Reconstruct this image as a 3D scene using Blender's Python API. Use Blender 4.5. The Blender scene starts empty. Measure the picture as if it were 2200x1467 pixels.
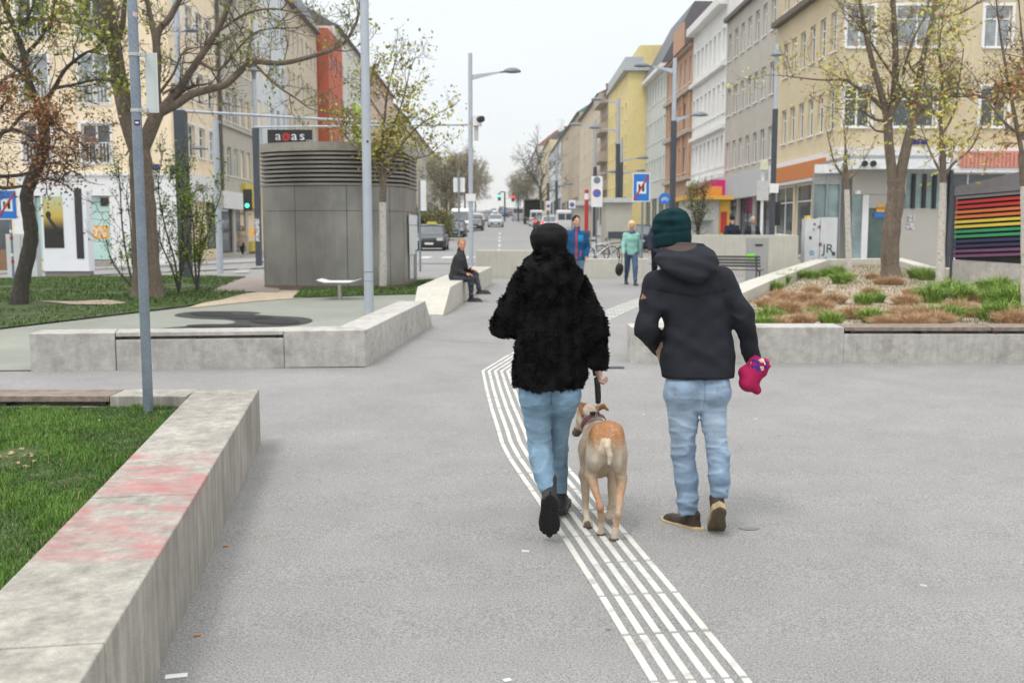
import bpy, bmesh, math, random
import numpy as np
from mathutils import Vector, Matrix
random.seed(7); RNG = np.random.default_rng(7)
SC = bpy.context.scene; COL = SC.collection
# ------------------------------------------------------------------ camera model
F = 2140.0; CX = 1100.0; CY = 733.5; CAMZ = 1.75
TH = math.atan(233.5 / F); CT, ST = math.cos(TH), math.sin(TH)
def ray(px, py):
    u = (px - CX) / F; v = (CY - py) / F
    return u, CT + v * ST, -ST + v * CT
def at(px, py, Y):
    a, b, c = ray(px, py); t = Y / b
    return Vector((a * t, Y, CAMZ + c * t))
GT = ([-30, 0, 4, 12, 20, 27, 61, 122, 300, 600, 1200], [-.1, -.03, 0, .13, .33, .42, .74, 2.5, 8.0, 15.2, 29])
def sstep(a, b, x):
    t = min(1, max(0, (x - a) / (b - a))); return t
def G(x, y):
    z = float(np.interp(y, GT[0], GT[1]))
    return z - .045 * min(16, max(0, -x - 7)) * sstep(24, 38, y)
def gp(px, py, dz=0.0):
    a, b, c = ray(px, py)
    lo, hi = 1.0, None
    t = 1.0
    while t < 1500:
        if CAMZ + c * t - G(a * t, b * t) - dz < 0: hi = t; break
        lo = t; t *= 1.03
    if hi is None: hi = 1500
    for _ in range(40):
        m = .5 * (lo + hi)
        if CAMZ + c * m - G(a * m, b * m) - dz < 0: hi = m
        else: lo = m
    return Vector((a * lo, b * lo, CAMZ + c * lo))
def gpt(x, y, dz=0): return Vector((x, y, G(x, y) + dz))
# ------------------------------------------------------------------ objects
def tag(o, label=None, cat=None, group=None, kind=None):
    if label: o['label'] = label
    if cat: o['category'] = cat
    if group: o['group'] = group
    if kind: o['kind'] = kind
    return o
def thing(name, label, cat, loc=(0, 0, 0), rz=0.0, group=None):
    o = bpy.data.objects.new(name, None); COL.objects.link(o)
    o.location = loc; o.rotation_euler = (0, 0, rz); o.empty_display_size = .1
    return tag(o, label, cat, group)
def kids(o): return [c for c in bpy.data.objects if c.parent == o]
def copy_tree(o, parent=None):
    c = o.copy(); COL.objects.link(c)
    if parent is not None: c.parent = parent
    for ch in [x for x in list(o.children)]: copy_tree(ch, c)
    return c
class MB:
    def __init__(s): s.v = []; s.f = []; s.m = []; s.uv = None
    def add(s, vs, fs, mi=0):
        n = len(s.v); s.v += [tuple(v) for v in vs]
        s.f += [tuple(i + n for i in f) for f in fs]; s.m += [mi] * len(fs); return s
    def box(s, c, d, rz=0, mi=0, taper=1.0):
        hx, hy, hz = d[0] / 2, d[1] / 2, d[2] / 2; cr, sr = math.cos(rz), math.sin(rz); vs = []
        for z in (-1, 1):
            k = taper if z > 0 else 1
            for x, y in ((-1, -1), (1, -1), (1, 1), (-1, 1)):
                X, Y = x * hx * k, y * hy * k
                vs.append((c[0] + X * cr - Y * sr, c[1] + X * sr + Y * cr, c[2] + z * hz))
        return s.add(vs, [(3, 2, 1, 0), (4, 5, 6, 7), (0, 1, 5, 4), (1, 2, 6, 5), (2, 3, 7, 6), (3, 0, 4, 7)], mi)
    def bb(s, a, b, mi=0):
        return s.box([(a[i] + b[i]) / 2 for i in range(3)], [abs(b[i] - a[i]) for i in range(3)], 0, mi)
    def hexa(s, bot, top, mi=0):
        n = len(bot); vs = list(bot) + list(top)
        fs = [tuple(reversed(range(n))), tuple(range(n, 2 * n))] + [(i, (i + 1) % n, n + (i + 1) % n, n + i) for i in range(n)]
        return s.add(vs, fs, mi)
    def prism(s, poly, z0, z1, mi=0):
        return s.hexa([(p[0], p[1], z0) for p in poly], [(p[0], p[1], z1) for p in poly], mi)
    def tube(s, pts, rs, n=8, mi=0, cap=True):
        pts = [Vector(p) for p in pts]
        if not hasattr(rs, '__len__'): rs = [rs] * len(pts)
        base = len(s.v); up = None; L = len(pts)
        for i, p in enumerate(pts):
            t = (pts[min(i + 1, L - 1)] - pts[max(i - 1, 0)])
            t = t.normalized() if t.length > 1e-9 else Vector((0, 0, 1))
            if up is None:
                up = Vector((0, 0, 1)) if abs(t.z) < .9 else Vector((1, 0, 0))
            a = t.cross(up)
            a = a.normalized() if a.length > 1e-6 else t.orthogonal().normalized()
            b = a.cross(t); up = b if abs(t.z) >= .0 else up
            for k in range(n):
                an = 2 * math.pi * k / n
                q = p + (a * math.cos(an) + b * math.sin(an)) * rs[i]; s.v.append(tuple(q))
        for i in range(L - 1):
            for k in range(n):
                k2 = (k + 1) % n
                s.f.append((base + i * n + k, base + i * n + k2, base + (i + 1) * n + k2, base + (i + 1) * n + k)); s.m.append(mi)
        if cap:
            s.f.append(tuple(base + k for k in reversed(range(n)))); s.m.append(mi)
            s.f.append(tuple(base + (L - 1) * n + k for k in range(n))); s.m.append(mi)
        return s
    def cyl(s, p0, p1, r0, r1=None, n=16, mi=0): return s.tube([p0, p1], [r0, r0 if r1 is None else r1], n, mi)
    def lathe(s, c, prof, n=16, mi=0, sx=1, sy=1):
        base = len(s.v)
        for r, z in prof:
            for k in range(n):
                a = 2 * math.pi * k / n; s.v.append((c[0] + r * sx * math.cos(a), c[1] + r * sy * math.sin(a), c[2] + z))
        for i in range(len(prof) - 1):
            for k in range(n):
                k2 = (k + 1) % n
                s.f.append((base + i * n + k, base + i * n + k2, base + (i + 1) * n + k2, base + (i + 1) * n + k)); s.m.append(mi)
        s.f.append(tuple(base + k for k in reversed(range(n)))); s.m.append(mi)
        s.f.append(tuple(base + (len(prof) - 1) * n + k for k in range(n))); s.m.append(mi)
        return s
    def disc(s, c, r, nrm='y', t=.01, n=24, mi=0):
        d = {'y': (0, t / 2, 0), 'x': (t / 2, 0, 0), 'z': (0, 0, t / 2)}[nrm]
        return s.cyl([c[i] - d[i] for i in range(3)], [c[i] + d[i] for i in range(3)], r, r, n, mi)
    def ell(s, c, r, n=12, m=8, mi=0):
        prof = [(math.sin(math.pi * (i + .02) / (m + .04)), -math.cos(math.pi * (i + .02) / (m + .04)) * r[2]) for i in range(m + 1)]
        return s.lathe(c, prof, n, mi, r[0], r[1])
    def quad(s, a, b, c, d, mi=0): return s.add([a, b, c, d], [(0, 1, 2, 3)], mi)
    def build(s, name, mats, parent=None, world=False, smooth=False, loc=None, rot=None, cols=None, auto=None):
        v = np.array(s.v, dtype=np.float64).reshape(-1, 3)
        off = None
        if parent is None and world:
            off = np.array([(v[:, 0].min() + v[:, 0].max()) / 2, (v[:, 1].min() + v[:, 1].max()) / 2, v[:, 2].min()])
        elif parent is not None and world: off = np.array(parent.location)
        if off is not None: v = v - off
        me = bpy.data.meshes.new(name); me.from_pydata(v.tolist(), [], s.f)
        if not isinstance(mats, (list, tuple)): mats = [mats]
        for m in mats: me.materials.append(m)
        if len(mats) > 1: me.polygons.foreach_set('material_index', s.m)
        if smooth: me.polygons.foreach_set('use_smooth', [True] * len(s.f))
        if auto: sharp(me, auto)
        me.update()
        o = bpy.data.objects.new(name, me); COL.objects.link(o)
        if parent is not None: o.parent = parent
        elif off is not None: o.location = off
        if loc is not None: o.location = loc
        if rot is not None: o.rotation_euler = rot
        return o
def sharp(me, deg=35):
    me.polygons.foreach_set('use_smooth', [True] * len(me.polygons)); me.set_sharp_from_angle(angle=math.radians(deg))
def npmesh(name, V, Fq, mats, parent=None, smooth=True, cols=None, loc=None, midx=None):
    """V (N,3), Fq (M,k) fast mesh"""
    me = bpy.data.meshes.new(name); V = np.asarray(V, np.float32); Fq = np.asarray(Fq, np.int32)
    k = Fq.shape[1]; me.vertices.add(len(V)); me.vertices.foreach_set('co', V.ravel())
    me.loops.add(len(Fq) * k); me.loops.foreach_set('vertex_index', Fq.ravel())
    me.polygons.add(len(Fq)); me.polygons.foreach_set('loop_start', np.arange(len(Fq), dtype=np.int32) * k)
    me.polygons.foreach_set('use_smooth', np.full(len(Fq), smooth))
    if not isinstance(mats, (list, tuple)): mats = [mats]
    for m in mats: me.materials.append(m)
    if midx is not None: me.polygons.foreach_set('material_index', np.asarray(midx, np.int32))
    if cols is not None:
        at_ = me.color_attributes.new('Col', 'FLOAT_COLOR', 'POINT')
        c4 = np.ones((len(V), 4), np.float32); c4[:, :3] = cols; at_.data.foreach_set('color', c4.ravel())
    me.update(calc_edges=True); me.validate()
    o = bpy.data.objects.new(name, me); COL.objects.link(o)
    if parent is not None: o.parent = parent
    if loc is not None: o.location = loc
    return o
# ------------------------------------------------------------------ materials
_M = {}
def mat(name, col=(.5, .5, .5), rough=.8, var=.12, scale=8.0, bump=.0, bscale=60.0, metal=0.0, streak=0.0, dirt=None, spec=.5,
        emit=None, attr=False, coord='Object', speck=0.0, sscale=400.0, alpha=1.0, big=0.0, bigscale=.6, trans=0.0, fine=0.0, coat=0.0):
    if name in _M: return _M[name]
    m = bpy.data.materials.new(name); m.use_nodes = True; nt = m.node_tree; N = nt.nodes; L = nt.links
    b = N['Principled BSDF']; b.inputs['Roughness'].default_value = rough; b.inputs['Metallic'].default_value = metal
    b.inputs['Specular IOR Level'].default_value = spec
    if coat: b.inputs['Coat Weight'].default_value = coat; b.inputs['Coat Roughness'].default_value = .05
    tc = N.new('ShaderNodeTexCoord'); src = tc.outputs[coord]
    if coord == 'World':
        pass
    def rgb(c):
        n = N.new('ShaderNodeRGB'); n.outputs[0].default_value = (*c, 1); return n.outputs[0]
    if attr:
        a = N.new('ShaderNodeAttribute'); a.attribute_name = 'Col'; cur = a.outputs['Color']
    else: cur = rgb(col)
    def noise(sc, det=4, rg=.6, vec=None):
        n = N.new('ShaderNodeTexNoise'); n.inputs['Scale'].default_value = sc; n.inputs['Detail'].default_value = det
        n.inputs['Roughness'].default_value = rg; L.new(vec or src, n.inputs['Vector']); return n.outputs['Fac']
    def mulmix(cur, fac, lo, hi, a=.3, b_=.7):
        mr = N.new('ShaderNodeMapRange'); mr.inputs[1].default_value = a; mr.inputs[2].default_value = b_
        mr.inputs[3].default_value = lo; mr.inputs[4].default_value = hi; L.new(fac, mr.inputs[0])
        mx = N.new('ShaderNodeVectorMath'); mx.operation = 'SCALE'; L.new(cur, mx.inputs[0]); L.new(mr.outputs[0], mx.inputs['Scale']); return mx.outputs[0]
    if var: cur = mulmix(cur, noise(scale), 1 - var, 1 + var)
    if big: cur = mulmix(cur, noise(bigscale, 3, .5), 1 - big, 1 + big)
    if fine: cur = mulmix(cur, noise(bscale, 2, .5), 1 - fine, 1 + fine)
    if speck: cur = mulmix(cur, noise(sscale, 2, .9), 1 - speck, 1 + speck, .35, .65)
    if streak:
        mp = N.new('ShaderNodeMapping'); mp.inputs['Scale'].default_value = (9, 9, .7); L.new(src, mp.inputs[0])
        cur = mulmix(cur, noise(1.4, 6, .7, mp.outputs[0]), 1 - streak, 1 + streak * .5)
    if dirt:
        dc, ds, amt = dirt; mr = N.new('ShaderNodeMapRange'); mr.inputs[1].default_value = .52; mr.inputs[2].default_value = .72
        mr.inputs[4].default_value = amt; L.new(noise(ds, 5, .65), mr.inputs[0])
        mx = N.new('ShaderNodeMix'); mx.data_type = 'RGBA'; L.new(mr.outputs[0], mx.inputs[0]); L.new(cur, mx.inputs[6]); mx.inputs[7].default_value = (*dc, 1); cur = mx.outputs[2]
    L.new(cur, b.inputs['Base Color'])
    if bump:
        bn = N.new('ShaderNodeBump'); bn.inputs['Strength'].default_value = bump; bn.inputs['Distance'].default_value = .02
        L.new(noise(bscale, 3, .6), bn.inputs['Height']); L.new(bn.outputs[0], b.inputs['Normal'])
    if emit: b.inputs['Emission Color'].default_value = (*emit[0], 1); b.inputs['Emission Strength'].default_value = emit[1]
    if trans: b.inputs['Transmission Weight'].default_value = trans
    if alpha < 1: b.inputs['Alpha'].default_value = alpha
    _M[name] = m; return m
def cr(r, g, b):   # sRGB 0-255 -> linear
    f = lambda c: (c / 255 / 12.92) if c / 255 <= .04045 else ((c / 255 + .055) / 1.055) ** 2.4
    return (f(r), f(g), f(b))
# ------------------------------------------------------------------ text
def text_mesh(body, size, ext=.003, align='CENTER'):
    c = bpy.data.curves.new('t', 'FONT'); c.body = body; c.size = size; c.extrude = ext; c.align_x = align; c.align_y = 'CENTER'
    o = bpy.data.objects.new('t', c); COL.objects.link(o)
    dg = bpy.context.evaluated_depsgraph_get(); me = bpy.data.meshes.new_from_object(o.evaluated_get(dg))
    vs = [tuple(v.co) for v in me.vertices]; fs = [tuple(p.vertices) for p in me.polygons]
    bpy.data.objects.remove(o); bpy.data.curves.remove(c); bpy.data.meshes.remove(me)
    return vs, fs
def letters(name, body, size, m, parent, org, ud=(1, 0, 0), vd=(0, 0, 1), ext=.004, align='CENTER', sx=1.0):
    vs, fs = text_mesh(body, size, ext, align); u = Vector(ud).normalized(); v = Vector(vd).normalized(); w = u.cross(v); org = Vector(org)
    mb = MB(); mb.add([org + u * a * sx + v * b + w * c for a, b, c in vs], fs)
    return mb.build(name, m, parent)
# ------------------------------------------------------------------ sdf + surface nets
def smin(a, b, k):
    h = np.clip(.5 + .5 * (b - a) / k, 0, 1); return b * (1 - h) + a * h - k * h * (1 - h)
def rcone(P, a, b, r1, r2):
    a = np.asarray(a, np.float32); b = np.asarray(b, np.float32); ba = b - a; L2 = max(1e-9, float(ba @ ba))
    t = np.clip(((P - a) @ ba) / L2, 0, 1); return np.linalg.norm(P - a - t[:, None] * ba, axis=1) - (r1 + (r2 - r1) * t)
def sell(P, c, r, R=None):
    q = P - np.asarray(c, np.float32)
    if R is not None: q = q @ np.asarray(R, np.float32)
    r = np.asarray(r, np.float32); k0 = np.linalg.norm(q / r, axis=1); k1 = np.linalg.norm(q / (r * r), axis=1) + 1e-6
    return k0 * (k0 - 1) / k1
def stack(P, rows, e=2.0, cap=True):
    """rows: (z,cx,cy,rx,ry) ascending z"""
    R = np.array(rows, np.float32); z = P[:, 2]; zz = np.clip(z, R[0, 0], R[-1, 0])
    cx, cy, rx, ry = [np.interp(zz, R[:, 0], R[:, i]) for i in (1, 2, 3, 4)]
    qx = np.abs((P[:, 0] - cx) / rx); qy = np.abs((P[:, 1] - cy) / ry)
    k = (qx ** e + qy ** e + 1e-9) ** (1 / e); d = (k - 1) * np.minimum(rx, ry)
    if cap: d = np.maximum(d, np.maximum(z - R[-1, 0], R[0, 0] - z))
    return d
def wob(P, seed, freq, n=6):
    r = np.random.default_rng(seed); o = np.zeros(len(P), np.float32)
    for i in range(n):
        d = r.normal(size=3); d /= np.linalg.norm(d); o += np.sin((P @ d.astype(np.float32)) * freq * r.uniform(.6, 1.5) + r.uniform(0, 6.28))
    return o / n ** .5
def rdg(P, seed, freq, n=6):
    w = wob(P, seed, freq, n); return (1 - np.minimum(1, np.abs(w) * 1.5)) ** 1.5 - .3
def nets(fn, lo, hi, res):
    lo = np.array(lo, np.float32); hi = np.array(hi, np.float32); n = np.maximum(4, np.ceil((hi - lo) / res).astype(int) + 1)
    ax = [lo[i] + np.arange(n[i], dtype=np.float32) * res for i in range(3)]
    Gx, Gy, Gz = np.meshgrid(*ax, indexing='ij'); P = np.stack([Gx.ravel(), Gy.ravel(), Gz.ravel()], 1)
    D = np.empty(len(P), np.float32)
    for i in range(0, len(P), 400000): D[i:i + 400000] = fn(P[i:i + 400000])
    D = D.reshape(n); ins = D < 0
    c = np.zeros(tuple(n - 1), np.int8)
    for dx in (0, 1):
        for dy in (0, 1):
            for dz in (0, 1): c += ins[dx:n[0] - 1 + dx, dy:n[1] - 1 + dy, dz:n[2] - 1 + dz]
    act = (c > 0) & (c < 8); I, J, K = np.nonzero(act); idx = -np.ones(c.shape, np.int32); idx[I, J, K] = np.arange(len(I))
    acc = np.zeros((len(I), 3), np.float64); cnt = np.zeros(len(I))
    corners = [(x, y, z) for x in (0, 1) for y in (0, 1) for z in (0, 1)]
    for a in corners:
        for ax_ in range(3):
            if a[ax_] == 0:
                b = list(a); b[ax_] = 1
                da = D[I + a[0], J + a[1], K + a[2]]; db = D[I + b[0], J + b[1], K + b[2]]; m = (da < 0) != (db < 0)
                t = np.where(m, da / np.where(np.abs(da - db) < 1e-12, 1, da - db), 0)
                pos = np.tile(np.array(a, float), (len(I), 1)); pos[:, ax_] += t
                acc[m] += pos[m]; cnt[m] += 1
    V = (acc / cnt[:, None] + np.stack([I, J, K], 1)) * res + lo
    Q = []
    for ax_ in range(3):
        s0 = [slice(1, n[i] - 1) for i in range(3)]; s0[ax_] = slice(0, n[ax_] - 1); s1 = list(s0); s1[ax_] = slice(1, n[ax_])
        a_ = ins[tuple(s0)]; b_ = ins[tuple(s1)]; i, j, k = np.nonzero(a_ != b_); fl = a_[i, j, k]
        p = [i, j, k]; p = [p[q] + (0 if q == ax_ else 1) for q in range(3)]
        o1, o2 = [(1, 2), (2, 0), (0, 1)][ax_]
        def cell(d1, d2):
            q = [p[0].copy(), p[1].copy(), p[2].copy()]; q[o1] = q[o1] - d1; q[o2] = q[o2] - d2; return idx[q[0], q[1], q[2]]
        A, B, C, Dd = cell(1, 1), cell(0, 1), cell(0, 0), cell(1, 0)
        q = np.stack([A, B, C, Dd], 1); q[~fl] = q[~fl][:, ::-1]; Q.append(q)
    return V.astype(np.float32), np.concatenate(Q).astype(np.int32)
def joinm(parts):
    Vs, Fs, Cs = [], [], []; n = 0
    for V, Fq, C in parts:
        Vs.append(V); Fs.append(Fq + n); Cs.append(C if getattr(C, 'ndim', 0) == 2 else np.tile(np.array(C, np.float32), (len(V), 1))); n += len(V)
    return np.concatenate(Vs), np.concatenate(Fs), np.concatenate(Cs)
# ------------------------------------------------------------------ ground sheets
def sheet(name, poly, lift, m, kind='structure', cell=2.0, label=None, cat=None, skirt=0.0, group=None):
    bm = bmesh.new(); vs = [bm.verts.new((p[0], p[1], 0)) for p in poly]; bm.faces.new(vs)
    xs = [p[0] for p in poly]; ys = [p[1] for p in poly]
    cuts = sorted(set([c for c in GT[0] if min(ys) < c < max(ys)] + [24, 38] + list(np.arange(24, 38, 2))))
    if max(ys) - min(ys) < 60: cuts = sorted(set(cuts) | set(np.arange(math.ceil(min(ys)), max(ys), cell)))
    for c in cuts:
        if min(ys) < c < max(ys): bmesh.ops.bisect_plane(bm, geom=bm.verts[:] + bm.edges[:] + bm.faces[:], plane_co=(0, c, 0), plane_no=(0, 1, 0))
    for c in (-23, -19, -15, -11, -7):
        if min(xs) < c < max(xs): bmesh.ops.bisect_plane(bm, geom=bm.verts[:] + bm.edges[:] + bm.faces[:], plane_co=(c, 0, 0), plane_no=(1, 0, 0))
    for v in bm.verts: v.co.z = G(v.co.x, v.co.y) + lift
    if skirt:
        be = [e for e in bm.edges if len(e.link_faces) == 1]
        r = bmesh.ops.extrude_edge_only(bm, edges=be)
        for v in [g for g in r['geom'] if isinstance(g, bmesh.types.BMVert)]: v.co.z -= skirt
    bmesh.ops.triangulate(bm, faces=bm.faces[:]); bmesh.ops.recalc_face_normals(bm, faces=bm.faces[:])
    me = bpy.data.meshes.new(name); bm.to_mesh(me); bm.free(); me.materials.append(m)
    if len(me.polygons) and sum(p.normal.z for p in me.polygons) < 0: me.flip_normals()
    o = bpy.data.objects.new(name, me); COL.objects.link(o)
    return tag(o, label, cat, group, kind)
def gpoly(px): return [gp(*p)[:2] for p in px]
# ------------------------------------------------------------------ world, light, camera
w = bpy.data.worlds.new('World'); SC.world = w; w.use_nodes = True; nt = w.node_tree; N = nt.nodes; L = nt.links
bg = N['Background']; sky = N.new('ShaderNodeTexSky'); sky.sky_type = 'NISHITA'; sky.sun_disc = False
SUN_EL, SUN_AZ = math.radians(62), math.radians(215)
sky.sun_elevation = SUN_EL; sky.sun_rotation = SUN_AZ; sky.dust_density = 4; sky.air_density = 1.0
tc = N.new('ShaderNodeTexCoord'); sp = N.new('ShaderNodeSeparateXYZ'); L.new(tc.outputs['Generated'], sp.inputs[0])
rp = N.new('ShaderNodeValToRGB'); L.new(sp.outputs['Z'], rp.inputs[0]); e = rp.color_ramp.elements
e[0].position = 0.0; e[0].color = (.93, .93, .89, 1); e[1].position = 1.0; e[1].color = (2.1, 2.12, 2.15, 1)
for p, c in ((.04, (.93, .935, .91)), (.10, (.885, .935, .955)), (.25, (.89, .945, .97)), (.4, (1.2, 1.23, 1.26))):
    q = e.new(p); q.color = (*c, 1)
nz = N.new('ShaderNodeTexNoise'); nz.inputs['Scale'].default_value = 2.2; nz.inputs['Detail'].default_value = 5
mp = N.new('ShaderNodeMapping'); mp.inputs['Scale'].default_value = (1, 1, 4); L.new(tc.outputs['Generated'], mp.inputs[0]); L.new(mp.outputs[0], nz.inputs['Vector'])
mr = N.new('ShaderNodeMapRange'); mr.inputs[1].default_value = .3; mr.inputs[2].default_value = .7; mr.inputs[3].default_value = .97; mr.inputs[4].default_value = 1.03; L.new(nz.outputs['Fac'], mr.inputs[0])
vm = N.new('ShaderNodeVectorMath'); vm.operation = 'SCALE'; L.new(rp.outputs[0], vm.inputs[0]); L.new(mr.outputs[0], vm.inputs['Scale'])
ns = N.new('ShaderNodeVectorMath'); ns.operation = 'SCALE'; L.new(sky.outputs[0], ns.inputs[0]); ns.inputs['Scale'].default_value = .005
ad = N.new('ShaderNodeVectorMath'); ad.operation = 'ADD'; L.new(vm.outputs[0], ad.inputs[0]); L.new(ns.outputs[0], ad.inputs[1])
L.new(ad.outputs[0], bg.inputs['Color']); bg.inputs['Strength'].default_value = 1.0
sl = bpy.data.lights.new('sun', 'SUN'); sl.energy = 1.5; sl.angle = math.radians(14); sl.color = (1, .96, .9)
so = bpy.data.objects.new('sun', sl); COL.objects.link(so)
dv = Vector((math.sin(SUN_AZ) * math.cos(SUN_EL), math.cos(SUN_AZ) * math.cos(SUN_EL), math.sin(SUN_EL)))
so.rotation_euler = (-dv).to_track_quat('-Z', 'Y').to_euler(); so.location = (0, 0, 60)
SC.view_settings.view_transform = 'Standard'; SC.view_settings.look = 'None'; SC.view_settings.exposure = 0.07; SC.view_settings.gamma = 1
cd = bpy.data.cameras.new('camera'); co = bpy.data.objects.new('camera', cd); COL.objects.link(co)
co.location = (0, 0, CAMZ); co.rotation_euler = (math.pi / 2 - TH, 0, 0); cd.sensor_width = 36; cd.lens = F / 2200 * 36
cd.clip_end = 3000; cd.clip_start = .05; cd.dof.use_dof = True; cd.dof.focus_distance = 5.9; cd.dof.aperture_fstop = 3.2
SC.camera = co
# ------------------------------------------------------------------ shared materials
M_ASPH = mat('plaza_asphalt', (.246, .241, .234), .9, .05, 3, .4, 170, speck=.38, sscale=95, big=.05, bigscale=.5, dirt=((.17, .168, .172), 1.3, .28), fine=.16)
M_ROAD = mat('road_asphalt', (.25, .25, .25), .9, .08, 1.5, .2, 150, speck=.15, sscale=90, big=.08, bigscale=.2)
M_PAVE = mat('pavement', (.30, .295, .285), .9, .08, 2, .2, 120, speck=.12, sscale=90, big=.1, bigscale=.3)
M_WHITE = mat('white_marking', (.54, .54, .50), .8, .12, 14, .15, 200, speck=.16, dirt=((.27, .26, .24), 7, .9))
M_CONC = mat('concrete', (.41, .395, .365), .88, .16, 9, .25, 90, streak=.14, speck=.2, sscale=120, big=.1, dirt=((.2, .185, .17), 3.0, .6))
M_CONCL = mat('pale_concrete', (.50, .48, .42), .88, .08, 3, .2, 60, streak=.12, speck=.06, dirt=((.3, .28, .24), 1.5, .4))
M_STAIN = None
M_RUBBER = mat('green_rubber', (.235, .245, .208), .95, .06, 2, .2, 150, speck=.14, sscale=120, big=.08, dirt=((.17, .17, .14), .8, .4))
M_SAND = mat('sandy_soil', (.42, .34, .25), .95, .2, 5, .5, 60, speck=.2, sscale=80)
M_SOIL = mat('bed_soil', (.38, .30, .24), .95, .25, 6, .6, 50, speck=.25, sscale=60)
M_LAWN = mat('lawn_soil', (.05, .078, .018), .95, .4, 4, .5, 40, speck=.3, sscale=60)
M_GALV = mat('galvanised_steel', (.22, .26, .31), .45, .12, 9, .05, 80, metal=.55, fine=.14)
M_LPOLE = mat('silver_painted_steel', (.42, .46, .51), .5, .06, 3, 0, metal=.3)
M_DPOLE = mat('dark_painted_steel', (.045, .055, .07), .45, .1, 3)
M_BLACK = mat('black_plastic', (.012, .012, .013), .5, .1, 9)
M_WHITEP = mat('white_paint', (.72, .72, .72), .5, .05, 3)
M_GLASS = mat('window_glass', (.06, .075, .085), .06, .2, 1.2, spec=.8, big=.3, bigscale=1.5)
M_GLASSL = mat('curtained_glass', (.30, .33, .34), .12, .3, 2.2, spec=.8, big=.2)
M_GLASSM = mat('pale_shop_glass', (.42, .60, .56), .15, .1, 1.0, spec=.8)
M_WFR = mat('white_window_frame', (.75, .75, .74), .5, .04, 5)
M_BARK = mat('bark', (.165, .130, .098), .95, .3, 18, .8, 50, streak=.3)
M_BARKD = mat('dark_bark', (.07, .06, .05), .95, .3, 18, .8, 50, streak=.3)
M_BARKW = mat('whitewashed_bark', (.52, .50, .45), .9, .12, 25, .6, 60, dirt=((.2, .17, .13), 16, .8))
def leafmat(n, c, v=.35): return mat(n, c, .7, v, 6, trans=0)
M_LG = leafmat('spring_leaf', (.13, .17, .025)); M_LY = leafmat('yellow_green_leaf', (.30, .27, .045)); M_LB = leafmat('bronze_leaf', (.115, .05, .025), .5)
M_LO = leafmat('orange_bud', (.40, .16, .06)); M_LS = leafmat('shrub_leaf', (.09, .16, .025)); M_OLIVE = leafmat('olive_leaf', (.16, .14, .07))
M_RED = mat('red_paint', (.42, .02, .02), .5, .1, 5); M_BLUE = mat('sign_blue', (.01, .16, .55), .4, .04, 5)
M_TRED = mat('rear_light', (.5, .01, .01), .3, emit=((1, .05, .03), 2.5)); M_TGRN = mat('green_signal', (.0, .4, .2), .3, emit=((.1, 1, .55), 2))
M_HEADL = mat('headlight', (.6, .6, .6), .15, .1, 5); M_TYRE = mat('tyre', (.02, .02, .02), .85); M_RIM = mat('rim', (.25, .25, .26), .35, metal=.7)
M_WOOD = mat('weathered_wood', (.24, .19, .155), .85, .25, 10, .5, 60, streak=.3)
M_STEEL = None
# ------------------------------------------------------------------ ground and sheets
def gum(m):
    nt = m.node_tree; N = nt.nodes; L = nt.links; b = N['Principled BSDF']; src = b.inputs['Base Color'].links[0].from_socket; g = N.new('ShaderNodeNewGeometry')
    for sc, th, k, rnd in ((2.6, .045, .62, .3), (7.0, .05, .8, .6), (1.3, .028, 1.7, .5)):
        v = N.new('ShaderNodeTexVoronoi'); v.inputs['Scale'].default_value = sc; L.new(g.outputs['Position'], v.inputs['Vector'])
        mr = N.new('ShaderNodeMapRange'); mr.inputs[1].default_value = th * .6; mr.inputs[2].default_value = th; mr.inputs[3].default_value = k; mr.inputs[4].default_value = 1.0; L.new(v.outputs['Distance'], mr.inputs[0])
        vm = N.new('ShaderNodeVectorMath'); vm.operation = 'SCALE'; L.new(src, vm.inputs[0]); L.new(mr.outputs[0], vm.inputs['Scale']); src = vm.outputs[0]
    # worn lighter tracks and darker repairs
    n = N.new('ShaderNodeTexNoise'); n.inputs['Scale'].default_value = .35; n.inputs['Detail'].default_value = 8; n.inputs['Roughness'].default_value = .65; n.inputs['Distortion'].default_value = 1.5; L.new(g.outputs['Position'], n.inputs['Vector'])
    mr = N.new('ShaderNodeMapRange'); mr.inputs[1].default_value = .35; mr.inputs[2].default_value = .65; mr.inputs[3].default_value = .94; mr.inputs[4].default_value = 1.05; L.new(n.outputs['Fac'], mr.inputs[0])
    vm = N.new('ShaderNodeVectorMath'); vm.operation = 'SCALE'; L.new(src, vm.inputs[0]); L.new(mr.outputs[0], vm.inputs['Scale']); L.new(vm.outputs[0], b.inputs['Base Color'])
gum(M_ASPH)
def ground():
    bm = bmesh.new()
    xs = [-700, -300, -120, -60, -40, -30, -23, -19, -15, -11, -7, 0, 7, 15, 30, 60, 120, 300, 700]
    ys = sorted(set(GT[0]) | set(range(-30, 60, 2)) | {24, 38, 70, 80, 100, 160, 200, 250, 400, 500, 800, 1000})
    vv = [[bm.verts.new((x, y, G(x, y))) for y in ys] for x in xs]
    for i in range(len(xs) - 1):
        for j in range(len(ys) - 1): bm.faces.new((vv[i][j], vv[i + 1][j], vv[i + 1][j + 1], vv[i][j + 1]))
    bmesh.ops.triangulate(bm, faces=bm.faces[:])
    me = bpy.data.meshes.new('ground'); bm.to_mesh(me); bm.free(); me.materials.append(M_ASPH)
    o = bpy.data.objects.new('ground', me); COL.objects.link(o); tag(o, kind='structure')
ground()
sheet('road', [(-7, 39), (7, 39), (6.2, 600), (-9, 600)], .02, M_ROAD)
sheet('side_road', [(-90, 37.2), (-7.02, 37.2), (-7.02, 43.5), (-90, 43.5)], .035, M_ROAD)
sheet('left_pavement', [(-15.7, 48), (-7.3, 48), (-9.3, 500), (-17, 500)], .12, M_PAVE, skirt=.12)
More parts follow.
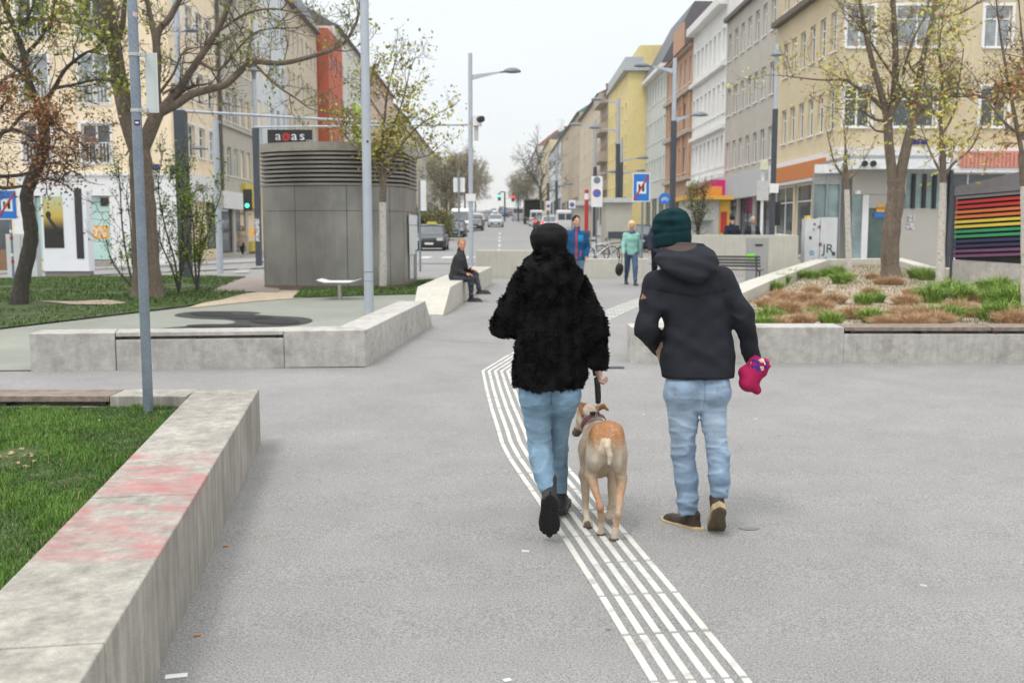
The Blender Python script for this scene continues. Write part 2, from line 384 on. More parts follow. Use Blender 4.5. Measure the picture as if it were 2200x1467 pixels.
sheet('right_pavement', [(7.3, 44), (13.5, 44), (12, 500), (6.5, 500)], .12, M_PAVE, skirt=.12)
sheet('corner_pavement', [(-90, 43.8), (-11, 43.8), (-9.5, 47.98), (-90, 47.98)], .12, M_PAVE, skirt=.12)
for i, (x0, x1, y0, y1) in enumerate([(-.85, -.70, 56, 60), (-.9, -.75, 64, 68), (-1, -.85, 72, 76), (-1.1, -.95, 80, 84), (-1.2, -1.05, 90, 96)]):
    sheet('lane_marking', [(x0, y0), (x1, y0), (x1, y1), (x0, y1)], .032, M_WHITE)
for i in range(7):
    x0 = -6.2 + i * 1.0
    sheet('crossing_stripe', [(x0, 44.5), (x0 + .5, 44.5), (x0 + .5, 47), (x0, 47)], .032, M_WHITE)
for i in range(10):
    a = gp(500 + i * 4, 588 - i * 3.4)
    sheet('crossing_block', [(a.x, a.y), (a.x + .45, a.y), (a.x + .45, a.y + .5), (a.x, a.y + .5)], .05, M_WHITE)
# rubber play surface
sheet('play_surface', gpoly([(-200, 800), (785, 789), (925, 683), (925, 640), (880, 632), (640, 640), (560, 640), (400, 664), (260, 680), (0, 712), (-300, 745)]), .012, M_RUBBER)
sheet('sandy_ground', gpoly([(480, 640), (560, 628), (650, 626), (700, 634), (650, 642), (590, 646), (520, 652), (430, 662), (400, 664)]), .022, M_SAND)
sheet('bare_soil_patch', gpoly([(85, 651), (160, 652), (230, 648), (275, 655), (235, 659), (150, 658)]), .045, M_SAND)
sheet('brick_path', gpoly([(452, 628), (512, 600), (600, 598), (600, 630)]), .03, mat('brick_paving', (.25, .21, .19), .9, .15, 6, .2, 60))
LAWN_BACK = gpoly([(-350, 598), (530, 597), (455, 629), (535, 630), (480, 645), (400, 660), (260, 677), (0, 708), (-400, 748)])
LAWN_MID = gpoly([(630, 642), (660, 616), (930, 603), (945, 610), (930, 634), (880, 634)])
sheet('lawn_ground_back', LAWN_BACK, .028, M_LAWN); sheet('lawn_ground_middle', LAWN_MID, .03, M_LAWN)
# sunk trampolines in the rubber: dark flowing patch with openings
def blob(px, lift, m, name, label, cat):
    n = len(px); pts = []
    P_ = [gp(*p) for p in px]
    for i in range(n):
        a, b, c, d = P_[(i - 1) % n], P_[i], P_[(i + 1) % n], P_[(i + 2) % n]
        for k in range(6):
            t = k / 6; pts.append((.5 * ((2 * b) + (c - a) * t + (2 * a - 5 * b + 4 * c - d) * t * t + (3 * b - a - 3 * c + d) * t ** 3)))
    return [(p.x, p.y) for p in pts]
M_DRUB = mat('dark_rubber', (.035, .035, .037), .9, .1, 5, .2, 100, speck=.2)
M_PIT = mat('trampoline_mat', (.012, .012, .012), .9, .2, 20)
play = [(375, 680), (400, 673), (450, 671), (520, 671), (560, 674), (545, 678), (600, 681), (650, 684), (672, 690), (655, 698), (610, 703), (560, 705), (470, 707), (400, 707), (340, 709), (400, 703), (480, 699), (505, 695), (490, 689), (420, 686)]
sheet('rubber_patch', blob(play, 0, 0, '', '', ''), .020, M_DRUB)
for i, (cxp, cyp, rx, ry) in enumerate([(455, 677.5, 46, 5.5), (535, 684.5, 52, 5), (590, 693, 52, 7), (470, 703.5, 70, 3.5)]):
    pl = [(cxp + rx * math.cos(a) + (ry * 2 * math.sin(a)), cyp + ry * math.sin(a)) for a in [k * math.pi / 10 for k in range(20)]]
    o = sheet('trampoline', gpoly(pl), .030, M_PIT, kind=None); tag(o, ['dark oval trampoline sunk in the rubber, farthest left', 'dark oval trampoline sunk in the middle of the rubber patch', 'dark oval trampoline nearest the tall silver pole', 'dark sunk trampoline close behind the low concrete wall'][i], 'trampoline', 'trampolines sunk in the play surface')
# tactile strip -----------------------------------------------------
def offset_poly(pts, d):
    out = []
    for i, p in enumerate(pts):
        a = (pts[i] - pts[i - 1]).normalized() if i > 0 else (pts[1] - pts[0]).normalized()
        b = (pts[i + 1] - pts[i]).normalized() if i < len(pts) - 1 else a
        na = Vector((a.y, -a.x)); nb = Vector((b.y, -b.x)); m = (na + nb).normalized(); c = m.dot(na); out.append(p + m * (d / max(.35, c)))
    return out
left = [Vector(gp(*p)[:2]) for p in [(1440, 1560), (1397, 1467), (1285, 1282), (1205, 1155), (1138, 1056), (1090, 985), (1074, 953), (1065, 920), (1052, 878), (1042, 838), (1034, 797)]]
turn = [Vector(gp(*p)[:2]) for p in [(1034, 797), (1092, 762), (1300, 668), (1372, 641), (1420, 622)]]
mb = MB()
pitch = .0725
def strip(poly, k0, ncut):
    for k in range(6):
        a = offset_poly(poly, k * pitch + .002); b = offset_poly(poly, k * pitch + .002 + .033)
        for i in range(len(poly) - 1):
            n = max(1, round((a[i + 1] - a[i]).length / .6)) if ncut else 1
            for j in range(n):
                g = .012
                t0, t1 = j / n + g, (j + 1) / n - g
                q = [a[i].lerp(a[i + 1], t0), b[i].lerp(b[i + 1], t0), b[i].lerp(b[i + 1], t1), a[i].lerp(a[i + 1], t1)]
                bt = [(p.x, p.y, G(p.x, p.y) - .002) for p in q]; c = sum(q, Vector((0, 0))) / 4
                tp = [(c.x + (p.x - c.x) * .985, c.y + (p.y - c.y) * .99, G(p.x, p.y) + .006) for p in q]
                mb.hexa(bt, tp)
strip(left, 0, True)
strip(turn, 0, True)
o = mb.build('tactile_strip', M_WHITE, world=True); tag(o, kind='structure')
# ------------------------------------------------------------------ low concrete walls
def lowwall(name, label, px, w, h=.45, side=1, cat='wall', gaps=(), m=None, seams=()):
    """px: top outer edge polyline in photo pixels, wall thickness w to the left of travel*side"""
    P_ = [Vector(gp(x, y, h)[:2]) for x, y in px]
    return wallw(name, label, P_, w, h, side, cat, m, seams)
def wallw(name, label, P_, w, h, side=1, cat='wall', m=None, seams=(), bench=None, slope=None, level=None):
    Q = offset_poly(P_, -w * side)
    base = thing(name, label, cat, (*((P_[0] + P_[-1]) / 2), G(*((P_[0] + P_[-1]) / 2))))
    for i in range(len(P_) - 1):
        L_ = (P_[i + 1] - P_[i]).length; cuts = [0.0] + [s for (k, s) in seams if k == i] + [1.0]
        for j in range(len(cuts) - 1):
            g0 = .004 / L_ if j > 0 else 0; g1 = .004 / L_ if j < len(cuts) - 2 else 0
            t0, t1 = cuts[j] + g0, cuts[j + 1] - g1
            q = [P_[i].lerp(P_[i + 1], t0), P_[i].lerp(P_[i + 1], t1), Q[i].lerp(Q[i + 1], t1), Q[i].lerp(Q[i + 1], t0)]
            bm_ = MB(); nseg = max(1, int(L_ * (t1 - t0) / 2)); isb = bench and (i, j) in bench
            hh = h - .085 if isb else h
            for s in range(nseg):
                ta, tb = s / nseg, (s + 1) / nseg
                qq = [q[0].lerp(q[1], ta), q[0].lerp(q[1], tb), q[3].lerp(q[2], tb), q[3].lerp(q[2], ta)]
                if side < 0: pass
                c = .012
                bt = [(p.x, p.y, G(p.x, p.y) - .1) for p in qq]; tp = [(p.x, p.y, (G(p.x, p.y) if level is None else level) + hh) for p in qq]
                area = sum(qq[a].x * qq[(a + 1) % 4].y - qq[(a + 1) % 4].x * qq[a].y for a in range(4))
                if area < 0: bt.reverse(); tp.reverse()
                bm_.hexa(bt, tp)
            o = bm_.build('concrete_block', m or M_CONC, base, world=True)
            bv = o.modifiers.new('b', 'BEVEL'); bv.width = .008; bv.segments = 2; bv.limit_method = 'ANGLE'; bv.angle_limit = .8
            weld(o)
            if isb:
                n = 4; bmw = MB(); bmk = MB(); d1 = (q[1] - q[0]); ww = (q[3] - q[0])
                for k in range(n):
                    a0, a1 = (k + .06) / n, (k + .94) / n
                    qq = [q[0] + ww * a0, q[1] + ww * a0, q[1] + ww * a1, q[0] + ww * a1]
                    nn = max(1, int(d1.length / 1.5))
                    for s in range(nn):
                        ta, tb = s / nn + .002, (s + 1) / nn - .002
                        r = [qq[0].lerp(qq[1], ta), qq[0].lerp(qq[1], tb), qq[3].lerp(qq[2], tb), qq[3].lerp(qq[2], ta)]
                        z0, z1 = h - .045, h - .002
                        bt = [(p.x, p.y, G(p.x, p.y) + z0) for p in r]; tp = [(p.x, p.y, G(p.x, p.y) + z1) for p in r]
                        if sum(r[a].x * r[(a + 1) % 4].y - r[(a + 1) % 4].x * r[a].y for a in range(4)) < 0: bt.reverse(); tp.reverse()
                        bmw.hexa(bt, tp)
                bmw.build('seat_slats', M_WOOD if bench[(i, j)] else M_CONC, base, world=True)
                nb = max(2, int(d1.length / .8))
                for s in range(nb + 1):
                    c0 = q[0] + d1 * (.02 + .96 * s / nb) + ww * .5
                    bmk.box((c0.x, c0.y, G(c0.x, c0.y) + h - .066), (.06, ww.length * .95, .04), math.atan2(ww.y, ww.x) - math.pi / 2)
                bmk.build('bracket', M_BLACK, base, world=True)
    return base
def weld(o):
    me = o.data; bm = bmesh.new(); bm.from_mesh(me); bmesh.ops.remove_doubles(bm, verts=bm.verts[:], dist=.0005)
    # drop internal faces
    seen = {}
    for f in bm.faces:
        k = tuple(sorted(v.index for v in f.verts)); seen.setdefault(k, []).append(f)
    dead = [f for fs in seen.values() if len(fs) > 1 for f in fs]
    bmesh.ops.delete(bm, geom=dead, context='FACES_ONLY'); bmesh.ops.recalc_face_normals(bm, faces=bm.faces[:]); bm.to_mesh(me); bm.free()
# front-left wall with red paint smears
def redconc():
    m = mat('front_wall_concrete', (.34, .32, .28), .88, .14, 4, .25, 90, streak=.42, speck=.12, sscale=150, big=.12, dirt=((.2, .17, .155), 1.8, .5))
    nt = m.node_tree; N = nt.nodes; L = nt.links; b = N['Principled BSDF']; src = b.inputs['Base Color'].links[0].from_socket
    g = N.new('ShaderNodeNewGeometry'); sp = N.new('ShaderNodeSeparateXYZ'); L.new(g.outputs['Position'], sp.inputs[0])
    def band(sock, a, b_, c, d):
        m1 = N.new('ShaderNodeMapRange'); m1.inputs[1].default_value = a; m1.inputs[2].default_value = b_; L.new(sock, m1.inputs[0])
        m2 = N.new('ShaderNodeMapRange'); m2.inputs[1].default_value = d; m2.inputs[2].default_value = c; L.new(sock, m2.inputs[0])
        mm = N.new('ShaderNodeMath'); mm.operation = 'MULTIPLY'; L.new(m1.outputs[0], mm.inputs[0]); L.new(m2.outputs[0], mm.inputs[1]); return mm.outputs[0]
    y0 = gp(250, 1205, .45).y; y1 = gp(400, 972, .45).y
    by = band(sp.outputs['Y'], y0 - .05, y0 + .12, y1 - .1, y1 + .03)
    bz = band(sp.outputs['Z'], .435, .445, .9, 1.0)
    mp = N.new('ShaderNodeMapping'); mp.inputs['Scale'].default_value = (2.0, 4.2, 1); mp.inputs['Rotation'].default_value = (0, 0, .15); L.new(g.outputs['Position'], mp.inputs[0])
    nz = N.new('ShaderNodeTexNoise'); nz.inputs['Scale'].default_value = 1.5; nz.inputs['Detail'].default_value = 5; nz.inputs['Distortion'].default_value = 1.2; L.new(mp.outputs[0], nz.inputs['Vector'])
    m3 = N.new('ShaderNodeMapRange'); m3.inputs[1].default_value = .42; m3.inputs[2].default_value = .66; m3.inputs[4].default_value = .75; L.new(nz.outputs['Fac'], m3.inputs[0])
    a = N.new('ShaderNodeMath'); a.operation = 'MULTIPLY'; L.new(by, a.inputs[0]); L.new(m3.outputs[0], a.inputs[1])
    a2 = N.new('ShaderNodeMath'); a2.operation = 'MULTIPLY'; L.new(a.outputs[0], a2.inputs[0]); L.new(bz, a2.inputs[1])
    mx = N.new('ShaderNodeMix'); mx.data_type = 'RGBA'; L.new(a2.outputs[0], mx.inputs[0]); L.new(src, mx.inputs[6]); mx.inputs[7].default_value = (.40, .135, .14, 1); L.new(mx.outputs[2], b.inputs['Base Color']); return m
M_FRONT = redconc()
c0 = Vector(gp(557, 835, .45)[:2]); a0 = Vector(gp(262, 1320, .45)[:2]); far = c0 + (a0 - c0) * 1.75
inn = Vector(gp(440, 850, .45)[:2]); wfront = .40
lw = wallw('concrete_wall', 'low concrete wall in front, its top smeared with red paint, around grass', [far, c0], .5, .45, 1, 'wall', M_FRONT, seams=[(0, .4), (0, .62)])
dirv = (c0 - a0).normalized()
# back leg: wood bench + concrete, behind the lawn
b1 = Vector(gp(258, 840, .45)[:2]); WB = c0.y - gp(440, 850, .45).y
PB = [c0 + Vector((-.485, -.004)), Vector((b1.x, c0.y - .004)), Vector((b1.x - 3.2, c0.y - .004))]
wallw('concrete_wall', 'short concrete wall with a weathered plank seat behind the front lawn', PB, WB, .449, 1, 'wall', M_FRONT, bench={(1, 0): True})
# mid-left wall
PM = [Vector(gp(62, 717, .45)[:2]), Vector(gp(785, 709, .45)[:2])]
PM2 = [PM[1], Vector(gp(913, 647, .45)[:2])]
L0 = (PM[1] - PM[0]).length
wallw('concrete_wall', 'low concrete wall with a dark gap under its middle section, before the play surface', PM + [PM2[1]], .42, .45, 1, 'wall', None,
      seams=[(0, .25), (0, .752), (1, .62)], bench={(0, 1): False})
# ramped ends
def ramp(name, label, A, B, w, h, L_, parent_m=None, side=1):
    """slanting end: from A (full height) continuing along dir to ground"""
    d = (B - A).normalized(); n = Vector((-d.y, d.x)) * side; E = A + d * L_
    q = [A, E, E + n * w * .9, A + n * w]
    mb = MB(); bt = [(p.x, p.y, G(p.x, p.y) - .1) for p in q]; tp = [(q[0].x, q[0].y, G(*q[0]) + h), (q[1].x, q[1].y, G(*q[1]) + .03), (q[2].x, q[2].y, G(*q[2]) + .03), (q[3].x, q[3].y, G(*q[3]) + h)]
    if side < 0: bt.reverse(); tp.reverse()
    mb.hexa(bt, tp); o = mb.build(name, parent_m or M_CONC, world=True); tag(o, label, 'wall'); return o
dm = (PM2[1] - PM2[0]).normalized()
ramp('wall_ramp', 'slanting end piece of the low wall left of the path', PM2[1] + dm * .01, PM2[1] + dm * 2, .42, .45, .55)
# bench wall with seated man
s0 = Vector(gp(968, 616, .45)[:2]); s1 = Vector(gp(1057, 573, .45)[:2]); ds = (s1 - s0).normalized()
wallw('concrete_wall', 'low concrete bench wall the man in the dark blazer sits on', [s0, s1], .62, .45, 1, 'wall', M_CONCL, seams=[(0, .3)])
ramp('wall_ramp', 'sloping front end of the bench wall beside the sitting man', s0 - ds * .01, s0 - ds * 2, .62, .45, .95, M_CONCL, side=-1)
# background parapets
def slabwall(name, label, x0, x1, Y, h, th=.3, m=None, Y1=None, zb=None):
    Y1 = Y if Y1 is None else Y1; p = [Vector((x0, Y)), Vector((x1, Y1))]
    return wallw(name, label, p, th, h, 1, 'wall', m or M_CONCL)
YA = 29.5
xa = at(1022, 560, YA).x; xb = at(1245, 560, YA).x
def hAt(py, Y, x=0): return at(1100, py, Y).z - G(x, Y)
wallw('concrete_wall', 'pale concrete parapet behind the woman in black, beside the lamp pole', [Vector((xa, YA)), Vector((xb, YA - .6))], .35, hAt(538, YA), 1, 'wall', M_CONCL)
wallw('concrete_wall', 'lower pale concrete wall between the blue jacket man and the striding woman', [Vector((xb + .02, YA - .5)), Vector((at(1388, 560, YA).x, YA - .5))], .35, hAt(555, YA), 1, 'wall', M_CONCL)
YB = 30.5
wallw('concrete_wall', 'high pale concrete parapet behind the man in the green beanie', [Vector((at(1455, 560, YB).x, YB)), Vector((at(1712, 560, YB).x, YB))], .35, hAt(505, YB), 1, 'wall', M_CONCL)
wallw('concrete_wall', 'pale concrete parapet running back beside the cash kiosk', [Vector((at(1714, 560, YB).x, YB)), Vector((at(1714, 560, YB).x + 1, YB + 6))], .3, hAt(505, YB) - .02, 1, 'wall', M_CONCL)
# right planter
R0 = Vector(gp(1356, 703, .45)[:2]); Rf = Vector((9.6, R0.y - .03)); RA = Vector(gp(1750, 557, .45)[:2])
Rm = Vector((at(1814, 703, R0.y).x, R0.y))
Rfar = Vector(gp(1937, 554, .45)[:2]); Rg = Vector(gp(2012, 574, .45)[:2])
wallw('planter_wall', 'long concrete planter front wall with a plank seat on its right half', [R0, Rm, Rf], .42, .45, 1, 'wall', None, seams=[], bench={(1, 0): True})
wallw('planter_wall', 'concrete planter side wall running back from behind the man', [R0 + Vector((.12, .44)), RA], .45, .45, -1, 'wall', M_CONCL, seams=[(0, .3), (0, .7)])
wallw('planter_wall', 'far concrete planter wall behind the flower bed', [RA + Vector((.02, .02)), Rfar, Rg, Rg + Vector((.9, -1.5))], .4, .45, -1, 'wall', M_CONCL, seams=[(0, .5)])
BED = [(R0.x + .6, R0.y + .41), (12.5, R0.y + .41), (12.5, 20), (11.5, 24.6), (Rg.x - .1, Rg.y - .3), (Rfar.x, Rfar.y - .35), (RA.x + .5, RA.y - .35)]
sheet('bed_soil', BED, .24, M_SOIL, skirt=.2)
# front lawn
inner = c0 - dirv * 0
nrm = Vector((-dirv.y, dirv.x))
A1 = c0 + nrm * .49 ; A2 = far + nrm * .49
LAWN_FRONT = [(A2.x, A2.y), (A1.x, A1.y), (A1.x, c0.y - .25), (-8, c0.y - .25), (-8, A2.y)]
LAWN_FRONT = [(A2.x, A2.y), ((A1 - dirv * .3).x, c0.y - WB - .005), (-7.5, c0.y - WB - .005), (-7.5, A2.y)]
sheet('lawn_ground_front', LAWN_FRONT, .36, M_LAWN, skirt=.3, cell=1)
# grass blades ------------------------------------------------------
def inpoly(poly, X, Y):
    c = np.zeros(len(X), bool); n = len(poly)
    for i in range(n):
        x1, y1 = poly[i]; x2, y2 = poly[(i + 1) % n]
        m = ((y1 > Y) != (y2 > Y)) & (X < (x2 - x1) * (Y - y1) / (y2 - y1 + 1e-12) + x1); c ^= m
    return c
def blades(name, poly, n, h, wd, lift, cols, seed=1, clip=None, clump=.5, bare=None, tuft=1.6):
    r = np.random.default_rng(seed); P_ = np.array(poly); lo = P_.min(0); hi = P_.max(0)
    X = r.uniform(lo[0], hi[0], n * 3); Y = r.uniform(lo[1], hi[1], n * 3); m = inpoly(poly, X, Y)
    if clip is not None: m &= clip(X, Y)
    X, Y = X[m][:n], Y[m][:n]; n = len(X)
    p2 = np.stack([X, Y, 0 * X], 1).astype(np.float32); cl = wob(p2, seed + 3, 1.0 / clump * 3.1, 8); cl2 = wob(p2, seed + 9, 1.0 / clump * 9, 6)
    hh = h * (.75 + .35 * np.clip(cl, -1, tuft) + .2 * cl2) * r.uniform(.5, 1.35, n); hh = np.clip(hh, h * .12, None)
    if bare is not None:
        k = np.ones(n, bool)
        for bx, by, br in bare: k &= ((X - bx) ** 2 + ((Y - by) * .7) ** 2 > (br * r.uniform(.5, 1.2, n)) ** 2)
        X, Y, hh, cl, cl2 = X[k], Y[k], hh[k], cl[k], cl2[k]; n = len(X)
    Z = np.array([G(x, y) for x, y in zip(X, Y)]) + lift
    a = r.uniform(0, 2 * np.pi, n); la = a + r.normal(0, .6, n) + 1.57; lean = hh * r.uniform(.1, .9, n)
    dx, dy = np.cos(a) * wd / 2, np.sin(a) * wd / 2; lx, ly = np.cos(la) * lean, np.sin(la) * lean
    V = np.zeros((n, 5, 3)); B = np.stack([X, Y, Z], 1)
    V[:, 0] = B + np.stack([-dx, -dy, 0 * dx], 1); V[:, 1] = B + np.stack([dx, dy, 0 * dx], 1)
    mid = B + np.stack([lx * .35, ly * .35, hh * .6], 1); V[:, 2] = mid + np.stack([dx, dy, 0 * dx], 1) * .8; V[:, 3] = mid - np.stack([dx, dy, 0 * dx], 1) * .8
    V[:, 4] = B + np.stack([lx, ly, hh * (1 - .3 * lean / hh)], 1)
    i = np.arange(n)[:, None] * 5; Fc = np.concatenate([i + np.array([[0, 1, 2]]), i + np.array([[0, 2, 3]]), i + np.array([[3, 2, 4]])])
    c1, c2, c3 = [np.array(c) for c in cols]; t = np.clip(.5 + .35 * cl + .25 * cl2 + r.normal(0, .18, n), 0, 1)[:, None]
    C = c1 * (1 - t) + c2 * t; dry = r.random(n) < .05; C[dry] = c3
    Cv = np.repeat(C[:, None, :], 5, 1)
    return npmesh(name, V.reshape(-1, 3), Fc, M_BLADE, None, True, Cv.reshape(-1, 3))
M_BLADE = mat('grass_blade', attr=True, rough=.65, var=.15, scale=3, spec=.3)
gc = ((.042, .10, .016), (.115, .23, .034), (.34, .30, .14))
o = blades('grass', LAWN_FRONT, 210000, .043, .0032, .36, gc, 5, clip=lambda x, y: (x > -.56 * y - .5) & (x > -6), clump=.35, bare=[(gp(30, 985, .34).x, gp(30, 985, .34).y, .22)]); tag(o, 'tufty green grass filling the bed inside the front wall', 'grass', kind='stuff')
gd = ((.035, .075, .016), (.085, .155, .03), (.28, .24, .12))
bx = gp(180, 654); b2 = gp(15, 658)
o = blades('grass', LAWN_BACK, 75000, .07, .018, .02, gd, 8, clip=lambda x, y: x > -.56 * y - 2, clump=1.6, bare=[(bx.x - .7, bx.y, .45), (bx.x, bx.y, .5), (bx.x + .7, bx.y, .4), (b2.x, b2.y, .4)]); tag(o, 'mown green lawn under the bare trees on the left', 'grass', kind='stuff')
o = blades('grass', LAWN_MID, 14000, .06, .015, .02, gd, 9, clump=1.2); tag(o, 'narrow strip of lawn at the foot of the steel tower', 'grass', kind='stuff')
# long tuft by pole and dry scraps
# ------------------------------------------------------------------ buildings
def stucco(n, c, s=.11, **k): return mat(n, c, .9, .05, 1.5, .12, 40, streak=s, big=.06, bigscale=.25, **k)
M_ROOF = mat('dark_roof_metal', (.10, .105, .115), .6, .1, 2); M_ROOFR = mat('red_roof_tiles', (.30, .12, .08), .85, .25, 6)
M_TRIMD = mat('dark_trim', (.10, .09, .08), .7); M_FRD = mat('dark_frame', (.05, .055, .06), .5)
_W = {}
def winproto(w, h, style, parent, far=False):
    """window in local coords: x along facade (centred), y inward (+), z up from sill"""
    key = (round(w, 2), round(h, 2), style, far)
    if key in _W:
        o = _W[key].copy(); COL.objects.link(o); o.parent = parent
        for c in list(_W[key].children): d = c.copy(); COL.objects.link(d); d.parent = o
        return o
    t = .07 if not far else .1; fm = M_FRD if 'd' in style else M_WFR
    mb = MB()
    mb.bb((-w / 2, .12, 0), (-w / 2 + t, .2, h)); mb.bb((w / 2 - t, .12, 0), (w / 2, .2, h)); mb.bb((-w / 2 + t, .12, 0), (w / 2 - t, .2, t)); mb.bb((-w / 2 + t, .12, h - t), (w / 2 - t, .2, h))
    if w > .75: mb.bb((-.04, .118, t), (.04, .198, h - t))
    if '1' in style: mb.bb((-w / 2 + t, .116, h * .68), (w / 2 - t, .196, h * .68 + .06))
    if 's' in style: mb.bb((-w / 2 - .06, -.07, -.06), (w / 2 + .06, .11, -.005))
    if 'o' in style:   # proud white surround
        mb.bb((-w / 2 - .12, -.035, -.0), (-w / 2 - .003, .11, h + .12)); mb.bb((w / 2 + .003, -.035, 0), (w / 2 + .12, .11, h + .12)); mb.bb((-w / 2 - .003, -.033, h + .003), (w / 2 + .003, .11, h + .12))
    o = mb.build('window', fm, parent)
    g = M_GLASSL if 'c' in style else M_GLASS
    if far:
        m2 = MB(); m2.v = list(mb.v); m2.f = list(mb.f); m2.m = list(mb.m); bpy.data.objects.remove(o)
        m2.bb((-w / 2 + t, .15, t), (w / 2 - t, .17, h - t), 1); o = m2.build('window', [fm, g], parent)
    else:
        mb = MB(); mb.bb((-w / 2 + t, .15, t), (w / 2 - t, .165, h - t)); mb.build('pane', g, o)
    if 'r' in style:   # french balcony rail
        mb = MB(); n = 8
        for z in (.06, .95): mb.bb((-w / 2 + .02, -.08, z), (w / 2 - .02, -.05, z + .04))
        for i in range(n + 1):
            x = -w / 2 + .03 + (w - .06) * i / n; mb.bb((x - .015, -.078, .1), (x + .015, -.052, .95))
        mb.build('rail', M_WHITEP, o)
    _W[key] = o; return o
def building(name, label, P0, P1, out, zb, zt, wallm, rows, cols, w, style='1s', depth=12, shop=None, cornices=(), roof=None, far=False, sidewalls=True, group=None, holes2=None, plinth=None, seed=0):
    """P0->P1 facade line (xy); out=+1 outward is left of travel. rows: [(z_sill,h)], cols: list of u or (u,w)"""
    P0 = Vector(P0); P1 = Vector(P1); d = (P1 - P0); Ln = d.length; d.normalize(); n = Vector((-d.y, d.x)) * out
    base = thing(name, label, 'building', (P0.x, P0.y, zb), 0, group)
    facade(base, P0, P1, n, zb, zt, wallm, rows, cols, w, style, far, shop, seed)
    # shell (butted behind the facade skin)
    q = [P0 - n * .3, P1 - n * .3, P1 - n * depth, P0 - n * depth]
    mb = MB(); a = sum(q[i].x * q[(i + 1) % 4].y - q[(i + 1) % 4].x * q[i].y for i in range(4))
    qq = q if a > 0 else q[::-1]
    mb.prism(qq, zb, zt - .01); mb.build('rear_wall', wallm, base, world=True)
    for c in cornices:
        z, h_, pr, m = c; mb = MB(); r = [P0 - d * .02 + n * pr, P1 + d * .02 + n * pr, P1 + d * .02 + n * .002, P0 - d * .02 + n * .002]
        a = sum(r[i].x * r[(i + 1) % 4].y - r[(i + 1) % 4].x * r[i].y for i in range(4)); r = r if a > 0 else r[::-1]
        mb.prism(r, z, z + h_); mb.build('cornice', m, base, world=True)
    if roof:
        kind, hr, m = roof; E0 = P0 + n * .45; E1 = P1 + n * .45; B0 = P0 - n * depth * .5; B1 = P1 - n * depth * .5; C0 = P0 - n * depth; C1 = P1 - n * depth
        mb = MB()
        if kind == 'pitch':
            v = [(E0.x, E0.y, zt), (E1.x, E1.y, zt), (B1.x, B1.y, zt + hr), (B0.x, B0.y, zt + hr), (C0.x, C0.y, zt), (C1.x, C1.y, zt)]
            mb.add(v, [(0, 1, 2, 3), (3, 2, 5, 4), (0, 3, 4), (1, 5, 2), (0, 4, 5, 1)])
        elif kind == 'mansard':
            i0 = P0 - n * hr * .45; i1 = P1 - n * hr * .45
            v = [(E0.x, E0.y, zt), (E1.x, E1.y, zt), (i1.x, i1.y, zt + hr), (i0.x, i0.y, zt + hr), (C0.x, C0.y, zt + hr), (C1.x, C1.y, zt + hr), (C0.x, C0.y, zt), (C1.x, C1.y, zt)]
            mb.add(v, [(0, 1, 2, 3), (3, 2, 5, 4), (4, 5, 7, 6), (0, 3, 4, 6), (1, 7, 5, 2), (0, 6, 7, 1)])
        o = mb.build('roof', m, base, world=True)
        rr = random.Random(seed + 5)
        for k in range(2 if Ln > 8 else 1):
            u = rr.uniform(.15, .85) * Ln; c = P0 + d * u - n * depth * .45
            cm = MB(); cm.box((c.x, c.y, zt + hr + .3), (.9, .6, 2.2)); cm.box((c.x, c.y, zt + hr + 1.45), (1.05, .75, .1)); ch = cm.build('chimney', M_ROOFR if roof[2] is M_ROOFR or k else wallm, o, world=False)
            ch.location = -Vector(base.location) if False else (-base.location[0], -base.location[1], -base.location[2])
    return base
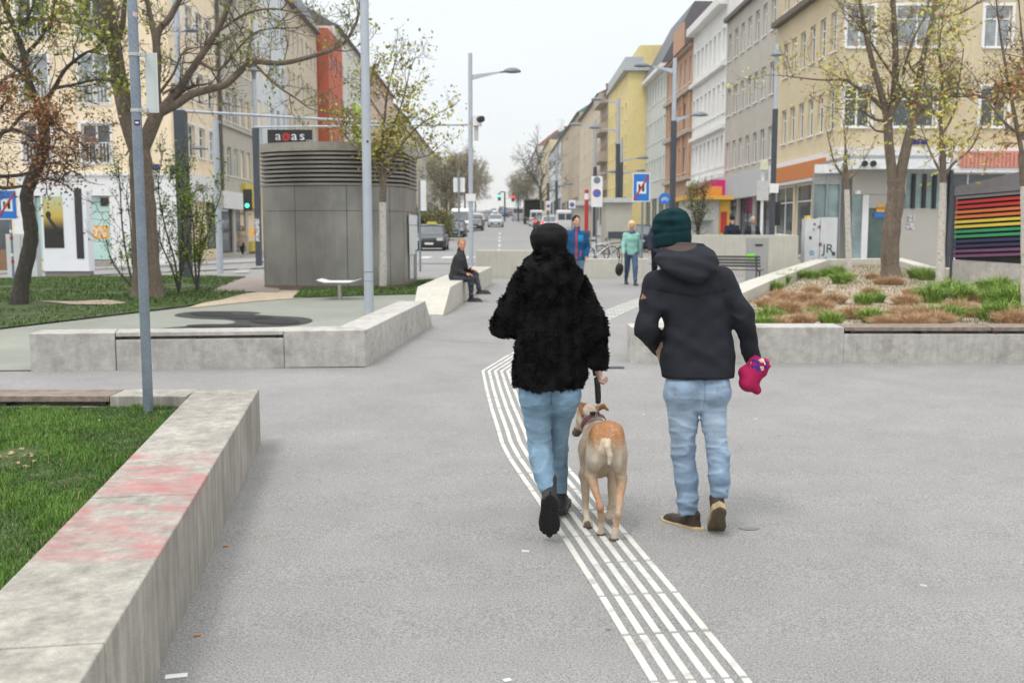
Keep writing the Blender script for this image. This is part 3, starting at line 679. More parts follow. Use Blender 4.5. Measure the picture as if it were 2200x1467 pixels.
def facade(base, P0, P1, n, zb, zt, wallm, rows, cols, w, style, far, shop=None, seed=0, wname='wall'):
    d = (P1 - P0); Ln = d.length; d.normalize()
    holes = []
    for z, h in rows:
        for c in cols:
            u, ww = c if hasattr(c, '__len__') else (c, w)
            if ww / 2 < u < Ln - ww / 2 and z + h < zt: holes.append((u - ww / 2, u + ww / 2, z, z + h, 'w'))
    if shop:
        z0, z1, us = shop[:3]
        for u0, u1 in us:
            if u1 < Ln: holes.append((u0, u1, z0, z1, 's'))
    U = sorted(set([0, Ln] + [round(h[0], 4) for h in holes] + [round(h[1], 4) for h in holes])); Z = sorted(set([zb, zt] + [round(h[2], 4) for h in holes] + [round(h[3], 4) for h in holes]))
    out1 = Vector((d.x, d.y, 0)).cross(Vector((0, 0, 1))).dot(Vector((n.x, n.y, 0))) > 0
    def pt(u, z, b=0): p = P0 + d * u - n * b; return (p.x, p.y, z)
    mb = MB()
    def fq(a, b, c, e): mb.quad(*( (a, b, c, e) if out1 else (e, c, b, a)))
    for i in range(len(U) - 1):
        for j in range(len(Z) - 1):
            cu, cz = (U[i] + U[i + 1]) / 2, (Z[j] + Z[j + 1]) / 2
            if any(h[0] < cu < h[1] and h[2] < cz < h[3] for h in holes): continue
            fq(pt(U[i], Z[j]), pt(U[i + 1], Z[j]), pt(U[i + 1], Z[j + 1]), pt(U[i], Z[j + 1]))
    R = .28
    for u0, u1, z0, z1, k in holes:
        fq(pt(u0, z0), pt(u0, z0, R), pt(u0, z1, R), pt(u0, z1)) if False else None
        fq(pt(u0, z0, R), pt(u0, z0), pt(u0, z1), pt(u0, z1, R)) if False else None
        mb.quad(pt(u0, z0), pt(u0, z1), pt(u0, z1, R), pt(u0, z0, R)); mb.quad(pt(u1, z0), pt(u1, z0, R), pt(u1, z1, R), pt(u1, z1))
        mb.quad(pt(u0, z0), pt(u0, z0, R), pt(u1, z0, R), pt(u1, z0)); mb.quad(pt(u0, z1), pt(u1, z1), pt(u1, z1, R), pt(u0, z1, R))
    for uu in (0, Ln):
        mb.quad(pt(uu, zb), pt(uu, zb, .298), pt(uu, zt, .298), pt(uu, zt))
    mb.quad(pt(0, zt), pt(Ln, zt), pt(Ln, zt, .298), pt(0, zt, .298))
    mb.build(wname, wallm, base, world=True)
    rr = random.Random(seed); bl = Vector(base.location)
    # local frame: x along facade such that y inward = -n ; rot about z
    yv = -n; xv = Vector((yv.y, -yv.x)); rz = math.atan2(xv.y, xv.x)
    for u0, u1, z0, z1, k in holes:
        c = P0 + d * ((u0 + u1) / 2)
        if k == 'w':
            st = style + ('c' if rr.random() < .4 else ''); o = winproto(u1 - u0, z1 - z0, st, base, far)
        else:
            o = shopwin(u1 - u0, z1 - z0, base)
        o.location = (c.x - bl.x, c.y - bl.y, z0 - bl.z); o.rotation_euler = (0, 0, rz)
def shopwin(w, h, parent, m=None):
    key = ('shop', round(w, 2), round(h, 2), parent.name == 'x')
    if key in _W: o = _W[key].copy(); COL.objects.link(o); o.parent = parent; [setattr(d, 'parent', o) for d in [(lambda q: (COL.objects.link(q), q)[1])(c.copy()) for c in _W[key].children]]; return o
    mb = MB(); t = .06
    mb.bb((-w / 2, .1, 0), (-w / 2 + t, .2, h)); mb.bb((w / 2 - t, .1, 0), (w / 2, .2, h)); mb.bb((-w / 2 + t, .1, 0), (w / 2 - t, .2, t * 2)); mb.bb((-w / 2 + t, .1, h - t), (w / 2 - t, .2, h))
    for i in range(1, max(1, int(w / 1.4)) + 0): x = -w / 2 + w * i / max(1, int(w / 1.4)); mb.bb((x - .025, .105, 2 * t), (x + .025, .195, h - t))
    mb.bb((-w / 2 + t, .106, h * .76), (w / 2 - t, .194, h * .76 + .05))
    o = mb.build('shop_window', M_WFR if parent.location.x > 5 and parent.location.y < 50 else M_FRD, parent); mb = MB(); mb.bb((-w / 2 + t, .14, 2 * t), (w / 2 - t, .16, h - t)); mb.build('pane', M_GLASS, o); _W[key] = o; return o
def XL(Y): return -15.04 - .014 * Y
def XR(Y): return 14.2 - .014 * Y
def XY(Y): return 12.46 - .014 * Y
def ztop(px, py, Y): return at(px, py, Y).z
def cols_n(Ln, n, w=None): p = Ln / n; return [(i + .5) * p for i in range(n)]
def rowsz(z0, n, h=1.6, p=3.3): return [(z0 + i * p, h) for i in range(n)]
# ---- left side
c_cream = stucco('cream_stucco', (.80, .665, .475)); c_grey = stucco('grey_beige_stucco', (.47, .44, .37)); c_whiteb = stucco('blue_white_panel', (.62, .66, .68))
c_beige = stucco('beige_stucco', (.60, .52, .40)); c_red = stucco('terracotta_render', (.50, .12, .06)); c_offw = stucco('off_white_stucco', (.62, .62, .58)); c_pink = stucco('pinkish_stucco', (.60, .46, .36))
c_yell = stucco('pale_yellow_stucco', (.66, .56, .34)); c_lime = stucco('lime_panel', (.48, .68, .12)); c_whs = stucco('white_stucco', (.74, .74, .72))
zb = -1.0
ZL = 1.0
YF = 47.0
xc = XL(YF)
# cream corner building: street face + front face
zf1, zf2, zf3 = ztop(210, 354, YF), ztop(210, 228, YF), ztop(210, 86, YF)
rowsF = [(zf1, ztop(210, 268, YF) - zf1), (zf2, ztop(210, 120, YF) - zf2), (zf3, 2.1), (zf3 + 3, 2.1)]
bL1 = building('apartment_building', 'cream corner house with french windows above a white shop front', (xc, YF), (XL(54.4), 54.4), -1, zb, 19.5, c_cream,
               [(zf1 + .6, 1.5), (zf2 + .6, 1.5), (zf3 + .6, 1.5), (zf3 + 3.6, 1.5)], [.9, 2.7, 4.4, 6.2], 1.1, '1so', depth=26, shop=(.9, 3.4, [(.5, 2.2), (4.8, 6.9)]), seed=1)
us = [(at(p, 300, YF).x) for p in (-290, -165, -40, 85, 212, 345)]
Fx0 = -32.0
cl = [(u - Fx0, 1.32) for u in us if u > Fx0 + 1]
facade(bL1, Vector((Fx0, YF - .3)), Vector((xc - .002, YF - .3)), Vector((0, -1)), zb, 19.5, c_cream, rowsF, cl, 1.32, 'or', False,
       shop=(ztop(210, 560, YF), ztop(210, 421, YF), [(at(75, 500, YF).x - Fx0, at(128, 500, YF).x - Fx0), (at(178, 500, YF).x - Fx0, at(243, 500, YF).x - Fx0), (at(-90, 500, YF).x - Fx0, at(30, 500, YF).x - Fx0)]), seed=3)
mb = MB(); mb.bb((Fx0, YF + .001, zb), (xc - .31, YF + 20, 19.49)); mb.build('rear_wall', c_cream, bL1, world=True)
# white shop fascia and pilasters
def onF(name, px0, py0, px1, py1, t, m, par=bL1, Y=YF - .3, off=.0):
    a = at(px0, py1, Y); b = at(px1, py0, Y); mb = MB(); mb.bb((a.x, Y - off - t, a.z), (b.x, Y - off - .003, b.z)); return mb.build(name, m, par, world=True)
onF('fascia', 40, 378, 384, 421, .12, M_WHITEP); onF('pilaster', 243, 421.5, 295, 576, .1, M_WHITEP); onF('pilaster', 335, 421.5, 384, 576, .1, M_WHITEP)
onF('cornice', 38, 372, 385, 378, .2, M_WHITEP)
onF('pilaster', 38, 421.5, 74, 576, .08, M_WHITEP)
onF('glass_poster', 180, 422.5, 241, 455, .01, M_GLASSM, off=-.085); onF('glass_poster', 180, 456, 241, 558, .01, M_GLASSM, off=-.087)
onF('glass_poster', 78, 424, 126, 558, .01, M_GLASSM, off=-.085)
onF('sill_wall', 178, 560.5, 243, 576, .05, mat('shop_plinth', (.3, .28, .26), .8))
M_TXT = mat('dark_lettering', (.03, .05, .07), .6)
def lt(body, px, py, size, m=M_TXT, par=bL1, Y=YF - .3, off=-.08, align='CENTER', sx=1.0):
    p = at(px, py, Y - off); q = p - Vector(par.location); return letters('lettering', body, size, m, par, (q.x, q.y, q.z), align=align, sx=sx)
lt('se gelten', 196, 429, .38); lt('hr und', 192, 438.5, .38); lt('ztägig!', 194, 447, .38)
for i, ch in enumerate(['H', 'P', 'Jo', 'H', 'S']): lt(ch, 93 + (0 if len(ch) == 1 else 2), 472 + 16.5 * i, .5)
o = onF('sale_sign', 181, 485, 231, 513, .012, mat('orange_sign', (.75, .36, .05), .5), off=-.07)
lt('10%', 205, 500, .62, M_WHITEP, off=-.05)
onF('round_fan', 215, 425, 232, 443, .02, M_BLACK, off=-.07)
onF('street_plate', 323, 353, 343, 366, .05, mat('plate_blue', (.01, .02, .12), .4)); onF('street_plate', 368, 355, 379, 367, .05, mat('plate_grey', (.1, .11, .12), .4))
onF('plinth', -800, 536, 37, 584, .06, mat('brown_plinth', (.22, .13, .07), .8))
# street side fascia with faint lettering
def onS(name, Y0, Y1, z0, z1, t, m, par, XF=XL, out=1, off=0.0):
    q = [Vector((XF(Y0) + out * (.003 + off), Y0)), Vector((XF(Y1) + out * (.003 + off), Y1)), Vector((XF(Y1) + out * (t + off), Y1)), Vector((XF(Y0) + out * (t + off), Y0))]
    a = sum(q[i].x * q[(i + 1) % 4].y - q[(i + 1) % 4].x * q[i].y for i in range(4)); q = q if a > 0 else q[::-1]
    mb = MB(); mb.prism(q, z0, z1); return mb.build(name, m, par, world=True)
onS('fascia', 47.2, 52.5, 3.3, 4.55, .35, M_WHITEP, bL1); onS('fascia', 52.6, 54.3, 3.2, 3.9, .15, mat('tan_sign', (.45, .30, .16), .7), bL1)
mbp = Vector(bL1.location)
letters('lettering', 'mmerl', .75, mat('grey_letters', (.25, .25, .25), .6), bL1, (XL(49.9) + .37 - mbp.x, 49.9 - mbp.y, 4.0 - mbp.z), ud=(-.014, 1, 0), vd=(0, 0, 1))
mb = MB(); mb.cyl((XL(54.6) + .12, 54.6, 4), (XL(54.6) + .12, 54.6, 19), .09, n=8); o = mb.build('downpipe', M_TRIMD, bL1, world=True)
def street(side, name, label, pxa, pxb, tpx, tpy, wallm, rows, ncol, w, XF=None, h=1.6, z1=5.6, pitch=3.25, style='1s', **k):
    XF = XF or (XL if side < 0 else XR)
    def yy(px): return (XL(0) if XF is XL else XF(0)) * 2140 / (px - 1070)
    Ya, Yb = yy(pxa), yy(pxb); gz = G(XF(Ya), (Ya + Yb) / 2)
    zt = ztop(tpx, tpy, yy(tpx)) if tpy is not None else tpx
    Ln = Yb - Ya; far = Ya > 62
    rws = [(gz + z1 + i * pitch, h) for i in range(rows) if gz + z1 + i * pitch + h < zt - .3]
    cs = cols_n(Ln, ncol)
    return building(name, label, (XF(Ya), Ya), (XF(Yb), Yb), -1 if side < 0 else 1, gz - 2, zt, wallm, rws, cs, w, style, far=far,
                    shop=(gz + .3, gz + 3.2, [(Ln * (i + .08) / 3, Ln * (i + .92) / 3 - .02) for i in range(3)]), seed=int(pxa), **k), Ya, Yb, gz, zt
LBc = M_WHITEP
bL2, Ya, Yb, gz, zt = street(-1, 'apartment_building', 'plain grey beige house next to the cream corner house', 478.3, 560, 22, None, c_grey, 5, 6, .85, z1=4.6, pitch=3.0)
onS('ledge', Ya + .05, Yb - .05, gz + 7.25, gz + 7.4, .14, c_grey, bL2)
onS('fascia', Ya + .1, Ya + 4.2, gz + 2.75, gz + 3.7, .2, M_WHITEP, bL2); onS('fascia', Ya + 4.6, Yb - .2, gz + 2.9, gz + 4.3, .25, mat('yellow_sign', (.62, .48, .06), .5), bL2)
onS('yellow_frame', Ya + 6.0, Yb - .2, gz + .3, gz + .9, .2, mat('yellow_sign'), bL2)
bL3, *_ = street(-1, 'apartment_building', 'modern pale blue panelled block left of the street', 560.5, 625, 20.5, None, c_whiteb, 5, 5, 1.0, z1=4.8, pitch=3.1, style='', roof=('mansard', 2.5, M_ROOF))
bL4, Ya, Yb, gz, zt = street(-1, 'apartment_building', 'beige house with a dark mansard roof before the red block', 625.5, 690, 690, 75, c_beige, 5, 7, .9, z1=4.8, pitch=3.1, roof=('mansard', 4.2, M_ROOF), cornices=())
bL5, Ya5, Yb5, gz, zt = street(-1, 'apartment_building', 'narrow terracotta red block jutting into the street', 715, 744, 715, 60, c_red, 5, 3, 1.4, XF=lambda Y: XL(Y) + .9, z1=4.8, pitch=3.2, h=1.3, style='', depth=12)
bL6, Ya, Yb, gz, zt = street(-1, 'apartment_building', 'off white house with lime green panels beyond the red block', 729, 800, 800, 150, c_offw, 5, 8, .9, z1=4.8, roof=('pitch', 3.6, M_ROOF))
onS('lime_panel', Ya + 11, Ya + 17, gz + 3.6, gz + 13.5, .3, c_lime, bL6)
street(-1, 'apartment_building', 'pinkish beige house in the left row behind the young tree', 800.5, 850, 850, 212, c_pink, 5, 10, .95, z1=4.8, roof=('pitch', 3.6, M_ROOFR))
street(-1, 'apartment_building', 'pale yellow house in the left row beyond the pinkish one', 850.5, 900, 900, 288, c_yell, 5, 12, .95, z1=4.8, roof=('pitch', 3.6, M_ROOF))
street(-1, 'apartment_building', 'grey beige far house in the left row above the hedge', 900.5, 945, 945, 345, c_grey, 5, 16, 1.0, z1=4.8, roof=('pitch', 4, M_ROOFR))
street(-1, 'apartment_building', 'pale far house where the left row meets the street trees', 945.5, 990, 990, 400, c_yell, 4, 14, 1.2, z1=5, roof=('pitch', 4, M_ROOF))
# ---- right side
c_r1 = stucco('ochre_cream_stucco', (.57, .485, .325)); c_r2 = stucco('taupe_stucco', (.45, .42, .37)); c_r5 = stucco('pale_green_grey_stucco', (.55, .58, .54))
c_r4 = stucco('orange_brick_render', (.47, .29, .19)); c_r6 = stucco('yellow_stucco', (.72, .60, .28)); c_r7 = stucco('brownish_stucco', (.42, .35, .28))
YR = 42.5; xr = XR(YR)
def zr(py, Y=YR): return ztop(1840, py, Y)
zs = [zr(275), zr(105), zr(-65)]
bR1 = building('apartment_building', 'large ochre cream corner house above the orange shop fascia', (xr, YR), (XR(52), 52), 1, zb, 17.2, c_r1,
               [(z, 1.65) for z in zs] + [(zs[2] + 3.4, 1.65)], [.75 + 1.42 * i for i in range(6)], .8, '1s', depth=30, shop=(.6, 4.0, [(.4, 2.8), (3.1, 5.6), (5.9, 9.2)]), seed=11)
Rx1 = 30.0
pc = [(1838, 1.1), (1960, 1.75), (2130, 1.1), (2260, 1.7)]
facade(bR1, Vector((xr + .002, YR - .3)), Vector((Rx1, YR - .3)), Vector((0, -1)), zb, 17.2, c_r1, [(z, 1.65) for z in zs] + [(zs[2] + 3.4, 1.65)], [(at(p, 200, YR).x - xr, ww) for p, ww in pc], 1.1, '1so', False,
       shop=(.6, zr(372), [(.8, 3.5), (3.9, 8.8), (9.2, 13.5)]), seed=12)
mb = MB(); mb.bb((xr + .31, YR + .001, zb), (Rx1, YR + 16, 17.19)); mb.build('rear_wall', c_r1, bR1, world=True)
M_EAVE = mat('dark_eave', (.13, .105, .075), .8)
onS('cornice', YR - .3, 51.9, 12.0, 12.25, -.35, M_EAVE, bR1, XF=XR)
M_WF = mat('white_fascia', (.70, .68, .68), .5); M_OR = mat('orange_fascia', (.50, .17, .04), .55, .05, 4); M_SAL = mat('salmon_fascia', (.62, .27, .20), .6)
onS('fascia', YR - .3, 51.8, 4.05, 5.15, -.3, M_WF, bR1, XF=XR)
onS('orange_panel', YR + .3, 50.6, 4.2, 4.92, -.34, M_OR, bR1, XF=XR)
def onR(name, px0, py0, px1, py1, t, m, off=0.0, par=None):
    Y = YR - .3; a = at(px0, py1, Y); b = at(px1, py0, Y); mb = MB(); mb.bb((a.x, Y - off - t, a.z), (b.x, Y - off - .003, b.z)); return mb.build(name, m, par or bR1, world=True)
onR('fascia', 1786, 318, 2420, 372, .3, M_WF)
o = onR('salmon_panel', 2055, 326, 2420, 361, .05, M_SAL, off=.3)
mb = MB(); Y = YR - .65
for i in range(42):
    p = 2058 + i * 8.5; a = at(p, 360, Y); b = at(p, 327, Y); mb.bb((a.x, Y - .03, a.z), (a.x + .03, Y - .002, b.z))
mb.build('panel_ribs', mat('salmon_rib', (.40, .15, .11), .6), bR1, world=True)
onR('street_plate', 1958, 299, 1992, 311, .05, mat('plate_blue'))
onR('red_emblem', 1794, 342, 1803, 364, .03, M_RED, off=.3)
onR('shutter_panel', 1800, 392, 1850, 575, .05, M_WF)
bR2, Ya, Yb, gz, zt = street(1, 'apartment_building', 'plain taupe house beside the ochre corner house', 1655 - .3, 1550, 1550, 47, c_r2, 4, 7, .85, z1=4.9, pitch=3.27, h=1.65, roof=None)
onS('roof_edge', Ya + .05, Yb, zt - .12, zt + .12, -.25, M_TRIMD, bR2, XF=XR)
onS('attic', Ya + .05, Yb - .1, zt + .02, zt + 3, 1.2, c_whs, bR2, XF=XR)
M_GREYS = mat('grey_fascia', (.45, .46, .47), .6); M_MAG = mat('magenta_sign', (.62, .01, .17), .5)
onS('fascia', Ya + .1, Yb - .1, gz + 3.0, gz + 4.35, -.5, M_GREYS, bR2, XF=XR)
b = Vector(bR2.location); onS('magenta_panel', Yb - 2.6, Yb - .2, gz + 2.2, gz + 4.2, -.9, M_MAG, bR2, XF=XR, off=-.5)
bR3, Ya, Yb, gz, zt = street(1, 'apartment_building', 'white ornate house with a heavy cornice on the right', 1549.5, 1480, 1480, 66, c_whs, 4, 8, .8, z1=5.0, pitch=3.3, h=1.9, style='1so', roof=('pitch', 2.6, M_ROOFR))
for z_, h_, pr in ((zt - .5, .5, .55), (zt - 4.2, .25, .3), (gz + 8.2 - .9, .25, .25), (gz + 4.2, .3, .35)): onS('cornice', Ya + .02, Yb - .02, z_, z_ + h_, -pr, c_whs, bR3, XF=XR)
bR4, Ya, Yb, gz, zt = street(1, 'apartment_building', 'orange brick house with a steep tiled roof on the right', 1479.5, 1425, 1425, 148, c_r4, 4, 6, .95, z1=5.0, pitch=3.25, h=1.9, roof=('pitch', 6.0, M_ROOFR))
for z_ in (zt - .2, zt - 3.3, gz + 7.8, gz + 4.4): onS('cornice', Ya + .02, Yb - .02, z_, z_ + .3, -.3, c_r7, bR4, XF=XR)
for i in range(4): onS('pilaster', Ya + .3 + i * 2.9, Ya + .9 + i * 2.9, gz + 4.75, zt - 3.35, -.14, c_r4, bR4, XF=XR)
onS('gable', Ya + 3.5, Yb - 3.5, zt + .05, zt + 2.2, -.1, c_r4, bR4, XF=XR)
bR5, Ya, Yb, gz, zt = street(1, 'apartment_building', 'pale grey green house with a dark attic on the right', 1424.5, 1383, 1383, 178, c_r5, 4, 7, .8, z1=4.8, pitch=3.4, h=1.9, roof=('mansard', 5.0, M_ROOF))
onS('cornice', Ya + .02, Yb - .02, zt - .35, zt - .02, -.5, c_whs, bR5, XF=XR)
bR6, Ya, Yb, gz, zt = street(1, 'apartment_building', 'bright yellow house with a blank end wall on the right', 1344, 1303, 1335, 165, c_r6, 5, 6, .9, XF=XY, z1=4.6, pitch=3.0)
mb = MB(); mb.bb((XY(97.3), 97.3, gz - 2), (15.5, Ya - .05, zt)); mb.build('end_wall', c_r6, bR6, world=True)
mb = MB(); mb.bb((XY(97.3) - .5, 96.9, zt + .01), (15.8, Yb, zt + .35)); mb.build('cornice', mat('grey_coping', (.42, .45, .47), .6), bR6, world=True)
mb = MB(); mb.bb((XY(97.3) + 1.2, 98.3, zt + .36), (15.4, Yb, zt + 2.6)); mb.build('penthouse', c_r6, bR6, world=True)
mb = MB(); mb.bb((XY(97.3) - .3, 97.1, zt + .36), (XY(97.3) - .25, Yb, zt + 1.3)); mb.bb((XY(97.3) - .25, 97.1, zt + .36), (XY(97.3) + 1.4, 97.15, zt + 1.3)); mb.build('parapet', mat('grey_coping'), bR6, world=True)
mb = MB()
for z_ in (gz + 4.6, gz + 7.6, gz + 10.6):
    mb.bb((13.0, 97.25, z_), (13.4, 97.299, z_ + 1.5))
mb.build('end_window', M_GLASSL, bR6, world=True)
bR7, Ya, Yb, gz, zt = street(1, 'apartment_building', 'brownish house with stepped balconies beyond the yellow one', 1302.5, 1287, 1287, 222, c_r7, 5, 4, 1.2, XF=XY, z1=4.6, roof=('pitch', 4, M_ROOFR))
for i in range(4): onS('balcony', Ya + .4, Yb - .4, gz + 4.2 + i * 3.25, gz + 5.3 + i * 3.25, -.9, c_r7, bR7, XF=XY)
street(1, 'apartment_building', 'tall beige house in the middle of the right row', 1286.5, 1243, 1243, 262, c_beige, 5, 8, 1.0, XF=XY, z1=4.8, roof=('pitch', 3, M_ROOF))
street(1, 'apartment_building', 'beige brown house with a green turret roof on the right', 1242.5, 1205, 1205, 298, stucco('sand_stucco', (.50, .42, .31)), 5, 10, 1.1, XF=XY, z1=4.8, roof=('pitch', 4, mat('green_copper', (.12, .2, .16), .7)))
street(1, 'apartment_building', 'bluish white far house in the right row', 1204.5, 1180, 1180, 335, c_whiteb, 5, 10, 1.2, XF=XY, z1=4.8, roof=('pitch', 4, M_ROOF))
street(1, 'apartment_building', 'pale cream far house beyond the bluish white one', 1179.5, 1155, 1155, 345, c_yell, 5, 10, 1.2, XF=XY, z1=4.8, roof=('pitch', 4, M_ROOF))
street(1, 'apartment_building', 'farthest off white house behind the bare street tree', 1154.5, 1130, 1130, 368, c_offw, 5, 12, 1.2, XF=XY, z1=4.8, roof=('pitch', 5, M_ROOFR))
# ------------------------------------------------------------------ steel tower
def steelmat():
    m = mat('brushed_steel', (.265, .258, .235), .42, .14, 1.2, 0, metal=.55, streak=.12, big=.25, bigscale=.5, dirt=((.33, .32, .29), .9, .55)); b = m.node_tree.nodes['Principled BSDF']; return m
M_STEEL = steelmat()
tw = thing('vent_tower', 'oval brushed steel ventilation tower with a louvred top', 'ventilation tower', (-4.1, 25.5, G(-4.1, 25.5)))
def tpts(off=0.0):
    # plan: convex front, rounded left, right side running back
    ctrl = [(-6.13, 25.3), (-6.15, 24.8), (-6.0, 24.4), (-5.5, 24.02), (-4.8, 23.78), (-4.1, 23.75), (-3.4, 23.95), (-2.95, 24.2), (-2.72, 24.45), (-2.62, 24.8), (-2.55, 26.6), (-2.65, 27.3), (-3.0, 27.8), (-4.1, 28.1), (-5.3, 27.8), (-5.95, 27.0)]
    n = len(ctrl); out = []
    for i in range(n):
        a, b, c, d = [Vector(ctrl[(i + k) % n]) for k in (-1, 0, 1, 2)]
        for k in range(4):
            t = k / 4; out.append(.5 * ((2 * b) + (c - a) * t + (2 * a - 5 * b + 4 * c - d) * t * t + (3 * b - a - 3 * c + d) * t ** 3))
    ct = Vector((-4.1, 25.9)); return [p + (p - ct).normalized() * off for p in out]
TZ = .36
ztw = lambda py: at(700, py, 23.8).z
def tring(mb, off, z0, z1, mi=0): mb.prism([(p.x, p.y) for p in tpts(off)], z0, z1, mi)
mb = MB(); tring(mb, 0, TZ - .1, TZ + .12); mb.build('plinth', mat('rust_plinth', (.16, .11, .08), .8, .2, 6), tw, world=True)
zm, zl0, zl1, zr0, zr1 = ztw(453), ztw(399), ztw(324), ztw(322), ztw(305)
T = tpts(.02); n = len(T)
def band(mb, off, z0, z1, i0, i1):
    q = tpts(off); q2 = tpts(off - .05)
    idx = [i % n for i in range(i0, i1 + 1)]
    for a, b in zip(idx[:-1], idx[1:]):
        poly = [q[a], q[b], q2[b], q2[a]]
        ar = sum(poly[k].x * poly[(k + 1) % 4].y - poly[(k + 1) % 4].x * poly[k].y for k in range(4)); poly = poly if ar > 0 else poly[::-1]
        mb.prism([(p.x, p.y) for p in poly], z0, z1)
seams = [0, 7, 14, 21, 28, 34, 40, 46, 52, 58, 64]
mb = MB(); tring(mb, -.04, TZ + .12, zl0); mb.build('inner_shell', M_BLACK, tw, world=True)
def panel(off, z0, z1, a, b):
    q = tpts(off); P_ = []; idx = [i % n for i in range(a, b + 1)]; V = []; Fq = []
    for k, i in enumerate(idx):
        p = q[i]
        if k == 0: p = p.lerp(q[idx[1]], .012 / max(.05, (q[idx[1]] - p).length))
        V += [(p.x, p.y, z0), (p.x, p.y, z1)]
    for k in range(len(idx) - 1): Fq.append((2 * k, 2 * k + 2, 2 * k + 3, 2 * k + 1))
    m = MB(); m.add(V, Fq); o = m.build('steel_panel', M_STEEL, tw, world=True, smooth=True); return o
for a, b in zip(seams[:-1], seams[1:]):
    panel(.0, TZ + .125, zm - .006, a, b); panel(.0, zm + .006, zl0 - .004, a, b)
mb = MB(); nl = 8; ph = (zl1 - zl0) / nl
mb2 = MB(); tring(mb2, -.18, zl0, zl1); mb2.build('inner_core', M_BLACK, tw, world=True)
q0 = tpts(.03); q1 = tpts(-.10)
for k in range(nl):
    z0 = zl0 + k * ph + ph * .1
    base = len(mb.v)
    for i in range(n):
        a, b = q0[i], q1[i]
        for p, z in ((a, z0), (a, z0 + .05), (b, z0 + ph * .72), (b, z0 + ph * .62)): mb.v.append((p.x, p.y, z))
    for i in range(n):
        j = (i + 1) % n
        for c in range(4):
            d_ = (c + 1) % 4; mb.f.append((base + i * 4 + c, base + j * 4 + c, base + j * 4 + d_, base + i * 4 + d_)); mb.m.append(0)
o = mb.build('louvres', mat('louvre_steel', (.27, .25, .22), .4, .12, 2, 0, metal=.6), tw, world=True)
mb = MB(); tring(mb, .03, zr0 - .02, zr1); mb.build('rim', mat('concrete_rim', (.30, .28, .25), .85, .2, 4, .2, 60), tw, world=True)
mb = MB(); mb.bb((-5.9, 24.9, zr1 + .001), (-2.6, 27.2, zr1 + .03)); mb.build('roof_cap', M_CONCL, tw, world=True)
# pasted posters on right flank
M_PAPER = mat('old_paper', (.60, .61, .62), .9, .12, 6, .1, 40)
mb = MB()
for (y0, y1, z0, z1) in ((24.95, 26.5, 1.95, 2.2), (25.0, 25.9, 1.2, 1.93), (25.95, 26.55, 1.3, 1.93), (25.1, 25.4, .6, 1.18)):
    a = Vector((-2.62 + .05, y0)); b = Vector((-2.545 + .03, y1)); mb.hexa([(a.x, a.y, z0), (a.x + .012, a.y, z0), (b.x + .012, b.y, z0), (b.x, b.y, z0)], [(a.x, a.y, z1), (a.x + .012, a.y, z1), (b.x + .012, b.y, z1), (b.x, b.y, z1)])
mb.build('posters', M_PAPER, tw, world=True)
# ------------------------------------------------------------------ trees
class TM:
    def __init__(s): s.V = []; s.F = []; s.n = 0
    def tube(s, pts, rs, n):
        pts = np.asarray(pts, float); L_ = len(pts); T = np.gradient(pts, axis=0); T /= np.linalg.norm(T, axis=1)[:, None] + 1e-9
        ref = np.array([0, 0, 1.]) if abs(T[0, 2]) < .9 else np.array([1., 0, 0]); A = np.cross(T, ref); A /= np.linalg.norm(A, axis=1)[:, None] + 1e-9; B = np.cross(A, T)
        an = np.arange(n) * 2 * np.pi / n; rs = np.asarray(rs)[:, None, None]
        R = pts[:, None, :] + rs * (A[:, None, :] * np.cos(an)[None, :, None] + B[:, None, :] * np.sin(an)[None, :, None])
        s.V.append(R.reshape(-1, 3)); i = np.arange(L_ - 1)[:, None] * n; k = np.arange(n)[None, :]; k2 = (k + 1) % n
        s.F.append(np.stack([i + k, i + k2, i + n + k2, i + n + k], -1).reshape(-1, 4) + s.n); s.n += L_ * n
    def obj(s, name, m, parent=None, smooth=True):
        V = np.concatenate(s.V); Fq = np.concatenate(s.F)
        if parent is not None: V = V - np.array(parent.location)
        return npmesh(name, V, Fq, m, parent, smooth)
def crv(pts, k=5):
    pts = [Vector(p) for p in pts]; n = len(pts); out = []
    for i in range(n - 1):
        a = pts[i - 1] if i > 0 else pts[0] * 2 - pts[1]; b, c = pts[i], pts[i + 1]; d = pts[i + 2] if i + 2 < n else c * 2 - b
        for j in range(k):
            t = j / k; out.append(.5 * ((2 * b) + (c - a) * t + (2 * a - 5 * b + 4 * c - d) * t * t + (3 * b - a - 3 * c + d) * t ** 3))
    out.append(pts[-1]); return np.array([tuple(p) for p in out])
class Grow:
    def __init__(s, seed, tm, leafpts, up=.25, bend=.35, ratio=.6, tipr=.004):
        s.r = np.random.default_rng(seed); s.tm = tm; s.lp = leafpts; s.up = up; s.bend = bend; s.ratio = ratio; s.tipr = tipr
    def br(s, p, d, L_, r, lev):
        n = 6 if lev > 0 else 4; pts = [p]; d = d / (np.linalg.norm(d) + 1e-9); q = p
        for i in range(n):
            d = d + s.r.normal(0, s.bend * .5, 3) + np.array([0, 0, s.up * .25]); d /= np.linalg.norm(d); q = q + d * L_ / n; pts.append(q)
        rs = np.linspace(r, max(s.tipr, r * .35), n + 1); s.tm.tube(pts, rs, 5 if lev >= 2 else 3)
        if lev <= 1: s.lp += [(pts[i], d) for i in range(2, n + 1)]
        if lev > 0:
            m = s.r.integers(3, 6)
            for i in range(m):
                k = s.r.integers(1, n + 1); t = np.array(pts[k]) - np.array(pts[k - 1]); t /= np.linalg.norm(t)
                dd = t * .7 + s.r.normal(0, .6, 3); s.br(np.array(pts[k]), dd, L_ * s.ratio * s.r.uniform(.6, 1.1), max(s.tipr, r * .5), lev - 1)
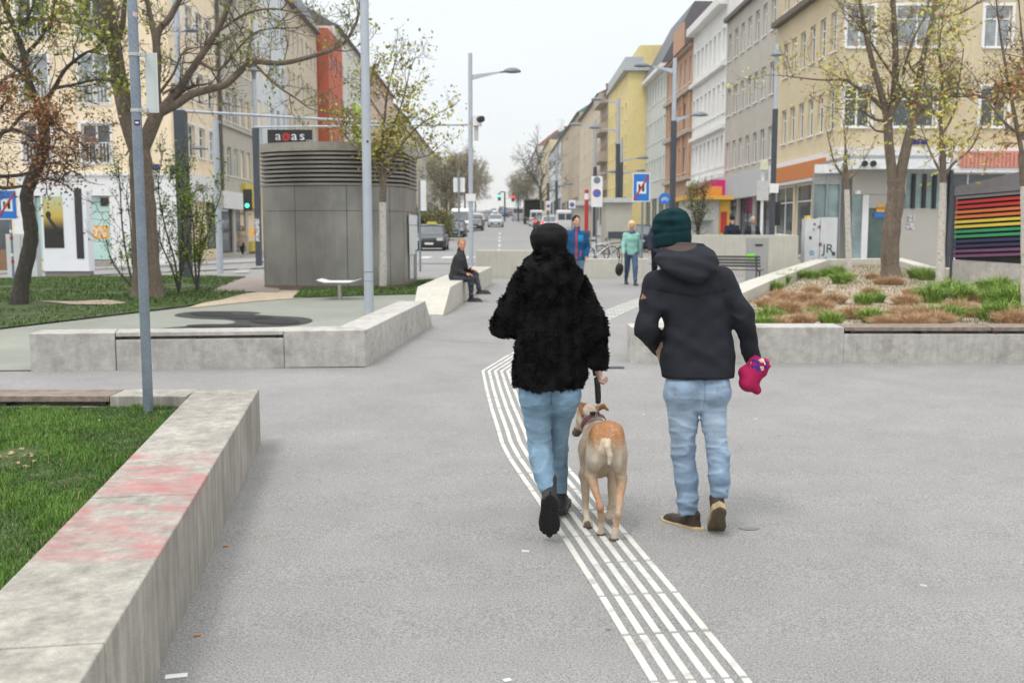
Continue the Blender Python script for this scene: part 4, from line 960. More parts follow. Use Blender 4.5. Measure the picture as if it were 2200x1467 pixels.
def leaves(pts, n, size, cols, seed, spread, parent, name='crown', drop=0.0):
    r = np.random.default_rng(seed)
    if not len(pts): return
    P0 = np.array([p for p, d in pts]); cl = wob(P0.astype(np.float32), seed + 1, 3.0, 6); w = np.clip(cl + 1.0, .02, None); w /= w.sum()
    idx = r.choice(len(P0), n, p=w); C = P0[idx] + r.normal(0, spread, (n, 3)); C[:, 2] -= drop * r.random(n)
    a = r.normal(size=(n, 3)); a /= np.linalg.norm(a, axis=1)[:, None]; b = np.cross(a, r.normal(size=(n, 3))); b /= np.linalg.norm(b, axis=1)[:, None]
    sz = size * r.uniform(.5, 1.3, n)[:, None]
    V = np.stack([C - a * sz, C + b * sz * .55, C + a * sz, C - b * sz * .55], 1)
    c1, c2, c3 = [np.array(c) for c in cols]; t = np.clip(.5 + .4 * cl[idx] + r.normal(0, .25, n), 0, 1)[:, None]; Cc = c1 * (1 - t) + c2 * t; k = r.random(n) < .12; Cc[k] = c3
    V = V.reshape(-1, 3) - np.array(parent.location)
    return npmesh(name, V, np.arange(n * 4).reshape(-1, 4), M_LEAF, parent, True, np.repeat(Cc[:, None], 4, 1).reshape(-1, 3))
M_LEAF = mat('foliage', attr=True, rough=.6, var=.12, scale=4, spec=.3)
def pxl(pts, Y, dz=0): return [at(p[0], p[1], Y + (p[2] if len(p) > 2 else 0)) for p in pts]
def tree(name, label, group, Y, trunk, limbs, bark, leaf, seed, twig=(2, 1.3, .02, .28), density=5, upper=None, cat='tree', up=.25, flare=1.35):
    """trunk/limbs: (pixels, r0, r1)"""
    b = at(*trunk[0][0][:2], Y); gz = b.z
    root = thing(name, label, cat, (b.x, b.y, gz), 0, group); tm = TM(); pts = crv(pxl(trunk[0], Y)); n = len(pts); rs = np.linspace(trunk[1], trunk[2], n)
    rs[:4] *= np.array([flare, 1 + (flare - 1) * .5, 1.08, 1.02])[:min(4, n)]
    for i in range(n): rs[i] *= 1 + .05 * math.sin(i * 1.7 + seed)
    if upper:   # whitewashed lower part
        zc = at(0, upper, Y).z; k = int(np.argmin(abs(pts[:, 2] - zc)))
        tm.tube(pts[:k + 1], rs[:k + 1], 12); tm.obj('trunk', M_BARKW, root); tm = TM(); tm.tube(pts[k:], rs[k:], 12)
    else: tm.tube(pts, rs, 14); tm.obj('trunk', bark, root); tm = TM()
    lp = []; g = Grow(seed, tm, lp, up)
    rnd = np.random.default_rng(seed)
    for L_ in limbs:
        q = crv(pxl(L_[0], Y)); m = len(q); tm.tube(q, np.linspace(L_[1], L_[2], m), 9); ln = np.linalg.norm(np.diff(q, axis=0), axis=1).sum()
        dens = L_[3] if len(L_) > 3 else density
        for j in range(int(ln * dens)):
            k = rnd.integers(max(1, m // 6), m); t = q[k] - q[k - 1]; t /= np.linalg.norm(t) + 1e-9
            d = t * .5 + rnd.normal(0, .75, 3) + np.array([0, 0, .25]); g.br(q[k], d, twig[1] * rnd.uniform(.5, 1.1), twig[2] * rnd.uniform(.7, 1.2), twig[0])
        g.br(q[-1], q[-1] - q[-2], twig[1], max(.012, L_[2]), twig[0])
    tm.obj('branches', bark, root)
    if leaf: leaves(lp, leaf[0], leaf[1], leaf[2], seed, leaf[3], root)
    return root
GRN = ((.12, .15, .02), (.27, .31, .04), (.35, .27, .06)); YLW = ((.22, .22, .035), (.42, .40, .07), (.38, .24, .07)); ORG = ((.30, .33, .05), (.50, .46, .10), (.50, .24, .10)); BRZ = ((.14, .06, .03), (.30, .14, .06), (.36, .22, .08))
gT = 'trees on the square'
Y2 = gp(318, 641).y
tree('maple_tree', 'large forked grey trunked tree behind the thin metal pole', gT, Y2, ([(318, 642), (314, 560), (308, 450), (304, 380), (300, 320)], .30, .22), [
    ([(300, 330), (285, 290), (270, 240), (256, 170), (242, 80, -.3), (228, 0, -.5), (218, -90, -.6)], .20, .12),
    ([(300, 330), (318, 290), (336, 248), (344, 238)], .17, .13, 1),
    ([(343, 243), (380, 224), (415, 202), (480, 184), (515, 155), (543, 134), (609, 136), (691, 115), (740, 92), (766, 48)], .10, .03),
    ([(344, 238), (365, 215), (387, 188), (425, 131), (464, 71), (492, 8), (505, -60)], .095, .05),
    ([(340, 245), (335, 190), (338, 130), (336, 85), (345, 60), (363, 41), (390, -8)], .10, .06),
    ([(336, 95), (326, 50), (318, 10), (312, -40)], .07, .04),
    ([(250, 150), (232, 95), (190, 55, .4), (136, 46, .7), (55, 41, 1), (-15, 55, 1.2)], .07, .035),
    ([(245, 105), (262, 60, -.4), (268, 10, -.6), (280, -40, -.8)], .07, .04),
    ([(543, 134), (590, 180), (640, 215), (662, 232)], .03, .012), ([(425, 131), (470, 150), (520, 96), (560, 66), (640, 60)], .035, .012),
    ([(464, 71), (530, 30), (590, 20), (660, 35)], .035, .012), ([(343, 200), (372, 160), (395, 112), (440, 100)], .035, .012)],
    M_BARK, (1500, .05, GRN, .10), 3, (2, .95, .016, .3), 4.2)
YA1 = gp(40, 656).y
tree('young_tree', 'leaning young tree with a crooked trunk at the far left', gT, YA1, ([(40, 656), (48, 600), (62, 540), (67, 500), (60, 450), (58, 415), (76, 365), (95, 315), (92, 262), (86, 238)], .155, .10), [
    ([(86, 240), (78, 215), (60, 170), (50, 115), (34, 70), (12, 15), (0, -40)], .085, .04),
    ([(88, 240), (100, 215), (118, 188), (140, 150), (178, 118), (200, 108)], .06, .02),
    ([(118, 190), (160, 182), (207, 172), (243, 176)], .035, .015), ([(52, 120), (85, 85), (110, 40), (118, 0)], .04, .02), ([(34, 70), (60, 40), (75, 0)], .03, .015),
    ([(60, 170), (25, 140), (-5, 120)], .035, .015)], M_BARKD, (2500, .052, GRN, .12), 5, (2, .9, .014, .3), 4.5)
tree('plum_tree', 'bronze leaved plum tree reaching in from the left edge', gT, 18.6, ([(-160, 690), (-150, 560), (-130, 450), (-110, 380)], .14, .1), [
    ([(-110, 380), (-40, 320), (20, 280), (80, 300), (120, 330)], .06, .015), ([(-110, 380), (-60, 250), (0, 180), (40, 150)], .06, .015), ([(-110, 380), (-30, 380), (50, 375), (110, 350), (150, 365)], .05, .012),
    ([(-60, 350), (-10, 400), (50, 400), (90, 385), (130, 392)], .04, .012), ([(20, 280), (60, 240), (100, 260), (150, 290)], .03, .012), ([(-40, 320), (-10, 250), (20, 210)], .03, .012)],
    M_BARKD, (5600, .034, BRZ, .13), 8, (2, .75, .012, .3), 4.5)
Y3 = 23.2
tree('young_tree', 'young tree with a whitewashed stem in front of the steel tower', gT, Y3, ([(823, 614), (823, 520), (822, 435), (823, 400), (821, 378)], .085, .075), [
    ([(821, 380), (800, 345), (788, 300), (783, 240), (796, 175)], .045, .015), ([(822, 380), (820, 330), (826, 260), (832, 200), (846, 145)], .05, .015), ([(823, 385), (838, 350), (858, 318), (895, 275), (940, 245)], .04, .012),
    ([(823, 390), (850, 365), (885, 345), (920, 335)], .03, .01), ([(820, 330), (850, 260), (870, 200), (880, 150)], .03, .01), ([(800, 345), (765, 320), (740, 290)], .025, .01), ([(826, 260), (800, 220), (780, 190)], .02, .01)],
    M_BARK, (2600, .05, YLW, .11), 11, (2, .62, .010, .3), 5, upper=435, flare=1.1)
# shrubs
def shrub(name, label, px, Y, stems, seed, n, cols, group, size=.035, tw=(1, .5, .008, .2), dens=6):
    b = at(px[0], px[1], Y); root = thing(name, label, 'shrub', b, 0, group); tm = TM(); lp = []; g = Grow(seed, tm, lp, .6, .25); rr = np.random.default_rng(seed)
    for s_ in stems:
        q = crv(pxl([px] + s_, Y)); tm.tube(q, np.linspace(.028, .008, len(q)), 5)
        lp += [(p, None) for p in q[len(q) // 3:]]
        ln = np.linalg.norm(np.diff(q, axis=0), axis=1).sum()
        for j in range(int(ln * dens)):
            k = rr.integers(len(q) // 4, len(q)); g.br(q[k], rr.normal(0, .5, 3) + np.array([0, 0, .7]), tw[1] * rr.uniform(.5, 1.2), tw[2], tw[0])
    tm.obj('stems', M_BARKD, root); leaves(lp, n, size, cols, seed, .07, root, 'foliage'); return root
SHC = ((.10, .16, .02), (.20, .30, .04), (.25, .16, .04))
shrub('shrub', 'thin leafy shrub right of the big forked trunk', (384, 628), 22.2, [[(375, 560), (355, 490), (340, 400), (350, 330)], [(388, 560), (392, 480), (385, 400), (383, 345)], [(370, 580), (345, 520), (325, 450)], [(395, 560), (410, 480), (405, 420)]], 21, 1900, SHC, 'shrubs on the lawn')
shrub('shrub', 'leafy shrub nearest the dark gantry post and the brick path', (425, 626), 22.5, [[(418, 560), (415, 480), (402, 400), (405, 350)], [(430, 560), (450, 490), (470, 430), (478, 400)], [(428, 570), (432, 500), (440, 420)], [(410, 580), (395, 520), (388, 440)]], 22, 1700, SHC, 'shrubs on the lawn')
shrub('shrub', 'sparse shrub left of the big forked trunk', (290, 622), 22.6, [[(275, 570), (262, 480), (258, 400), (252, 355)], [(260, 590), (240, 560), (228, 520)], [(285, 560), (280, 480), (272, 420)]], 23, 900, SHC, 'shrubs on the lawn')
shrub('potted_bamboo', 'tall thin bush before the yellow kiosk', (1500, 520), 33, [[(1494, 470), (1484, 430), (1478, 405)], [(1504, 470), (1512, 430), (1520, 405)], [(1500, 460), (1497, 415)], [(1498, 480), (1482, 450)], [(1505, 480), (1520, 450)]], 24, 1300, ((.13, .14, .06), (.22, .23, .10), (.2, .19, .1)), None, .04, (1, .35, .008, .2), dens=12)
# right planter trees
Y4 = gp(1916, 600, .24).y
tree('maple_tree', 'large twin stemmed tree growing in the planter bed', gT, Y4, ([(1914, 602), (1912, 540), (1918, 470), (1925, 420), (1925, 385)], .215, .20), [
    ([(1920, 400), (1914, 350), (1909, 300), (1908, 262)], .125, .10, 0), ([(1930, 400), (1942, 340), (1954, 290), (1964, 255)], .135, .105, 0),
    ([(1908, 265), (1898, 220), (1884, 170), (1868, 110), (1856, 55), (1844, -20)], .09, .04), ([(1910, 262), (1921, 200), (1924, 120), (1921, 40), (1916, -30)], .095, .05),
    ([(1964, 258), (1972, 190), (1984, 120), (2000, 55), (2014, -20)], .09, .045), ([(1964, 255), (1985, 228), (2030, 208), (2090, 206), (2150, 215), (2215, 203)], .075, .03), ([(1970, 245), (2000, 215), (2050, 190), (2110, 200)], .05, .02),
    ([(1907, 245), (1875, 212), (1830, 180), (1815, 172), (1760, 172), (1690, 164)], .055, .012), ([(1905, 262), (1875, 255), (1850, 238), (1806, 235)], .04, .012), ([(1904, 284), (1880, 280), (1868, 265)], .035, .015),
    ([(1964, 230), (1930, 180), (1895, 130), (1870, 90), (1848, 60)], .04, .02), ([(1940, 160), (1960, 90), (1985, 40)], .04, .02), ([(2010, 40), (2060, 30), (2120, -5)], .04, .02)],
    M_BARK, (2800, .045, ORG, .14), 13, (2, .95, .013, .3), 4.2)
g2 = 'thin whitewashed trees in the planter bed'
tree('young_tree', 'thin whitewashed tree left of the large twin stemmed tree', g2, gp(1824, 580, .24).y, ([(1824, 582), (1822, 500), (1820, 430), (1818, 380), (1815, 350)], .085, .07), [([(1818, 385), (1795, 355), (1785, 320), (1778, 290)], .04, .012), ([(1816, 360), (1816, 310), (1812, 260)], .045, .012), ([(1819, 390), (1840, 372), (1856, 345)], .03, .01)],
     M_BARK, (260, .05, ORG, .1), 15, (1, .8, .012, .3), 4, upper=412, flare=1.1)
tree('young_tree', 'thin whitewashed tree right of the large twin stemmed tree', g2, gp(2020, 617, .24).y, ([(2020, 618), (2022, 520), (2025, 440), (2026, 380), (2024, 300)], .09, .06), [([(2025, 385), (2050, 350), (2085, 320), (2110, 270)], .035, .01), ([(2024, 310), (2020, 240), (2025, 170), (2018, 110), (2022, 60)], .045, .01), ([(2025, 380), (2000, 330), (1985, 290)], .03, .01), ([(2024, 290), (2050, 240), (2060, 180), (2070, 110)], .03, .01), ([(2024, 270), (1995, 220), (1985, 160)], .03, .01)],
     M_BARK, (1300, .05, ORG, .12), 16, (2, .7, .010, .3), 4.5, upper=395, flare=1.1)
tree('young_tree', 'whitewashed tree cut by the right edge of the view', g2, gp(2206, 665, .24).y, ([(2206, 668), (2204, 540), (2202, 420), (2196, 330)], .085, .06), [([(2196, 330), (2180, 250), (2165, 170), (2150, 80), (2140, 0)], .04, .01), ([(2196, 300), (2215, 220), (2200, 120), (2190, 20)], .04, .01), ([(2190, 290), (2155, 260), (2120, 215)], .03, .01)],
     M_BARK, (900, .045, ((.32, .2, .07), (.4, .3, .1), (.42, .16, .08)), .1), 17, (2, .6, .009, .3), 4, upper=400, flare=1.1)
# far street trees ---------------------------------------------------
def fartree(seed, h, n, cols, dens=1.0, sz=.16):
    root = thing('street_tree', 'x', 'tree', (0, 0, 0)); tm = TM(); rr = np.random.default_rng(seed); lp = []; g = Grow(seed, tm, lp, .35, .3, .62, .02)
    tm.tube([(0, 0, -.3), (.05, .03, h * .15), (0, .1, h * .32)], [.28, .22, .18], 8); tm.obj('trunk', M_BARKD, root); tm = TM(); g.tm = tm
    for k in range(9):
        a = k * .7 + rr.uniform(0, .5); g.br(np.array([0, .1, h * (.25 + .03 * k)]), np.array([math.cos(a), math.sin(a), rr.uniform(.6, 1.8)]), h * .42, .10, 3)
    tm.obj('branches', M_BARKD, root)
    if n: leaves(lp, n, sz, cols, seed, h * .025, root)
    return root
OLV = ((.19, .165, .10), (.30, .265, .15), (.32, .27, .18))
ta = fartree(31, 13, 5500, OLV); tb = fartree(32, 13, 500, OLV)
for i, (x, y, s) in enumerate([(-9.8, 150, .85), (-10, 172, 1.0), (-10.4, 200, 1.1), (-11, 235, 1.15), (-11.6, 280, 1.2), (-12.4, 340, 1.2), (4.6, 300, 1.1), (4.2, 350, 1.15), (3.4, 410, 1.2), (2.0, 480, 1.2)]):
    o = ta if i == 0 else copy_tree(ta); o.location = (x, y, G(x, y)); o.rotation_euler.z = i * 1.3; o.scale = (s * .8, s * .8, s)
    o['group'] = 'hazy trees lining the far street'; o['label'] = 'olive brown tree in the hazy row along the far street'
tb.location = (5.0, 172, G(5, 172)); tb['label'] = 'bare wide branched tree standing right of the far street'; tb.scale = (1.05,) * 3
# ------------------------------------------------------------------ planter plants
def tuft(kind, seed):
    r = np.random.default_rng(seed); brown = kind == 'b'; n = 1100 if brown else 420
    a = r.uniform(0, 2 * np.pi, n); rad = np.sqrt(r.random(n)) * (.24 if brown else .13); B = np.stack([np.cos(a) * rad, np.sin(a) * rad, 0 * a], 1)
    L_ = (r.uniform(.13, .22, n) if brown else r.uniform(.15, .36, n)); out = np.stack([np.cos(a), np.sin(a), 0 * a], 1); k = rad / (.24 if brown else .13)
    lean = (.25 + .75 * k if brown else .25 + .45 * k)[:, None]
    mid = B + (out * lean * .45 + np.array([0, 0, 1]) * (1 - lean * .35)) * L_[:, None] * .6 + r.normal(0, .012, (n, 3))
    tip = B + out * lean * L_[:, None] * (1.1 if brown else .9) + np.array([0, 0, 1]) * ((.95 if brown else .85) * L_ * (1.15 - .6 * k))[:, None] + r.normal(0, .03, (n, 3))
    s_ = np.cross(out, [0, 0, 1.]) + r.normal(0, .4, (n, 3)); s_ /= np.linalg.norm(s_, axis=1)[:, None]; w_ = .0045
    V = np.stack([B - s_ * w_, B + s_ * w_, mid + s_ * w_, mid - s_ * w_, tip], 1); i = np.arange(n)[:, None] * 5
    Fc = np.concatenate([i + [[0, 1, 2]], i + [[0, 2, 3]], i + [[3, 2, 4]]]); t = r.random(n)[:, None]
    c1, c2 = (((.36, .22, .12), (.62, .44, .27)) if brown else ((.10, .20, .03), (.30, .44, .08))); C = np.array(c1) * (1 - t) + np.array(c2) * t
    root = thing('ornamental_grass', 'x', 'grass tuft', (0, 0, 0)); npmesh('leaf_blades', V.reshape(-1, 3), Fc, M_BLADE, root, True, np.repeat(C[:, None], 5, 1).reshape(-1, 3)); return root
tp = {'b': tuft('b', 3), 'g': tuft('g', 4)}; used = set(); rr = random.Random(4)
spots = [('b', 1700, 648, 1.0), ('b', 1735, 652, 1.1), ('b', 1745, 630, .8), ('b', 1790, 652, 1), ('b', 1870, 632, .75), ('b', 1945, 655, 1.0), ('b', 1960, 635, .8), ('b', 1895, 612, .8), ('b', 1918, 612, 1), ('b', 1975, 690, 1.2), ('b', 1940, 682, 1), ('b', 2060, 672, 1.1), ('b', 2090, 680, 1), ('b', 1770, 688, .9), ('b', 1720, 698, .9), ('b', 1690, 672, 1.1), ('b', 1650, 660, .9), ('b', 2110, 650, .9), ('b', 1675, 642, .9), ('b', 1760, 668, 1), ('b', 1830, 684, 1), ('b', 2010, 700, 1.1), ('b', 2180, 698, 1.2), ('b', 1875, 600, .8), ('b', 1860, 680, .8), ('b', 2000, 640, .8), ('b', 1665, 702, .8), ('b', 1900, 702, .9), ('b', 1965, 705, 1.1),
         ('g', 1650, 692, 1), ('g', 1640, 706, .8), ('g', 1680, 610, 1), ('g', 1700, 600, 1), ('g', 1725, 598, .9), ('g', 1745, 600, 1), ('g', 1775, 595, 1), ('g', 1800, 590, 1), ('g', 1805, 610, 1.1), ('g', 1855, 655, .9), ('g', 1885, 650, .8), ('g', 1875, 694, 1), ('g', 1785, 700, .9), ('g', 1970, 598, 1.2), ('g', 1990, 602, 1.2), ('g', 2000, 650, 1.4), ('g', 2040, 640, 1.5), ('g', 2070, 648, 1.3), ('g', 2040, 690, 1.1), ('g', 2100, 610, 1.0), ('g', 2120, 625, 1.1), ('g', 2140, 655, 1.4), ('g', 2180, 660, 1.5), ('g', 2160, 690, 1.3), ('g', 2130, 690, 1.1), ('g', 1750, 682, .7), ('g', 2195, 640, 1.3), ('g', 1995, 688, 1), ('g', 1665, 625, .9), ('g', 1820, 605, .9), ('g', 2150, 620, 1.1)]
for k, px, py, s in spots:
    p = gp(px, py, .24); o = tp[k] if k not in used else copy_tree(tp[k]); used.add(k); o.location = p; s *= (.78 if k == 'b' else 1.1); o.scale = (s, s, s * (1.45 if k == 'b' else .95)); o.rotation_euler.z = rr.uniform(0, 6)
    o['group'] = 'dry brown grass tufts in the planter bed' if k == 'b' else 'green grass tufts in the planter bed'; o['label'] = 'dry brown mounded grass tuft in the planter bed' if k == 'b' else 'fresh green grass tuft in the planter bed'
o = blades('ground_cover', BED, 22000, .06, .012, .24, ((.11, .15, .06), (.28, .27, .15), (.46, .36, .24)), 33, clump=.9); tag(o, 'low mixed weeds and litter between the planter tufts', 'ground cover', kind='stuff')
# ------------------------------------------------------------------ poles and lamps
def pole(name, label, cat, px, py, dz, r0, r1, ztop_, m, lean=None, Y=None, group=None, pname='pole'):
    b = gp(px, py, dz) if Y is None else Vector((at(px, 500, Y).x, Y, G(at(px, 500, Y).x, Y) + dz))
    t = thing(name, label, cat, b, 0, group); mb = MB(); mb.cyl((0, 0, -.05), (0, 0, ztop_ - b.z), r0, r1, 20); mb.build(pname, m, t, smooth=False, auto=40); return t, b
# near galvanised pole with sign seen from behind
t, b = pole('sign_post', 'thin galvanised steel post standing in the front lawn', 'sign post', 319, 884, .36, .037, .034, 5.2, M_GALV)
zp = lambda py: at(290, py, b.y).z - b.z
for py in (118, 238):
    mb = MB(); z = zp(py); mb.cyl((0, 0, z - .012), (0, 0, z + .012), .041, n=20); mb.bb((.035, -.02, z - .013), (.085, .012, z + .013)); mb.cyl((.05, -.03, z), (.05, .02, z), .006, n=8); mb.build('clamp', mat('bright_steel', (.5, .5, .48), .35, metal=.8), t, auto=40)
mb = MB(); mb.box((.105, .045, (zp(112) + zp(241)) / 2), (.085, .010, zp(112) - zp(241)), .25); mb.box((.142, .048, (zp(112) + zp(241)) / 2), (.010, .035, zp(112) - zp(241)), .25); mb.build('sign_panel', mat('white_enamel', (.56, .60, .60), .4, .03, 3), t)
mb = MB()
for k in range(8): pass
def wrap(t, r, z0, z1, a0, a1, m, name):
    mb = MB(); n = 8; vs = []
    for i in range(n + 1):
        a = a0 + (a1 - a0) * i / n; vs += [(r * math.cos(a), r * math.sin(a), z0), (r * math.cos(a), r * math.sin(a), z1)]
    mb.add(vs, [(2 * i, 2 * i + 2, 2 * i + 3, 2 * i + 1) for i in range(n)]); return mb.build(name, m, t, smooth=True)
wrap(t, .0375, zp(271), zp(259), -1.7, -.6, mat('purple_sticker', (.06, .02, .14), .5), 'sticker'); wrap(t, .0378, zp(267), zp(263), -1.5, -.9, M_WHITEP, 'sticker_mark')
wrap(t, .037, zp(38), zp(28), -1.2, -.3, mat('pink_sticker', (.6, .45, .45), .5), 'sticker')
t, b = pole('light_mast', 'tall smooth silver mast beside the play surface', 'mast', 793, 676, .01, .085, .072, 8.5, M_LPOLE)
mb = MB(); z = at(785, 584, b.y).z - b.z; mb.cyl((0, 0, z - .01), (0, 0, z + .01), .0865, n=20); mb.cyl((0, 0, .6), (0, 0, .612), .087, n=20); mb.build('joint', M_GALV, t, auto=40)
mb = MB(); z = at(788, 305, b.y).z - b.z; mb.cyl((.03, -.074, z), (.03, -.085, z), .02, n=10); mb.build('bolt', M_BLACK, t)
def head(mb, p, s, sg):   # lamp head: flattened drop, axis along x*sg
    n = 12; prof = [(0, .02), (.06, .075), (.16, .12), (.3, .15), (.45, .14), (.58, .09), (.64, .03)]
    base = len(mb.v)
    for u, w_ in prof:
        for k in range(n):
            a = 2 * math.pi * k / n; zz = math.sin(a) * w_ * (1.0 if math.sin(a) > 0 else .35); mb.v.append((p[0] + sg * u * s, p[1] + math.cos(a) * w_ * s, p[2] + zz * s))
    for i in range(len(prof) - 1):
        for k in range(n):
            k2 = (k + 1) % n; mb.f.append((base + i * n + k, base + i * n + k2, base + (i + 1) * n + k2, base + (i + 1) * n + k)); mb.m.append(0)
    mb.f.append(tuple(base + k for k in range(n))); mb.m.append(0); mb.f.append(tuple(base + (len(prof) - 1) * n + k for k in range(n))); mb.m.append(0)
M_HEAD = mat('lamp_head_grey', (.16, .18, .21), .5, .05, 4)
def lamp(label, x, Y, H, r=.09, arms=((0.95, 1, 1.1),), dark=.55, hs=1.0, group='street lamps along the road', m0=None):
    z0 = G(x, Y); t = thing('street_lamp', label, 'street lamp', (x, Y, z0), 0, group)
    if dark > 0:
        mb = MB(); mb.cyl((0, 0, -.05), (0, 0, H * dark), r * 1.25, n=14); mb.build('lower_post', M_DPOLE, t, auto=40)
    mb = MB(); mb.cyl((0, 0, H * dark), (0, 0, H), r, r * .85, n=14); mb.build('upper_post', M_LPOLE, t, auto=40)
    for zf, sg, ln in arms:
        z = H * zf; mb = MB(); mb.hexa([(sg * r * .8, -.04, z - .22), (sg * r * .8, .04, z - .22), (sg * ln, .02, z + .02), (sg * ln, -.02, z + .02)][::-1 if sg < 0 else 1], [(sg * r * .8, -.04, z - .05), (sg * r * .8, .04, z - .05), (sg * ln, .02, z + .06), (sg * ln, -.02, z + .06)][::-1 if sg < 0 else 1]); a = mb.build('arm', M_LPOLE, t)
        mb = MB(); mb.cyl((sg * ln * .98, 0, z + .04), (sg * (ln + .14), 0, z + .05), .035, n=8); head(mb, (sg * (ln + .08), 0, z + .05), hs, sg); mb.build('lamp_head', M_HEAD, a, auto=50)
    return t
YC = 35.5; xC = at(1011, 300, YC).x
tC = lamp('slender grey lamp with one long arm beside the sitting man', xC, YC, at(1011, 115, YC).z - G(xC, YC), .085, ((at(1011, 152, YC).z / 1e9 + (at(1011, 158, YC).z - G(xC, YC)) / (at(1011, 115, YC).z - G(xC, YC)), 1, 1.05),), 0, 1.0, None)
mb = MB(); zc = at(1025, 262, YC).z - G(xC, YC); mb.box((.24, -.05, zc + .02), (.3, .3, .34)); mb.build('camera_housing', M_WHITEP, tC)
mb = MB(); mb.cyl((.28, -.1, zc + .06), (.42, -.32, zc + .06), .11, n=12); mb.build('camera_hood', M_BLACK, tC)
mb = MB(); mb.box((.2, -.04, zc - .4), (.16, .1, .5)); mb.build('box', mat('light_grey_box', (.5, .5, .48), .6), tC)
mb = MB(); zz = at(1012, 425, YC).z - G(xC, YC); mb.box((0, -.1, zz), (.36, .03, .26)); mb.build('small_plate', M_WHITEP, tC)
def lampx(label, px, Y, topy, **k):
    x = at(px, 300, Y).x; return lamp(label, x, Y, at(px, topy, Y).z - G(x, Y), **k)
lampx('two armed lamp with a dark base before the orange house', 1447, 38.5, 125, arms=((.955, -1, .85), (.72, 1, .6)), dark=.70, hs=.95)
lampx('tallest two armed lamp before the yellow house', 1328, 62, 212, arms=((.985, -1, .9), (.80, -1, 1.0), (.60, 1, 1.1)), dark=.70, hs=1.1, r=.11)
lampx('slim two armed lamp just behind the tallest one', 1336, 66, 300, arms=((.7, 1, .9),), dark=.8, hs=.9, r=.09)
for i, (px, Y, ty, lb) in enumerate([(1279, 84, 258, 'two armed lamp before the brownish balcony house'), (1196, 118, 322, 'far lamp before the bluish white house'), (1178, 138, 335, 'farther lamp in line before the pale cream house'), (1160, 170, 352, 'farthest lamp of the right kerb row')]):
    lampx(lb, px, Y, ty, arms=((.95, -1, 1.2), (.55, 1, 1.0)), dark=.6, hs=1.4, r=.13)
lampx('grey lamp with a short arm left of the steel tower', 464, 33.5, 256, arms=((.80, -1, .28),), dark=0, hs=.72, r=.11)
lampx('tall pale lamp rising behind the forked tree', 388, 42, -60, arms=((.80, 1, .2),), dark=0, hs=1.0, r=.13)
# pendant top lamp on the right
x = at(1664, 300, 33).x; H = at(1664, 95, 33).z - G(x, 33); t = thing('street_lamp', 'disc topped lamp with dark base before the taupe house', 'street lamp', (x, 33, G(x, 33)), 0, 'street lamps along the road')
zz = at(1664, 235, 33).z - G(x, 33); mb = MB(); mb.cyl((0, 0, -.05), (0, 0, zz), .09, n=14); mb.build('lower_post', M_DPOLE, t, auto=40); mb = MB(); mb.cyl((0, 0, zz), (0, 0, H), .065, .055, n=14); mb.build('upper_post', M_LPOLE, t, auto=40)
zd = at(1664, 118, 33).z - G(x, 33); mb = MB(); mb.lathe((0, 0, zd), [(.22, -.02), (.2, .0), (.14, .07), (.06, .13), (.03, .14)], 18); mb.build('lamp_head', M_HEAD, t, auto=50)
mb = MB(); mb.box((0, -.12, at(1664, 405, 33).z - G(x, 33)), (.28, .05, .3)); mb.build('small_sign', M_WHITEP, t)
for px, Y, py, lb in ((549, 52, 150, 'pale post with a hooded lantern beside the grey beige house'), (617, 76, 148, 'pale post with a hooded lantern farther along the left houses')):
    x = at(px, 300, Y).x; z0 = G(x, Y); H = at(px, py, Y).z - z0; t = thing('street_lamp', lb, 'street lamp', (x, Y, z0), 0, 'street lamps along the road')
    mb = MB(); mb.cyl((0, 0, -.05), (0, 0, H - .5), .13, .11, n=12); mb.build('post', M_LPOLE, t, auto=40); mb = MB(); mb.lathe((0, 0, H - .02), [(.34, -.05), (.3, 0), (.2, .12), (.06, .2)], 16); mb.lathe((0, 0, H - .5), [(.1, 0), (.14, .44)], 12); mb.build('lamp_head', M_HEAD, t, auto=50)
# gantry with shop sign
b1 = gp(400, 597); b2_ = gp(558, 573); YG = b1.y
t = thing('gantry_post', 'dark square post left of the tower holding a long silver bar', 'post', b1, 0, 'dark gantry posts')
ztp = at(392, 238, b1.y).z - b1.z; mb = MB(); mb.bb((-.16, -.16, -.1), (.16, .16, ztp)); mb.build('post', M_DPOLE, t)
e = at(862, 266, YC) - b1; mb = MB(); mb.cyl((.1, 0, ztp - .02), (e.x, e.y, e.z), .045, n=10); mb.build('bar', M_LPOLE, t, auto=40)
t = thing('gantry_post', 'dark post beside the tower carrying the green pedestrian signal', 'post', b2_, 0, 'dark gantry posts')
ztp = at(553, 276, b2_.y).z - b2_.z; mb = MB(); mb.bb((-.13, -.1, -.1), (.09, .1, ztp)); mb.build('post', M_DPOLE, t)
e = at(1004, 268, YC) - b2_; mb = MB(); mb.cyl((-.05, 0, ztp + .04), (e.x, e.y, e.z), .04, n=10); mb.cyl((.12, 0, ztp + .03), (.12, 0, ztp - .75), .03, n=8); mb.cyl((.22, 0, ztp + .03), (.22, 0, ztp - .75), .03, n=8); mb.build('bar', M_LPOLE, t, auto=40)
mb = MB(); mb.bb((-.1, -.13, 1.0), (.06, -.105, 1.9)); mb.build('stickers', mat('sticker_mix', (.4, .4, .4), .7, .9, 14), t)
mb = MB(); mb.bb((-.36, -.12, 1.25), (-.14, .05, 1.5)); mb.build('push_button', mat('orange_sign'), t)
sgz = at(537, 430, b2_.y).z - b2_.z
mb = MB(); mb.bb((-.55, -.12, sgz - .42), (-.25, .1, sgz + .42)); o = mb.build('pedestrian_signal', M_BLACK, t); mb = MB(); mb.cyl((-.4, -.12, sgz - .22), (-.4, -.135, sgz - .22), .085, n=14); mb.build('green_light', M_TGRN, o)
